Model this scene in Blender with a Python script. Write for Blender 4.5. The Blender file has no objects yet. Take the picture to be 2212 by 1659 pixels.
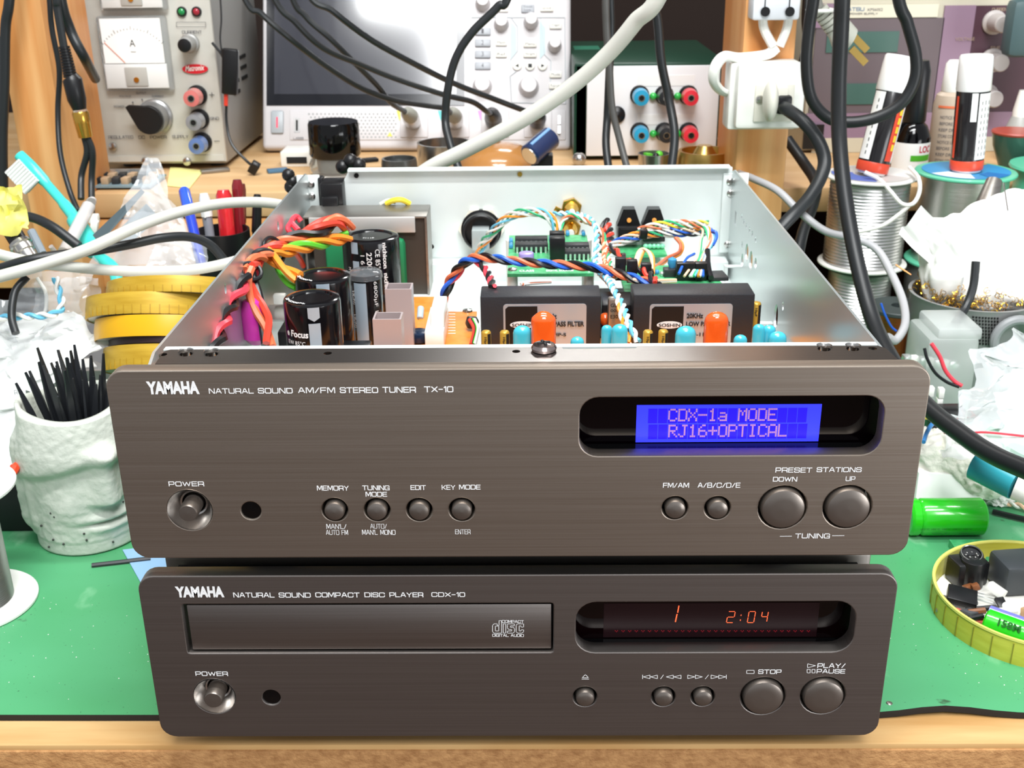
import bpy, bmesh, math, random
from mathutils import Vector, Matrix, Euler, noise
random.seed(7)
PI = math.pi
SC = bpy.context.scene
COL = SC.collection
# ---------------------------------------------------------------- camera
F_PX, PITCH, YAW, ROLL = 2442.99, 0.392915, -0.0156098, -0.0123608
CAM = Vector((0.0039007, -0.3354508, 0.2870))
def _basis():
    cp, sp = math.cos(PITCH), math.sin(PITCH)
    f = Vector((math.sin(YAW)*cp, math.cos(YAW)*cp, -sp)); r0 = Vector((math.cos(YAW), -math.sin(YAW), 0)); u0 = r0.cross(f)
    c, s = math.cos(ROLL), math.sin(ROLL)
    return f, c*r0 + s*u0, -s*r0 + c*u0
FW, RT, UP = _basis()
cd = bpy.data.cameras.new('camera'); cam = bpy.data.objects.new('camera', cd); COL.objects.link(cam)
cam.matrix_world = Matrix(((RT.x, UP.x, -FW.x, CAM.x), (RT.y, UP.y, -FW.y, CAM.y), (RT.z, UP.z, -FW.z, CAM.z), (0, 0, 0, 1)))
cd.sensor_width = 36; cd.lens = F_PX/2212*36; cd.clip_start = .01; cd.clip_end = 50
cd.dof.use_dof = True; cd.dof.focus_distance = 0.40; cd.dof.aperture_fstop = 36
SC.camera = cam
# ---------------------------------------------------------------- world, lights, exposure
W = bpy.data.worlds.new('room_light'); SC.world = W; W.use_nodes = True
W.node_tree.nodes['Background'].inputs[0].default_value = (0.92, 0.95, 1.0, 1)
W.node_tree.nodes['Background'].inputs[1].default_value = 0.40
def area(name, loc, target, sx, sy, power, col=(1, 1, 1)):
    l = bpy.data.lights.new(name, 'AREA'); l.shape = 'RECTANGLE'; l.size = sx; l.size_y = sy; l.energy = power; l.color = col
    o = bpy.data.objects.new(name, l); COL.objects.link(o); o.location = loc
    o.rotation_euler = (Vector(target)-Vector(loc)).to_track_quat('-Z', 'Y').to_euler(); return o
area('bench_tube_light', (0.05, -0.20, 0.98), (0.05, 0.10, 0.05), 0.62, 0.05, 7.0, (0.98, 1.0, 0.99))
area('second_tube_light', (0.05, 0.16, 1.05), (0.05, 0.26, 0), 0.62, 0.05, 5.5, (0.98, 1.0, 0.99))
area('ceiling_light', (0.21, -1.55, 1.95), (0.05, .3, .1), 0.9, 0.6, 30, (0.98, 0.99, 1.0))
area('shelf_lamp', (0.07, 0.86, 0.60), (0.05, 0.05, 0.10), 0.16, 0.05, 1.0, (1.0, 0.99, 0.97))
SC.view_settings.view_transform = 'Standard'; SC.view_settings.look = 'None'; SC.view_settings.gamma = 1
area('right_fill_light', (1.45, -1.25, 0.02), (0.1, 0, 0.1), 0.7, 0.9, 12, (0.96, 0.98, 1.0))  # added unseen area light, brightens the right end of the front panels
SC.view_settings.exposure = 0.32; SC.view_settings.use_curve_mapping = False
# ---------------------------------------------------------------- helpers
def ray(px, py): return FW + RT*((px-1106)/F_PX) - UP*((py-829.5)/F_PX)
def A(px, py, Y):                      # point of the plane y = Y
    d = ray(px, py); return CAM + d*((Y-CAM.y)/d.y)
def Zp(px, py, z):                     # point of the plane z
    d = ray(px, py); return CAM + d*((z-CAM.z)/d.z)
def dep(P): return (Vector(P)-CAM).dot(FW)
def mm(npx, P): return npx*dep(P)/F_PX  # size in metres of npx pixels at P
def hx(h):
    h = h.lstrip('#'); v = [int(h[i:i+2], 16)/255 for i in (0, 2, 4)]
    return tuple(x/12.92 if x <= .04045 else ((x+.055)/1.055)**2.4 for x in v) + (1,)
def M(name, col, rough=.5, metal=0, coat=0, trans=0, emis=None, estr=0, nz=None, bump=None, ior=1.45, alpha=1, aniso=0, col2=None, sub=0):
    """col '#rrggbb'; nz=(scale vec, amount, detail) mixes towards col2; bump=(scale vec, strength)"""
    m = bpy.data.materials.new(name); m.use_nodes = True; nt = m.node_tree; b = nt.nodes['Principled BSDF']
    c = hx(col); b.inputs['Base Color'].default_value = c; b.inputs['Roughness'].default_value = rough
    b.inputs['Metallic'].default_value = metal; b.inputs['Coat Weight'].default_value = coat; b.inputs['Coat Roughness'].default_value = .08
    b.inputs['Transmission Weight'].default_value = trans; b.inputs['IOR'].default_value = ior; b.inputs['Alpha'].default_value = alpha
    b.inputs['Anisotropic'].default_value = aniso
    if sub: b.inputs['Subsurface Weight'].default_value = sub; b.inputs['Subsurface Radius'].default_value = (.004, .004, .004)
    if emis: b.inputs['Emission Color'].default_value = hx(emis); b.inputs['Emission Strength'].default_value = estr
    def tex(sc, det=3):
        tc = nt.nodes.new('ShaderNodeTexCoord'); mp = nt.nodes.new('ShaderNodeMapping'); mp.inputs['Scale'].default_value = sc
        n = nt.nodes.new('ShaderNodeTexNoise'); n.inputs['Scale'].default_value = 1; n.inputs['Detail'].default_value = det
        nt.links.new(tc.outputs['Object'], mp.inputs[0]); nt.links.new(mp.outputs[0], n.inputs[0]); return n
    if nz:
        n = tex(nz[0], nz[2] if len(nz) > 2 else 3); r = nt.nodes.new('ShaderNodeValToRGB')
        w = nz[1]; r.color_ramp.elements[0].position = .5-w; r.color_ramp.elements[1].position = .5+w
        r.color_ramp.elements[0].color = c; r.color_ramp.elements[1].color = hx(col2)
        nt.links.new(n.outputs[0], r.inputs[0]); nt.links.new(r.outputs[0], b.inputs['Base Color'])
    if bump:
        n = tex(bump[0], 4); bn = nt.nodes.new('ShaderNodeBump'); bn.inputs['Strength'].default_value = bump[1]; bn.inputs['Distance'].default_value = .001
        nt.links.new(n.outputs[0], bn.inputs['Height']); nt.links.new(bn.outputs[0], b.inputs['Normal'])
    return m
class MB:
    def __init__(s): s.v = []; s.f = []
    def add(s, vs, fs, mat=None):
        k = len(s.v)
        for v in vs:
            v = Vector(v); s.v.append(mat @ v if mat else v)
        s.f += [tuple(i+k for i in f) for f in fs]; return s
    def bm(s, bm, mat=None):
        bm.verts.ensure_lookup_table(); bm.verts.index_update()
        s.add([v.co.copy() for v in bm.verts], [[v.index for v in f.verts] for f in bm.faces], mat); bm.free(); return s
    def box(s, c, d, rot=None, bev=0, seg=2):
        bm = bmesh.new(); bmesh.ops.create_cube(bm, size=1); bmesh.ops.scale(bm, vec=d, verts=bm.verts)
        if bev: bmesh.ops.bevel(bm, geom=bm.edges[:], offset=bev, segments=seg, profile=.5, affect='EDGES')
        m = Matrix.Translation(c)
        if rot is not None: m = m @ (rot if isinstance(rot, Matrix) else Euler(rot).to_matrix().to_4x4())
        return s.bm(bm, m)
    def bx(s, x0, x1, y0, y1, z0, z1, bev=0): return s.box(((x0+x1)/2, (y0+y1)/2, (z0+z1)/2), (abs(x1-x0), abs(y1-y0), abs(z1-z0)), None, bev)
    def lathe(s, prof, c=(0, 0, 0), axis=(0, 0, 1), n=32, arc=None, cap=True):
        q = Vector((0, 0, 1)).rotation_difference(Vector(axis).normalized()).to_matrix().to_4x4(); m = Matrix.Translation(c) @ q
        vs = []; fs = []; full = arc is None; a0, a1 = arc or (0, 2*PI); k = n if full else n+1
        for r, z in prof:
            for i in range(k):
                a = a0 + (a1-a0)*i/n; vs.append((r*math.cos(a), r*math.sin(a), z))
        for j in range(len(prof)-1):
            for i in range(n):
                i2 = (i+1) % k if full else i+1
                fs.append((j*k+i, j*k+i2, (j+1)*k+i2, (j+1)*k+i))
        if full and cap:
            if prof[0][0] > 1e-6: fs.append(tuple(range(k))[::-1])
            if prof[-1][0] > 1e-6: fs.append(tuple((len(prof)-1)*k+i for i in range(k)))
        return s.add(vs, fs, m)
    def cyl(s, c, r, h, axis=(0, 0, 1), n=24, bev=0, r2=None):
        r2 = r if r2 is None else r2
        p = [(r, 0), (r2, h)] if not bev else [(r-bev, 0), (r-bev*.3, bev*.3), (r, bev), (r2, h-bev), (r2-bev*.3, h-bev*.3), (r2-bev, h)]
        return s.lathe(p, c, axis, n)
    def sph(s, c, r, n=12, sc=(1, 1, 1), rot=None):
        bm = bmesh.new(); bmesh.ops.create_uvsphere(bm, u_segments=n*2, v_segments=n, radius=r)
        m = Matrix.Translation(c) @ (Euler(rot).to_matrix().to_4x4() if rot else Matrix()) @ Matrix.Diagonal((*sc, 1)); return s.bm(bm, m)
    def prism(s, pts, t, mat):           # 2D outline extruded by t along local z
        n = len(pts); vs = [(x, y, 0) for x, y in pts] + [(x, y, t) for x, y in pts]
        fs = [tuple(range(n))[::-1], tuple(range(n, 2*n))] + [(i, (i+1) % n, n+(i+1) % n, n+i) for i in range(n)]
        return s.add(vs, fs, mat)
    def tube(s, path, r, n=8, cap=True, flat=1.0):
        fr = frames(path); k = len(path); vs = []
        for j, (p, (t, u, w)) in enumerate(zip(path, fr)):
            rr = r[j] if isinstance(r, (list, tuple)) else r
            for i in range(n):
                a = 2*PI*i/n; vs.append(p + u*math.cos(a)*rr + w*math.sin(a)*rr*flat)
        fs = [(j*n+i, j*n+(i+1) % n, (j+1)*n+(i+1) % n, (j+1)*n+i) for j in range(k-1) for i in range(n)]
        if cap: fs += [tuple(range(n))[::-1], tuple((k-1)*n+i for i in range(n))]
        return s.add(vs, fs)
    def mesh(s, name, smooth=35):
        me = bpy.data.meshes.new(name); me.from_pydata(s.v, [], s.f); me.update()
        bm = bmesh.new(); bm.from_mesh(me); bmesh.ops.recalc_face_normals(bm, faces=bm.faces); bm.to_mesh(me); bm.free()
        if smooth: me.shade_smooth(); me.set_sharp_from_angle(angle=math.radians(smooth))
        return me
def frames(path):
    out = []; n = len(path); u = None
    for j in range(n):
        t = (path[min(j+1, n-1)]-path[max(j-1, 0)]).normalized()
        if u is None: u = t.orthogonal().normalized()
        u = (u - t*u.dot(t)).normalized(); out.append((t, u, t.cross(u)))
    return out
def spl(pts, k=8):                       # Catmull-Rom through points
    P = [Vector(p) for p in pts]; P = [P[0]*2-P[1]] + P + [P[-1]*2-P[-2]]; o = []
    for i in range(1, len(P)-2):
        a, b, c, d = P[i-1:i+3]
        for j in range(k):
            t = j/k; o.append(.5*((2*b)+(c-a)*t+(2*a-5*b+4*c-d)*t*t+(3*b-a-3*c+d)*t**3))
    o.append(P[-2]); return o
def pp(*l): return [A(*q) for q in l]    # (px, py, Y) points
def root_of(o):
    while o.parent: o = o.parent
    return o
def T(name, label, cat, loc, group=None, rot=0):
    o = bpy.data.objects.new(name, None); COL.objects.link(o); o.location = loc; o.rotation_euler = (0, 0, rot); o.empty_display_size = .01
    o['label'] = label; o['category'] = cat
    if group: o['group'] = group
    return o
def mk(name, g, mat, smooth=35):
    me = g.mesh(name, smooth) if isinstance(g, MB) else g
    me.materials.clear(); me.materials.append(mat); return me
def O(name, g, mat, parent, label=None, smooth=35, local=False, stuff=False):
    me = mk(name, g, mat, smooth); o = bpy.data.objects.new(name, me); COL.objects.link(o); o.parent = parent
    if not local:
        r = root_of(parent); m = Matrix.Translation(r.location) @ r.rotation_euler.to_matrix().to_4x4(); me.transform(m.inverted())
    if label: o['label'] = label
    if stuff: o['kind'] = 'stuff'
    return o
def S(name, label, cat, g, mat, group=None, smooth=35, kind=None):
    me = mk(name, g, mat, smooth); xs = [v.co for v in me.vertices]
    c = Vector(((min(v.x for v in xs)+max(v.x for v in xs))/2, (min(v.y for v in xs)+max(v.y for v in xs))/2, min(v.z for v in xs)))
    me.transform(Matrix.Translation(-c)); o = bpy.data.objects.new(name, me); COL.objects.link(o); o.location = c
    if kind != 'structure': o['label'] = label; o['category'] = cat
    if group: o['group'] = group
    if kind: o['kind'] = kind
    return o
def dup(root, loc, label=None, rot=None):
    r = root.copy(); COL.objects.link(r); r.location = loc
    if rot is not None: r.rotation_euler = rot
    if label: r['label'] = label
    for ch in list(root.children):
        c = ch.copy(); COL.objects.link(c); c.parent = r
        for g in ch.children:
            d = g.copy(); COL.objects.link(d); d.parent = c
    return r
def plate(outer, holes, t, mat, bev=0):  # flat sheet with holes, local xy, thickness t towards +z
    cu = bpy.data.curves.new('c', 'CURVE'); cu.dimensions = '2D'; cu.fill_mode = 'BOTH'; cu.extrude = t/2-bev
    if bev: cu.bevel_depth = bev; cu.bevel_resolution = 1; cu.offset = -bev
    for loop in [outer]+holes:
        s = cu.splines.new('POLY'); s.points.add(len(loop)-1); s.use_cyclic_u = True
        for p, q in zip(s.points, loop): p.co = (q[0], q[1], 0, 1)
    ob = bpy.data.objects.new('c', cu); me = bpy.data.meshes.new_from_object(ob); bpy.data.objects.remove(ob); bpy.data.curves.remove(cu)
    me.transform(mat @ Matrix.Translation((0, 0, t/2))); me.shade_smooth(); me.set_sharp_from_angle(angle=math.radians(30)); return me
def rrect(x0, x1, y0, y1, r, k=6):
    o = []
    for cx, cy, a in ((x1-r, y1-r, 0), (x0+r, y1-r, 90), (x0+r, y0+r, 180), (x1-r, y0+r, 270)):
        for i in range(k+1):
            b = math.radians(a+90*i/k); o.append((cx+r*math.cos(b), cy+r*math.sin(b)))
    return o
def circ(x, y, r, n=28): return [(x+r*math.cos(2*PI*i/n), y+r*math.sin(2*PI*i/n)) for i in range(n)]
def plane_m(o, ux, uy):
    ux = Vector(ux).normalized(); uy = Vector(uy); uy = (uy-ux*uy.dot(ux)).normalized(); uz = ux.cross(uy)
    return Matrix(((ux.x, uy.x, uz.x, o[0]), (ux.y, uy.y, uz.y, o[1]), (ux.z, uy.z, uz.z, o[2]), (0, 0, 0, 1)))
def XZ(Y): return Matrix(((1, 0, 0, 0), (0, 0, -1, Y), (0, 1, 0, 0), (0, 0, 0, 1)))   # local x,y -> world x,z ; local z -> -Y
_tc = {}
def glyphs(s, bold=0, skew=0):
    cu = bpy.data.curves.new('t', 'FONT'); cu.body = s; cu.resolution_u = 3; cu.offset = bold; cu.shear = skew; cu.size = 1
    ob = bpy.data.objects.new('t', cu); me = bpy.data.meshes.new_from_object(ob); bpy.data.objects.remove(ob); bpy.data.curves.remove(cu)
    xs = [v.co.x for v in me.vertices]; ys = [v.co.y for v in me.vertices]; x0, y0 = min(xs), min(ys)
    w, h = max(xs)-x0, max(ys)-y0
    for v in me.vertices: v.co.x = (v.co.x-x0)/w; v.co.y = (v.co.y-y0)/h; v.co.z = 0
    return me
def text(s, mat4, w, h, mt, parent, bold=.0, skew=0, name='lettering'):
    me = glyphs(s, bold, skew); me.transform(mat4 @ Matrix.Diagonal((w, h, 1, 1))); return O(name, me, mt, parent)
SF = {'A': (1, '0,0 .42,1 .58,1 1,0|.17,.34 .83,.34'), 'B': (.95, '0,0 0,1 .82,1 .95,.9 .95,.62 .82,.52 0,.52|.82,.52 1,.42 1,.1 .85,0 0,0'), 'C': (1, '1,.72 1,.86 .86,1 .14,1 0,.86 0,.14 .14,0 .86,0 1,.14 1,.28'),
      'D': (1, '0,0 0,1 .82,1 1,.84 1,.16 .82,0 0,0'), 'E': (.86, '1,1 0,1 0,0 1,0|0,.52 .92,.52'), 'F': (.84, '1,1 0,1 0,0|0,.5 .9,.5'), 'G': (1, '1,.74 1,.86 .86,1 .14,1 0,.86 0,.14 .14,0 1,0 1,.46 .55,.46'),
      'H': (1, '0,0 0,1|1,0 1,1|0,.5 1,.5'), 'I': (.0, '0,0 0,1'), 'K': (.95, '0,0 0,1|1,1 .3,.5 0,.5|.3,.5 1,0'), 'L': (.82, '0,1 0,0 1,0'), 'M': (1.15, '0,0 0,1 .14,1 .5,.1 .86,1 1,1 1,0'), 'N': (1, '0,0 0,1 .12,1 .88,0 1,0 1,1'),
      'O': (1.02, '.14,0 0,.14 0,.86 .14,1 .86,1 1,.86 1,.14 .86,0 .14,0'), 'P': (.95, '0,0 0,1 .86,1 1,.88 1,.5 .86,.38 0,.38'), 'R': (.98, '0,0 0,1 .86,1 1,.88 1,.54 .86,.42 0,.42|.62,.42 1,.26 1,0'),
      'S': (.96, '1,.76 1,.88 .88,1 .12,1 0,.88 0,.64 .12,.54 .88,.48 1,.38 1,.12 .88,0 .12,0 0,.12 0,.24'), 'T': (.95, '0,1 1,1|.5,1 .5,0'), 'U': (1, '0,1 0,.14 .14,0 .86,0 1,.14 1,1'), 'W': (1.4, '0,1 .24,0 .5,.9 .76,0 1,1'),
      'X': (1, '0,0 1,1|0,1 1,0'), 'Y': (1, '0,1 .5,.45 1,1|.5,.45 .5,0'), '1': (.3, '0,.78 .6,1 1,1 1,0'), '0': (.95, '.14,0 0,.14 0,.86 .14,1 .86,1 1,.86 1,.14 .86,0 .14,0'), '/': (.62, '0,0 1,1'), '-': (.6, '0,.48 1,.48'), "'": (.0, '0,.75 0,1'),
      '2': (.9, '0,.8 0,.9 .15,1 .85,1 1,.88 1,.62 .85,.5 .15,.42 0,.3 0,0 1,0'), '4': (.95, '.75,0 .75,1 0,.3 1,.3')}
def strokes(s, w, h, t, gap=.30, aspect=1.0):
    """square extended lettering out of strokes, fitted to w x h, stroke width t"""
    n = sum(SF[c][0]*aspect if c != ' ' else .5 for c in s); sx = (w-t)/(n+gap*(len(s)-1)); hh = h-t; g = MB(); x = t/2
    for c in s:
        if c == ' ': x += .5*sx+gap*sx; continue
        cw_ = SF[c][0]*sx*aspect
        for pl in SF[c][1].split('|'):
            pt = [Vector((x+float(a.split(',')[0])*cw_, t/2+float(a.split(',')[1])*hh, 0)) for a in pl.split()]
            for a, b in zip(pt, pt[1:]):
                d = (b-a).normalized(); m = Vector((-d.y, d.x, 0))*t/2; e = d*t*.5 if (abs(d.x) < .05 or abs(d.y) < .05) else d*t*.18
                k_ = Vector((0, 0, len(g.v)*1.2e-6)); g.add([a-e+m+k_, a-e-m+k_, b+e-m+k_, b+e+m+k_], [(0, 1, 2, 3)])
        x += cw_+gap*sx
    return g
def textpx(s, x0, x1, y0, y1, Y, mt, parent, bold=0.0, skew=0, name='lettering'):
    a = A(x0, y1, Y); c = A(x0, y0, Y); ym = (y0+y1)/2; a2 = A(x0, ym, Y); b2 = A(x1, ym, Y); w = b2.x-a2.x; h = abs(c.z-a.z)
    m4 = plane_m((a2.x, Y, a2.z-h/2), (1, 0, 0), (0, 0, 1))
    if bold < .05 and s.upper() == s and all(ch in SF or ch == ' ' for ch in s):
        t = h*(.165+bold*2.2); t = min(t, .17*w/max(1, sum(SF[c][0]+.3 if c != ' ' else .8 for c in s))*1.25); g = strokes(s, w, h, t, .30, 1.0)
        q = MB().add(g.v, g.f, m4); return O(name, q, mt, parent)
    return text(s, m4, w, h, mt, parent, bold, skew, name)
def textcyl(s, c, r, az, z, w, h, mt, parent, vert=False, bold=0.0, skew=0, name='lettering'):
    """text on an upright cylinder; az in degrees, 0 faces -Y, positive turns to +X; vert reads downwards"""
    me = glyphs(s, bold, skew)
    for v in me.vertices:
        x, y = v.co.x-.5, v.co.y-.5
        if vert: a = math.radians(az)+y*h/r; zz = z-x*w
        else: a = math.radians(az)+x*w/r; zz = z+y*h
        v.co = (c[0]+r*math.sin(a), c[1]-r*math.cos(a), zz)
    return O(name, me, mt, parent)
def patch(c, r, az0, az1, z0, z1, t=.0002, n=10):
    a0, a1 = math.radians(az0-90), math.radians(az1-90)
    return MB().lathe([(r, z0), (r+t, z0), (r+t, z1), (r, z1)], (c[0], c[1], 0), n=n, arc=(a0, a1))
def twist(parent, path, wires, r, R=None, pitch=.012, name='wire', n=6, phase=0):
    """wires: list of materials; helices wound round the path, each a mesh"""
    R = R if R is not None else r*1.05/math.sin(PI/len(wires)) if len(wires) > 1 else 0
    fr = frames(path); L = [0]
    for a, b in zip(path, path[1:]): L.append(L[-1]+(b-a).length)
    for k, mt in enumerate(wires):
        q = []
        for p, (t, u, w), l in zip(path, fr, L):
            a = phase+2*PI*(k/len(wires)+l/pitch); q.append(p+u*math.cos(a)*R+w*math.sin(a)*R)
        if parent is None: yield_wires.append(q)
        O(name, MB().tube(q, r, n), mt, parent, local=False)
def crumple(w, h, nx, ny, amp, sc, seed, fold=0):
    """crumpled sheet in local xy, relief in z"""
    vs = []; fs = []
    for j in range(ny+1):
        for i in range(nx+1):
            x, y = (i/nx-.5)*w, (j/ny-.5)*h; q = Vector((x*sc+seed, y*sc, seed*.7))
            z = amp*(noise.ridged_multi_fractal(q, 1.0, 2.0, 3, 1.0, 2.0)-.9) + fold*math.cos(x/w*PI)*math.cos(y/h*PI)
            dx = amp*.8*noise.noise(q*1.3+Vector((5, 0, 0))); dy = amp*.8*noise.noise(q*1.3+Vector((0, 9, 0)))
            vs.append((x+dx, y+dy, z))
    for j in range(ny):
        for i in range(nx): a = j*(nx+1)+i; fs.append((a, a+1, a+nx+2, a+nx+1))
    return vs, fs
# ---------------------------------------------------------------- materials
brush = M('brushed_titanium', '#a19487', .46, 1, aniso=.5, nz=((10, 10, 2400), .3, 2), col2='#b3a89d', bump=((12, 12, 4000), .03))
brush_dark = M('brushed_titanium_dark', '#8b8480', .46, 1, aniso=.5, nz=((10, 10, 2400), .3, 2), col2='#9a9490', bump=((12, 12, 4000), .03))
knobm = M('button_metal', '#8d857e', .34, .9)
polished = M('polished_ring', '#d0ccc8', .26, 1)
white_ink = M('white_ink', '#e6e6e6', .6)
black_gl = M('black_gloss', '#050506', .08)
black_pl = M('black_plastic', '#141416', .35)
black_mt = M('black_matte', '#17181b', .6)
black_rb = M('black_rubber', '#1c1e20', .42)
hole_bl = M('hole_black', '#020202', .8)
zinc = M('zinc_sheet', '#e6edeb', .45, .25, nz=((30, 30, 30), .2), col2='#dfe6e4')
zinc_in = M('zinc_wall', '#c6cdcd', .28, .7)
steel = M('steel', '#c4c2bf', .25, 1)
steel_dk = M('transformer_steel', '#8f8a84', .38, .9, nz=((20, 20, 300), .2), col2='#a39f99')
gold = M('gold', '#e0b050', .22, 1)
brass = M('brass', '#c8a860', .3, 1)
white_pl = M('white_plastic', '#ecece6', .35, coat=.2)
red_w = M('red_wire', '#d8402f', .35); black_w = M('black_wire', '#1b1b1e', .3); orange_w = M('orange_wire', '#ee9030', .35)
green_w = M('green_wire', '#5cc034', .35); blue_w = M('blue_wire', '#2a62cf', .3); cyan_w = M('pale_blue_wire', '#67b7d8', .4)
white_w = M('white_wire', '#eae8e2', .4); rust_w = M('rust_wire', '#d9704a', .35); peach_w = M('peach_wire', '#efc4a4', .4)
pink_w = M('pink_wire', '#e0404f', .35); teal_w = M('green_thin_wire', '#35a874', .4); yellow_w = M('yellow_wire', '#ecd23c', .35)
pcb_g = M('green_circuit_board', '#4fae74', .35, nz=((300, 300, 300), .1), col2='#3d9c62')
pcb_o = M('orange_circuit_board', '#e08a38', .4, nz=((200, 200, 200), .15), col2='#d07c2c')
wood = M('pine_wood', '#c98a4c', .5, nz=((34, 34, 2.2), .16, 4), col2='#e2ab6c')
wood_v = M('cedar_post', '#d68d4c', .5, nz=((46, 20, 2.2), .10, 6), col2='#edb67a')
wood_top = M('shelf_wood', '#c49c6c', .5, nz=((3, 60, 60), .2, 4), col2='#d4b184')
bench_top = M('bench_wood_strip', '#b0854e', .6, nz=((10, 90, 60), .2, 5), col2='#ccaa76')
chip_w = M('particleboard', '#96693d', .75, nz=((260, 260, 420), .2, 4), col2='#b88a58', bump=((700, 700, 900), .5))
dark_wall = M('dark_wall', '#24160f', .8)
floor_m = M('floor_dark', '#5a4334', .6)
grey_cab = M('grey_cable', '#c6c6be', .4); dark_cab = M('black_cable', '#222527', .38)
# ---------------------------------------------------------------- setting
S('floor', '', '', MB().bx(-3, 3, -3, 2, -.80, -.78), floor_m, kind='structure').name = 'floor'
S('wall_back', '', '', MB().bx(-1.2, 1.4, 1.10, 1.14, -.78, 1.4), dark_wall, kind='structure').name = 'wall_back'
def post(name, a, dy=.08):
    x0, x1, y = a
    g = MB().box(((x0+x1)/2, y+dy/2, .35), (x1-x0, dy, 1.1), None, .002); return g
xl0 = A(27, 250, .44).x; xl1 = A(97, 60, .44).x
xr0 = A(1607, 60, .44).x; xr1 = A(1722, 60, .44).x
o = S('trim_1', '', '', post('l', (xl0, xl1, .44)), wood_v, kind='structure'); o.name = 'trim_1'
o = S('trim_2', '', '', post('r', (xr0, xr1, .44)), wood_v, kind='structure'); o.name = 'trim_2'
# bench: board, front edge strip, mat on top
b = T('workbench', 'brown particleboard workbench top with a pale worn front edge', 'workbench', (0, .3, -.78))
O('bench_board', MB().bx(-.9, .9, .0115, 1.08, -.035, -.0075), chip_w, b); O('shade_sheet', MB().bx(-.9, .9, .40, 1.08, -.0075, -.0032), M('bench_shade', '#4a2c1c', .6), b)  # dark sheet at the rear: shade under the shelf, put into the colour
O('front_face', MB().box((0, .0095, -.075), (1.8, .006, .14), None, .001), chip_w, b)
O('edge_strip', MB().box((0, .03, -.0052), (1.8, .045, .0048), None, .0012), bench_top, b)
for x in (-.8, .8):
    for y in (.06, 1.0): O('leg', MB().bx(x-.03, x+.03, y-.03, y+.03, -.78, -.035), chip_w, b)
# green cutting mat: front edge slightly wavy at the right
mat_m = bpy.data.materials.new('green_mat'); mat_m.use_nodes = True
def mat_nodes():
    nt = mat_m.node_tree; bs = nt.nodes['Principled BSDF']; bs.inputs['Roughness'].default_value = .38
    N = nt.nodes.new; L = nt.links.new; tc = N('ShaderNodeTexCoord')
    def noi(sc, det=4):
        mp = N('ShaderNodeMapping'); mp.inputs['Scale'].default_value = sc; n = N('ShaderNodeTexNoise'); n.inputs['Scale'].default_value = 1; n.inputs['Detail'].default_value = det
        L(tc.outputs['Object'], mp.inputs[0]); L(mp.outputs[0], n.inputs[0]); return n
    def ramp(n, a, b2):
        r = N('ShaderNodeValToRGB'); r.color_ramp.elements[0].position = a; r.color_ramp.elements[1].position = b2; L(n.outputs[0], r.inputs[0]); return r
    def mix(f, a, b2):
        m = N('ShaderNodeMix'); m.data_type = 'RGBA'; L(f.outputs[0], m.inputs[0])
        if isinstance(a, tuple): m.inputs[6].default_value = a
        else: L(a.outputs[2], m.inputs[6])
        m.inputs[7].default_value = b2; return m
    m1 = mix(ramp(noi((5, 9, 5)), .35, .7), hx('#46955f'), hx('#53a173'))
    m2 = mix(ramp(noi((38, 20, 30), 6), .62, .74), m1, hx('#86bd95'))
    m3 = mix(ramp(noi((60, 90, 60), 5), .69, .73), m2, hx('#3a5f42'))
    m4 = mix(ramp(noi((900, 900, 900), 2), .72, .76), m3, hx('#2c5a3c'))
    L(m4.outputs[2], bs.inputs['Base Color'])
mat_nodes()
def front_y(x):
    w = .0006*math.sin(x*9); u = (x-.165)/.018
    return .0225-.010*(x+.2)*.4 + w + .0026*math.exp(-u*u)
vs = []; n = 120
for i in range(n+1):
    x = -.55+1.1*i/n; y = front_y(x); lift = .0016*math.exp(-((x-.165)/.02)**2)
    vs += [(x, y, lift), (x, .455, 0), (x, y, -.0022+lift), (x, .455, -.0022), (x, y+.03, 0), (x, y+.03, -.0022)]
fs = []
for i in range(n):
    a = i*6; c = a+6
    fs += [(a, c, c+4, a+4), (a+4, c+4, c+1, a+1), (a+2, a+5, c+5, c+2), (a+5, a+3, c+3, c+5)]
mt = T('cutting_mat', 'worn green rubber mat with scratches covering the bench top', 'mat', (0, .3, -.0028))
O('mat_surface', MB().add(vs, fs), mat_m, mt)
vs2 = []; fs2 = []
for i in range(n+1):
    a = i*6; p, q = Vector(vs[a]), Vector(vs[a+2]); vs2 += [p+Vector((0, -.0002, 0)), q+Vector((0, -.0002, -.0006)), p+Vector((0, .001, -.0001)), q+Vector((0, .001, -.0006))]
for i in range(n): a = i*4; c = a+4; fs2 += [(a, a+1, c+1, c), (a, c, c+2, a+2), (a+1, a+3, c+3, c+1)]
O('mat_edge', MB().add(vs2, fs2), black_mt, mt, 'black underside showing along the front edge')
# rear shelf
sh = T('rear_shelf', 'light wooden shelf board along the back of the bench', 'shelf', (0, .6, 0))
for nm, x0, x1 in (('board', xl1, xr0), ('board', xr1, .75), ('board', -.75, xl0)):
    O('board', MB().box(((x0+x1)/2, .473+.19, .1035-.009), (x1-x0, .38, .018), None, .001), wood_top, sh)
O('board', MB().box(((xl0+xr1)/2, .525+.16, .094), (xr1-xl0, .33, .0175), None, .001), wood_top, sh)
O('front_rail', MB().box((-.305, .482, .058), (.29, .016, .052), None, .001), wood, sh, 'orange wooden rail under the shelf board')
for x in (-.6, .62): O('support', MB().bx(x-.02, x+.02, .50, .80, 0, .085), wood, sh)
O('back_panel', MB().bx(-.7, .72, .84, .85, 0, .085), dark_wall, sh)

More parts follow.
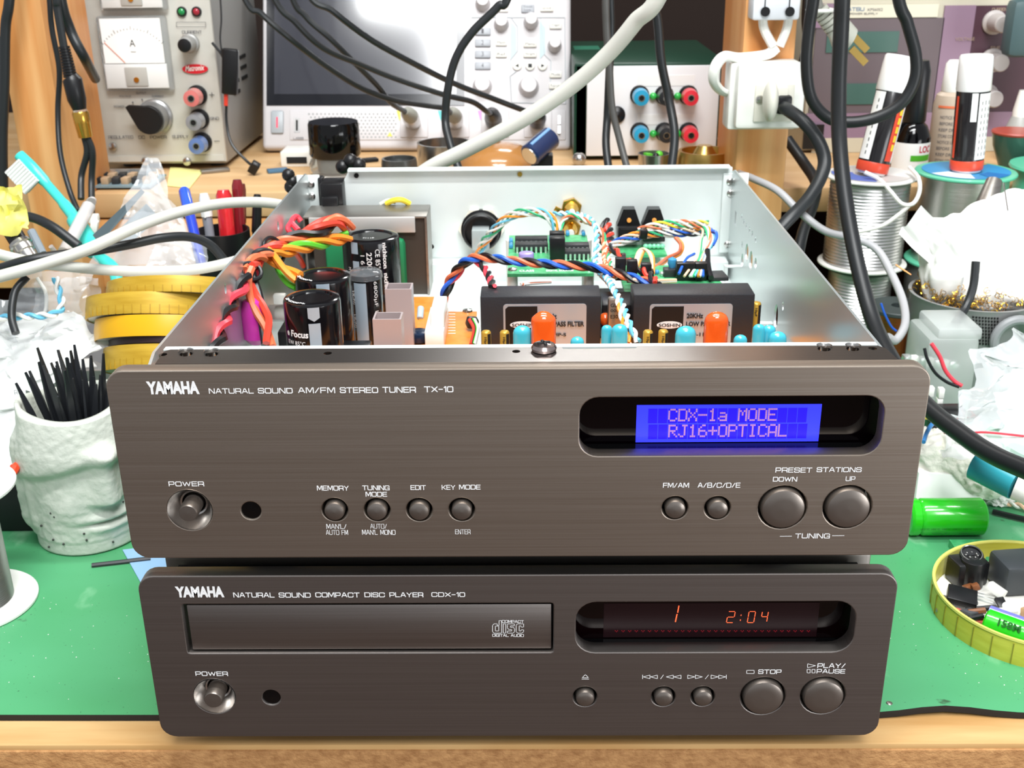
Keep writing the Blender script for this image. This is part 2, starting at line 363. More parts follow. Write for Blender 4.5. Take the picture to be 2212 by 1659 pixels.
# ================================================================= front panels
def z_at(px, py, Y): return A(px, py, Y).z
def button(par, px, py, rpx, Y, mt, big=False, prot=.002, name='button'):
    P = A(px, py, Y); r = mm(rpx, P)*.985
    b_ = .0010 if not big else .0013
    prof = [(r, -.009), (r, prot-b_), (r-b_*.3, prot-b_*.3), (r-b_, prot), (r*.5, prot+.0002), (0, prot+.0003)]
    return O(name, MB().lathe(prof, (P.x, Y, P.z), (0, -1, 0), 40), mt, par)
def power(par, hole, tip, rd, rh, rt, Y, t, skin):
    P = A(*hole, Y); R = mm(rd, P); r1 = mm(rh, P); r2 = mm(rt, P)
    d = O('button_well', MB().lathe([(R*.995, .0002), (R*.985, -.0006), (R*.80, -.0030), (r1+.0006, -.0052), (r1, -.0054), (r1, -.012)], (P.x, Y, P.z), (0, -1, 0), 48, cap=False), polished, par, 'polished dished ring')
    O('power_button', MB().lathe([(r2, -.012), (r2, .0018), (r2-.0004, .0024), (0, .0025)], (P.x, Y, P.z), (0, -1, 0), 36), skin, par)
    return P, R
# ---- CD player
YC, ZB, ZT = .0016, .0060, .0756
XC = -.0008
cdp = T('compact_disc_player', 'dark brushed-metal compact disc player with red digits, under the open tuner', 'disc player', (0, .15, 0))
wa, wb = A(1244, 1355, YC), A(1846, 1355, YC)
wz0, wz1 = z_at(1545, 1409, YC), z_at(1545, 1300, YC)
sa, sb = A(398, 1355, YC), A(1195.5, 1355, YC); sz0, sz1 = z_at(800, 1410.5, YC), z_at(800, 1304, YC)
cd_btn = [(1263.7, 1504.8, 25.7, 20.3), (1433, 1504.4, 25.7, 20.3), (1518, 1504, 25.7, 20.3), (1648, 1503.5, 48.5, 44), (1777.5, 1502, 48.5, 44)]
holes = [rrect(wa.x, wb.x, wz0, wz1, .0072), rrect(sa.x, sb.x, sz0, sz1, .0010, 2)]
for px, py, rh, rb in cd_btn:
    P = A(px, py, YC); holes.append(circ(P.x, P.z, mm(rh, P)))
Pp = A(463.5, 1504, YC); holes.append(circ(Pp.x, Pp.z, mm(45, Pp)))
Pi = A(586.3, 1506.7, YC); holes.append(circ(Pi.x, Pi.z, mm(19.5, Pi)))
PT = .0065
def backside(Y): return Matrix.Translation((0, PT, 0)) @ XZ(Y)
fp = O('front_panel', plate(rrect(XC-.1325, XC+.1325, ZB, ZT, .0060), holes, PT, backside(YC), .0004), brush_dark, cdp)
O('backing', MB().bx(XC-.122, XC+.122, YC+.0125, YC+.014, ZB+.003, ZT-.004), hole_bl, cdp)
O('lid', MB().box((XC, YC+.134, (ZB+.004+ZT-.001)/2), (.256, .236, ZT-ZB-.005), None, .002), M('lid_metal', '#77736e', .4, .9), cdp)
O('tray_front', MB().box(((sa.x+sb.x)/2+.0004, YC+.0060, (sz0+sz1)/2-.0001), (sb.x-sa.x-.0022, .0100, sz1-sz0-.0020), None, .0004), brush_dark, cdp)
for P in cd_btn[:3]: button(cdp, P[0], P[1], P[3], YC, knobm, prot=.0018)
for P in cd_btn[3:]: button(cdp, P[0], P[1], P[3], YC, knobm, True, prot=.0018)
power(cdp, (463.5, 1504), 0, 45, 24, 20.5, YC, PT, knobm)
O('remote_sensor', MB().lathe([(mm(19.3, Pi), -.004), (mm(19.3, Pi), -.0006), (0, -.0003)], (Pi.x, YC, Pi.z), (0, -1, 0), 32), black_gl, cdp)
def tpx(s, x0, x1, y0, y1, par=fp, bold=.0, Y=YC-.00012, name='lettering'): return textpx(s, x0, x1, y0, y1, Y, white_ink, par, bold, 0, name)
tpx('YAMAHA', 378.8, 483.7, 1267, 1290.7, bold=.055)
tpx('NATURAL', 503.7, 593, 1280, 1290.7); tpx('SOUND', 602, 671.5, 1280, 1290.7); tpx('COMPACT', 681, 777, 1279.6, 1290.3); tpx('DISC', 787, 831.5, 1279.6, 1290); tpx('PLAYER', 841, 914.5, 1279.6, 1290); tpx('CDX-10', 931.8, 1004.8, 1279.3, 1289.3)
tpx('POWER', 422, 492.5, 1450.4, 1460)
tpx('STOP', 1637.7, 1687.9, 1446, 1455.6); tpx('PLAY/', 1765.6, 1826.3, 1432.8, 1443); tpx('PAUSE', 1764, 1825.5, 1445.2, 1454.6)
def outline(par, segs, Y, wpx=1.3, mt=white_ink, name='symbol', closed=False):
    g = MB()
    for (x0, y0), (x1, y1) in segs:
        a, c = A(x0, y0, Y), A(x1, y1, Y); w = mm(wpx, a)/2; d = (c-a).normalized(); nn = Vector((-d.z, 0, d.x))*w; e = d*w*.6
        g.add([a-e+nn, a-e-nn, c+e-nn, c+e+nn], [(0, 1, 2, 3)])
    return O(name, g, mt, par)
def poly(*p): return [(p[i], p[(i+1) % len(p)]) for i in range(len(p))]
Yt = YC-.00012
outline(fp, poly((1613, 1448), (1629, 1448), (1629, 1455), (1613, 1455)), Yt)
outline(fp, poly((1744.5, 1434), (1762, 1438), (1744.5, 1442.4)), Yt)
outline(fp, poly((1743.5, 1446), (1750, 1446), (1750, 1453.5), (1743.5, 1453.5))+poly((1754, 1446), (1760.5, 1446), (1760.5, 1453.5), (1754, 1453.5)), Yt)
outline(fp, poly((1257.5, 1464), (1264.4, 1457.3), (1271.5, 1464))+[((1257, 1467), (1272, 1467))], Yt)
def tri(x, w, s): return poly((x, 1462.2), (x+s*w, 1458.3), (x+s*w, 1466))
outline(fp, [((1388, 1458), (1388, 1466.5))]+tri(1389, 15, 1)+tri(1405, 15, 1)+[((1427, 1466.5), (1433, 1458))]+tri(1438.5, 16, 1)+tri(1455, 16, 1), Yt)
outline(fp, tri(1501, 15.5, -1)+tri(1517.5, 15.5, -1)+[((1523.5, 1466.5), (1530.5, 1458))]+tri(1551.5, 15.5, -1)+tri(1568, 15.5, -1)+[((1569, 1458), (1569, 1466.5))], Yt)
tf = [o for o in cdp.children if o.name.startswith('tray_front')][0]
Yf = YC+.0010-.0001
tpx('COMPACT', 1084, 1131.3, 1339.3, 1345.4, tf, .03, Yf); tpx('DIGITAL AUDIO', 1063.5, 1131.5, 1369.3, 1375.3, tf, .03, Yf)
def disc_logo():
    # outlined lowercase letters d i s c drawn as double strokes
    x, y0, y1 = 1064, 1340, 1368
    m = 1353; s = []
    s += poly((1074, m-2), (1078, m-2), (1078, 1340.5), (1083.5, 1340.5), (1083.5, 1367.5), (1067, 1367.5), (1064, 1364.5), (1064, 1351), (1067, 1347.5), (1074, 1347.5))
    s += poly((1070, 1352.5), (1077.5, 1352.5), (1077.5, 1363), (1070, 1363))
    s += poly((1087, 1347.5), (1092.5, 1347.5), (1092.5, 1367.5), (1087, 1367.5))
    s += poly((1097, 1347.5), (1111, 1347.5), (1111, 1352), (1102.5, 1352), (1102.5, 1355), (1108.5, 1355), (1111.5, 1358), (1111.5, 1364.5), (1108.5, 1367.5), (1096, 1367.5), (1096, 1363), (1105.5, 1363), (1105.5, 1360), (1099.5, 1360), (1096, 1357), (1096, 1350.5))
    s += poly((1118, 1347.5), (1131, 1347.5), (1131, 1354.5), (1125.5, 1354.5), (1125.5, 1352), (1121.5, 1352), (1121.5, 1363), (1125.5, 1363), (1125.5, 1360.5), (1131, 1360.5), (1131, 1364.5), (1128, 1367.5), (1118, 1367.5), (1115, 1364.5), (1115, 1350.5))
    outline(tf, s, Yf, 1.25, name='emblem')
disc_logo()
# recessed display of the player
dw = O('display_bezel', MB().bx(wa.x-.003, wb.x+.003, YC+PT+.0002, YC+PT+.004, wz0-.002, z_at(1545, 1385, YC+PT+.002)), black_gl, cdp)
smoke = M('smoked_window', '#0b0304', .05)
O('display_window', MB().bx(wa.x-.003, wb.x+.003, YC+PT+.0042, YC+PT+.0050, wz0-.002, wz1+.002), smoke, cdp)
win = [o for o in cdp.children if o.name.startswith('display_window')][0]
Yd = YC+PT+.0040
dig = M('orange_digits', '#ff6a3a', .5, emis='#ff6038', estr=.85)
def seg7(ch, x, y0, y1, w, sk):
    on = {'2': 'abged', '0': 'abcdef', '4': 'fgbc', '1': 'bc'}[ch]; ym = (y0+y1)/2
    def q(u, v): return (x+u*w+sk*(y1-v), v)
    S7 = {'a': (q(.12, y0), q(.9, y0)), 'b': (q(1, y0+1.5), q(1, ym-1.2)), 'c': (q(1, ym+1.2), q(1, y1-1.5)), 'd': (q(.1, y1), q(.88, y1)), 'e': (q(0, ym+1.2), q(0, y1-1.5)), 'f': (q(0, y0+1.5), q(0, ym-1.2)), 'g': (q(.12, ym), q(.88, ym))}
    return [S7[c] for c in on]
def segs(ch, *a): return outline(win, seg7(ch, *a), Yd, 1.7, dig, 'digit')
outline(win, [((1466.5, 1309), (1464, 1323)), ((1462.5, 1327), (1459, 1343))], Yd, 2.6, dig, 'digit')
segs('2', 1569, 1321, 1345, 15, .18); segs('0', 1614, 1321, 1345, 14, .18); segs('4', 1643, 1321, 1343.5, 13, .18)
outline(win, [((1601, 1328), (1600.7, 1330)), ((1599.5, 1338.5), (1599.2, 1340.5))], Yd, 1.8, dig, 'colon')
red_dim = M('red_dots', '#400810', .5, emis='#c01028', estr=.32)
g = MB(); k = 0
for i in range(30):
    x = 1329+i*14.3
    for (dx, dy) in ((0, 0), (2.6, 2), (5, 0)):
        P = A(x+dx, 1362.5+dy, Yd); g.sph(P, .00021, 3)
O('level_dots', g, red_dim, win, stuff=True)
O('display_glow', MB().bx(A(1304, 1340, YC+PT+.004).x, A(1767, 1340, YC+PT+.004).x, YC+PT+.00405, YC+PT+.0042, z_at(1545, 1376, YC+PT+.004), z_at(1545, 1303, YC+PT+.004)), M('display_field', '#17060a', .3, emis='#200408', estr=.15), win)
for x in (-.095, .095):
    for y in (.035, .22): O('foot', MB().cyl((x, y, 0), .010, .0082, n=24), black_rb, cdp)
# ---- tuner
TZ0, TZ1, YT = .0838, .1533, 0.0
tun = T('stereo_tuner', 'open-topped brushed-metal stereo tuner with blue display, stacked on the disc player', 'tuner', (0, .15, ZT))
wa, wb = A(1252, 915, YT), A(1907, 915, YT); wz0, wz1 = z_at(1580, 984, YT), z_at(1580, 857, YT)
tb = [(723.5, 1101, 28, 22.3), (815, 1101, 28, 22.3), (906, 1101, 28, 22.3), (997.7, 1100.5, 28, 22.3), (1458, 1097, 28, 22.3), (1549.7, 1097, 28, 22.3), (1690.3, 1096, 52.5, 48), (1830.4, 1095, 52.5, 48)]
holes = [rrect(wa.x, wb.x, wz0, wz1, .0062)]
for px, py, rh, rb in tb:
    P = A(px, py, YT); holes.append(circ(P.x, P.z, mm(rh, P)))
Pp = A(410, 1102, YT); holes.append(circ(Pp.x, Pp.z, mm(49, Pp)))
Pi = A(542.4, 1103.3, YT); holes.append(circ(Pi.x, Pi.z, mm(21.5, Pi)))
fp = O('front_panel', plate(rrect(-.1325, .1325, TZ0, TZ1, .0060), holes, .006, Matrix.Translation((0, .006, 0)) @ XZ(YT), .0004), brush, tun)
PT = .006
O('backing', MB().bx(-.120, .120, YT+.0125, YT+.014, TZ0+.003, TZ1-.004), hole_bl, tun)
for P in tb[:6]: button(tun, P[0], P[1], P[3], YT, knobm, prot=.0018)
for P in tb[6:]: button(tun, P[0], P[1], P[3], YT, knobm, True, prot=.0018)
power(tun, (410, 1102), 0, 49, 26, 21, YT, PT, knobm)
O('remote_sensor', MB().lathe([(mm(21.3, Pi), -.004), (mm(21.3, Pi), -.0006), (0, -.0003)], (Pi.x, YT, Pi.z), (0, -1, 0), 32), black_gl, tun)
Yt = YT-.00012
def tpx(s, x0, x1, y0, y1, bold=.0, par=fp, mt=white_ink): return textpx(s, x0, x1, y0, y1, Yt, mt, par, bold)
tpx('YAMAHA', 316.7, 430, 824, 852, .055)
tpx('NATURAL', 451, 548, 839, 850.5); tpx('SOUND', 557, 632.5, 838, 850); tpx('AM/FM', 643.5, 724, 837, 849.5); tpx('STEREO', 734, 817, 836.5, 849); tpx('TUNER', 826, 898.5, 835.6, 848.5); tpx('TX-10', 916, 979.4, 834.5, 847.5)
tpx('POWER', 364, 441, 1040, 1050.5)
tpx('MEMORY', 684.5, 753.6, 1049, 1059.6, .012); tpx('TUNING', 782.5, 841.5, 1048.6, 1059, .012); tpx('MODE', 789.5, 836, 1062.4, 1072.8, .012); tpx('EDIT', 886.6, 920, 1048, 1058.4, .012)
tpx('KEY', 954, 983.5, 1047.5, 1058, .012); tpx('MODE', 991.5, 1038, 1047, 1057.4, .012)
tpx("MAN'L/", 704.8, 748.7, 1132, 1142.5, .012); tpx('AUTO FM', 704, 752, 1144.8, 1155.3, .012); tpx('AUTO/', 799.6, 835.8, 1131.6, 1142, .012); tpx("MAN'L MONO", 782, 854.5, 1144.4, 1155, .012); tpx('ENTER', 983, 1016.4, 1143.6, 1154, .012)
tpx('FM/AM', 1432, 1488.5, 1043, 1053.6, .012); tpx('A/B/C/D/E', 1507, 1599, 1042.6, 1053.6, .012)
tpx('PRESET', 1675, 1754, 1009.8, 1020.8); tpx('STATIONS', 1764, 1861, 1009.2, 1019.8); tpx('DOWN', 1669.5, 1722, 1030, 1040.3, .012); tpx('UP', 1826.7, 1847.5, 1029, 1039.2, .012)
tpx('TUNING', 1717.7, 1792.6, 1152.4, 1163)
outline(fp, [((1685, 1158.5), (1710, 1158.2))], Yt, 1.5, name='dash'); outline(fp, [((1798, 1157.3), (1823.5, 1157))], Yt, 1.5, name='dash')
O('display_bezel', MB().bx(wa.x-.003, wb.x+.003, YT+PT+.0002, YT+PT+.004, wz0-.002, z_at(1580, 960, YT+PT+.003)), black_gl, tun)
win = O('display_window', MB().bx(wa.x-.003, wb.x+.003, YT+PT+.0050, YT+PT+.0058, wz0-.002, wz1+.002), M('dark_window', '#050204', .05), tun)
Yl = YT+PT+.0046
lcd = M('blue_backlight', '#2530e0', .3, emis='#3a3ef4', estr=.80); lcdk = M('blue_cell', '#1a10c8', .3, emis='#2a16e0', estr=.72); lcdt = M('lcd_dots', '#a070a0', .5, emis='#a473a0', estr=.75)
p0, p1, p2 = A(1373, 956, Yl), A(1771, 956, Yl), A(1373, 875.5, Yl)
O('lcd_screen', MB().bx(p0.x, A(1771.5, 915, Yl).x, Yl, Yl+.0003, z_at(1570, 954.5, Yl), z_at(1570, 874.5, Yl)), lcd, win)
GL = {'C': '0E 11 10 10 10 11 0E', 'D': '1E 11 11 11 11 11 1E', 'X': '11 11 0A 04 0A 11 11', '-': '00 00 00 1F 00 00 00', '1': '04 0C 04 04 04 04 0E', 'a': '00 00 0E 01 0F 11 0F',
      'M': '11 1B 15 15 11 11 11', 'O': '0E 11 11 11 11 11 0E', 'E': '1F 10 10 1E 10 10 1F', 'R': '1E 11 11 1E 14 12 11', 'J': '07 02 02 02 02 12 0C', '6': '06 08 10 1E 11 11 0E',
      '+': '00 04 04 1F 04 04 00', 'P': '1E 11 11 1E 10 10 10', 'T': '1F 04 04 04 04 04 04', 'I': '0E 04 04 04 04 04 0E', 'A': '0E 11 11 11 1F 11 11', 'L': '10 10 10 10 10 10 1F'}
cw = (1745-1400)/16
for row, (s, ya, yb) in enumerate((('  CDX-1a MODE   ', 882.2, 912.8), ('  RJ16+OPTICAL  ', 916.6, 947))):
    ya, yb = ya, yb
    for i, ch in enumerate(s):
        x0 = 1400+i*cw; xc0 = A(x0+.9, ya, Yl).x; xc1 = A(x0+cw-.9, ya, Yl).x; za = z_at(1570, ya-.4, Yl); zb = z_at(1570, yb+.4, Yl)
        O('cell', MB().bx(xc0, xc1, Yl-.0001, Yl, zb, za), lcdk, win)
        if ch != ' ':
            g = MB(); dw_ = (xc1-xc0)/5; dh = (za-zb)/8
            for r, h in enumerate(GL[ch].split()):
                for c in range(5):
                    if int(h, 16) >> (4-c) & 1:
                        x = xc0+c*dw_; z = za-(r+1)*dh; g.bx(x+dw_*.07, x+dw_*.93, Yl-.0002, Yl-.0001, z+dh*.06, z+dh*.94)
            O('character', g, lcdt, win)
# chassis: top flange, side walls, rear, floor
def flange():
    xa, xb = -.1215, .1225
    outer = [(xa-.0035, .0062), (xb+.0035, .0062), (xb-.0005, .0235), (xb-.003, .0250), (A(1380, 748, 0).x*1.055, .0250)]
    z = TZ1
    def q(px, py): P = Zp(px, py, z); return (P.x, P.y)
    outer = [q(335, 786), q(1941, 777), q(1913, 752), q(1898, 747)]+[q(1376, 747), q(1374, 752), q(1216, 754), q(1214, 749.5)]+[q(368, 755), q(354, 759)]
    hs = [circ(*q(*h), .0014, 14) for h in ((352, 766), (708, 763), (1115, 759), (1885, 752.5))]+[circ(*q(*h), .0021, 16) for h in ((402, 765), (457, 765.5), (1780, 754), (1842, 753.5))]
    return plate(outer, hs, .0012, Matrix.Translation((0, 0, z-.0012)))
fl = O('top_flange', flange(), M('flange_metal', '#8f8b88', .30, 1, aniso=.4, bump=((8, 2600, 8), .06)), tun)
O('rim', MB().bx(-.120, .1215, .0226, .0256, TZ1-.006, TZ1-.0013), zinc, tun)
for h in ((402, 765), (457, 765.5), (1780, 754), (1842, 753.5)):
    P = Zp(*h, TZ1-.001); O('countersink', MB().lathe([(.0024, .0012), (.0026, .0014), (.0021, .0004), (.0012, -.0015), (0, -.0016)], P, n=20, cap=False), steel, fl)
P = Zp(1175, 757, TZ1)
sc = O('screw', MB().lathe([(.0022, 0), (.0040, .0002), (.0043, .0012), (.0036, .0022), (.0016, .0027), (0, .0028)], P, n=28), M('screw_head', '#b3a3a0', .22, 1), fl)
g = MB()
for a in (0, 90): g.box(P+Vector((0, 0, .00285)), (.0042, .0008, .0005), (0, 0, math.radians(a+20)))
O('screw_slot', g, black_mt, sc if False else fl)
FZ = .0895
yr = .3110
O('floor_plate', MB().bx(-.122, .122, .014, yr, FZ-.0015, FZ), zinc, tun)
O('floor_step', MB().bx(-.120, .120, yr-.014, yr-.0012, FZ, FZ+.0105), zinc, tun)
def wall(x, holes): # local: x = world y, y = world z
    m = Matrix(((0, 0, 1, x), (1, 0, 0, 0), (0, 1, 0, 0), (0, 0, 0, 1)))
    outer = [(.012, FZ-.001), (yr+.001, FZ-.001), (yr+.001, TZ1-.0035), (yr-.006, TZ1-.0012), (.020, TZ1-.0012), (.012, TZ1-.0045)]
    return plate(outer, holes, .0010, m)
def wx(px, py, X):   # pixel -> (y, z) on plane x = X
    d = ray(px, py); P = CAM+d*((X-CAM.x)/d.x); return (P.y, P.z)
XR, XL = .1215, -.1220
rh = []
for (px, py) in [(1602, 468), (1607, 479), (1612, 488), (1619, 497), (1625, 506), (1632, 517), (1603, 528)]: rh.append(circ(*wx(px, py, XR), .0018, 10))
def ell(px, py, X, a, b, n=16): c = wx(px, py, X); return [(c[0]+a*math.cos(2*PI*i/n), c[1]+b*math.sin(2*PI*i/n)) for i in range(n)]
rh += [ell(1613, 546, XR, .0042, .0050), ell(1622, 563, XR, .0042, .0052), ell(1603, 563, XR, .003, .004), ell(1632, 569, XR, .0028, .0030), ell(1691, 661, XR, .0018, .0022), ell(1676, 684, XR, .0042, .0060)]
c = wx(1589, 472, XR); rh.append([(c[0]-.003, c[1]-.004), (c[0]+.003, c[1]-.004), (c[0]+.003, c[1]+.004), (c[0]-.003, c[1]+.004)])
O('side_wall', wall(XR, rh), zinc_in, tun)
lh = [ell(601, 488, XL, .002, .0024), ell(487, 623, XL, .0016, .0024)]
O('side_wall', wall(XL-.001, lh), zinc_in, tun)
def xz(px, py, Y): P = A(px, py, Y); return (P.x, P.z)
ro = [(-.0975, FZ), (XR, FZ), (XR, TZ1-.001), (XR-.003, TZ1), (-.098, TZ1), (-.1015, TZ1-.006), (-.1015, FZ)]
rhs = [circ(*xz(1316, 500, yr), .0019, 14), circ(*xz(931, 533, yr), .0018, 14)]
O('rear_panel', plate(ro, rhs, .0011, Matrix.Translation((0, yr+.0011, 0)) @ XZ(0)), zinc, tun)
lip = O('rear_lip', MB().bx(-.0985, XR-.002, yr-.0048, yr+.0010, TZ1-.0006, TZ1+.0006), zinc, tun)
for px, py, mt_, nm in ((1123, 376, gold, 'tapped_hole'), (770, 379, hole_bl, 'tapped_hole')): O(nm, MB().cyl(A(px, py, yr-.0003), .0014, .0008, (0, -1, 0), 14), mt_, tun)
# corner brackets
def bracket(px0, px1, py0, py1, Y, screws, name='corner_bracket'):
    a, b_ = A(px0, py0, Y), A(px1, py1, Y)
    g = O(name, MB().box(((a.x+b_.x)/2, Y, (a.z+b_.z)/2), (abs(b_.x-a.x), .0010, abs(a.z-b_.z)), None, .0004), zinc, tun)
    for s in screws: O('rivet', MB().lathe([(.0021, 0), (.0021, .0005), (.0012, .0013), (0, .0014)], A(*s, Y-.0005), (0, -1, 0), 14), steel, g)
bracket(1563, 1606, 374, 545, yr-.0016, [(1577, 392), (1578, 417), (1571, 528)])
bracket(640, 697, 378, 470, yr-.0012, [(672, 398), (674, 424)])
for (px, py, X) in ((1600, 575, XR), (1668, 698, XR)):
    y_, z_ = wx(px, py, X); O('tab', MB().box((X-.004, y_, z_), (.009, .004, .0009), None, .0003).box((X-.0085, y_, z_-.004), (.0009, .004, .009)), zinc, tun)
y_, z_ = wx(512, 735, XL); O('tab', MB().box((XL+.006, y_, .100), (.012, .006, .0009)).box((XL+.011, y_, .095), (.0009, .006, .011)), zinc, tun)
for x in (-.095, .095):
    for y in (.035, .27): O('foot', MB().cyl((x, y, ZT+.0002), .010, FZ-.0015-ZT-.0004, n=24), black_rb, tun)
# power inlet at the rear left
c = A(722, 418, yr)
g = MB().bx(c.x-.0065, c.x+.0065, yr-.010, yr+.006, c.z-.010, c.z+.008, .001).bx(c.x-.0085, c.x-.0055, yr-.004, yr+.004, c.z-.012, c.z+.010, .001).bx(c.x-.005, c.x+.004, yr-.014, yr-.009, c.z-.008, c.z+.001, .0006)
O('power_inlet', g, black_pl, tun)
for (px, py) in ((757, 347), (775, 356), (740, 360)): O('cable_bushing', MB().sph(A(px, py, yr+.010), .0042, 8), black_pl, tun)
for (px, py) in ((623, 378), (632, 392), (628, 404)): O('cable_bushing', MB().sph(A(px, py, yr+.004), .0038, 8), black_pl, tun)
# ================================================================= inside the tuner
silver_p = M('silver_sleeve_print', '#a9bccb', .35, .3)
cap_blk = M('capacitor_sleeve', '#0b0b0e', .14, coat=.4)
cap_top = M('capacitor_top', '#3a221a', .22, .3)
def capacitor(px, py, dia, zt, zb, Y=None):
    P = Zp(px, py, zt); r = dia/2; e = .0016
    c = O('capacitor', MB().lathe([(r, zb), (r, zt-e), (r-e*.3, zt-e*.3), (r-e, zt), (r-e*2.2, zt), (r-e*2.4, zt-.0008)], (P.x, P.y, 0), n=48), cap_blk, tun)
    O('top_disc', MB().lathe([(r-e*2.3, zt-.0009), (r-e*2.8, zt-.0012), (0, zt-.0012)], (P.x, P.y, 0), n=40), cap_top, c)
    return c, P, r
c1, P, r = capacitor(673, 640, .0250, .134, .092)
O('polarity_stripe', patch(P, r, 1, 24, .092, .1255), silver_p, c1)
O('polarity_arrow', MB().add([v for k in range(9) for v in [(P.x+(r+.0002)*math.sin(math.radians(1+23*k/8)), P.y-(r+.0002)*math.cos(math.radians(1+23*k/8)), z_) for z_ in (.1265+.0016*abs(k-4)/4, .1328)]], [(2*k, 2*k+2, 2*k+3, 2*k+1) for k in range(8)]), silver_p, c1)
textcyl('e Focus', P, r+.00015, -28, .1205, .0118, .0031, white_ink, c1, bold=.03, skew=.1)
textcyl('EW 85°C', P, r+.00015, -30, .1163, .0095, .0020, white_ink, c1)
textcyl('2200µF', P, r+.00015, -28, .1115, .0105, .0026, white_ink, c1)
O('minus_mark', MB().cyl((P.x+r*math.sin(math.radians(12)), P.y-r*math.cos(math.radians(12))-.0001, .1128), .0016, .0003, (math.sin(math.radians(12)), -math.cos(math.radians(12)), 0), 20), black_mt, c1)
def ringtext(c, s, P, r, z, a0, a1, h):
    me = glyphs(s, .02)
    for v in me.vertices:
        a = math.radians(a0+(a1-a0)*v.co.x); rr = r-h/2+h*(.5-v.co.y)*-1
        v.co = (P.x+rr*math.sin(a), P.y-rr*math.cos(a), z)
    O('lettering', me, white_ink, c)
ringtext(c1, '25v2200µF', P, r-.0012, .1342, -75, -5, .0018)
c2, P, r = capacitor(697, 592, .0260, .134, .092)
O('polarity_stripe', patch(P, r, -4, 22, .092, .133), silver_p, c2); ringtext(c2, '25v2200µF', P, r-.0012, .1342, -75, -15, .0018)
c3, P, r = capacitor(789, 592, .0155, .127, .092)
O('polarity_stripe', patch(P, r, -38, 8, .092, .1245), silver_p, c3)
textcyl('6800µF 16V', P, r+.00015, 42, .1145, .021, .0024, white_ink, c3, True); textcyl('VR(M)', P, r+.00015, -46, .117, .007, .0022, white_ink, c3, True, skew=.2); textcyl('VR(M)', P, r+.00015, -46, .105, .007, .0022, white_ink, c3, True, skew=.2)
O('clear_end', MB().lathe([(r+.0006, .1255), (r+.0004, .128), (r-.001, .129), (0, .1292)], (P.x, P.y, 0), n=28), M('clear_sleeve', '#8b9094', .12, 0, trans=.5, alpha=.6), c3)
c4, P, r = capacitor(800, 507, .0300, .133, .092)
O('polarity_stripe', patch(P, r, -32, -18, .100, .1225), silver_p, c4); O('polarity_stripe', patch(P, r, -34, -19, .1265, .1325), silver_p, c4)
textcyl('1 6 WV', P, r+.00015, -10, .119, .014, .0022, white_ink, c4, True); textcyl('22000µF', P, r+.00015, 2, .1195, .016, .0034, white_ink, c4, True, .01)
textcyl('CE 85°C  CE 85°C', P, r+.00015, 20, .115, .028, .0026, white_ink, c4, True); textcyl('nichicon  nichicon', P, r+.00015, 35, .117, .030, .0024, white_ink, c4, True, .03)
textcyl('M', P, r+.00015, -42, .118, .0014, .0018, white_ink, c4, True)
ringtext(c4, '0111S', P, r-.006, .1335, 20, -20, .0012)
# transformer
t0, t1 = A(655, 468, .2728), A(920, 468, .2728); zt = .135
tr = O('transformer', MB().bx(t0.x+.004, t1.x-.0010, .2745, .2990, FZ, zt-.0012), M('transformer_core', '#4c443d', .5, .5), tun)
O('steel_cover', MB().bx(t0.x-.0005, t1.x+.0004, .2728, .3000, zt-.0012, zt, .0004).bx(t0.x-.0005, t0.x+.0006, .2728, .3000, FZ, zt-.0006).bx(t1.x-.0008, t1.x+.0004, .2728, .3000, FZ, zt-.0006), steel_dk, tr)
O('steel_lip', MB().bx(t0.x+.003, t1.x-.006, .2715, .2730, zt-.0090, zt-.0002, .0005), M('lip_steel', '#c9c6c2', .4, .5), tr)
O('winding_tape', MB().bx(t0.x+.011, t1.x-.012, .268, .276, FZ+.003, zt-.012, .003), M('green_tape', '#1f7a4c', .4), tr)
# boards
O('power_board', MB().bx(-.105, -.045, .115, .262, .0905, .0921), pcb_o, tun)
pf = A(895, 742, .168)
ob = O('connector_board', MB().bx(Zp(893, 735, .1).x, Zp(1027, 700, .1).x, .150, .213, .0985, .1000), pcb_o, tun)
cb = Zp(1010, 672, .1001); O('board_screw', MB().lathe([(.0026, 0), (.0024, .0009), (0, .0014)], cb, n=20), steel, ob)
g = MB(); P = Zp(945, 735, .1)
O('white_connector', MB().bx(P.x-.0050, P.x+.0040, .160, .196, .100, .1085, .0006).bx(P.x-.0025, P.x+.0040, .166, .190, .1085, .1160, .0006), white_pl, ob)
res_b = M('resistor_blue', '#a8bccb', .3)
P = Zp(908, 668, .104); g = MB().cyl(P+Vector((0, .003, 0)), .0017, .0075, (0, -1, -.6), 14, .0006); O('resistor', g, res_b, ob)
P = Zp(905, 736, .1005); O('choke', MB().cyl(P, .0052, .0050, n=24, bev=.001), M('dark_blue_core', '#14243c', .25), ob)
for k in range(9):
    P = Zp(975, 672+k*6, .1002); O('silkscreen', MB().bx(P.x-.0016, P.x+.0020, P.y-.0003, P.y+.0003, .1001, .1002), white_ink, ob)
P = Zp(1020, 705, .102); O('cable_clip', MB().box((P.x, P.y, .104), (.0055, .005, .005), (.3, .2, .4), .001), black_pl, tun)
P = Zp(1018, 725, .104)
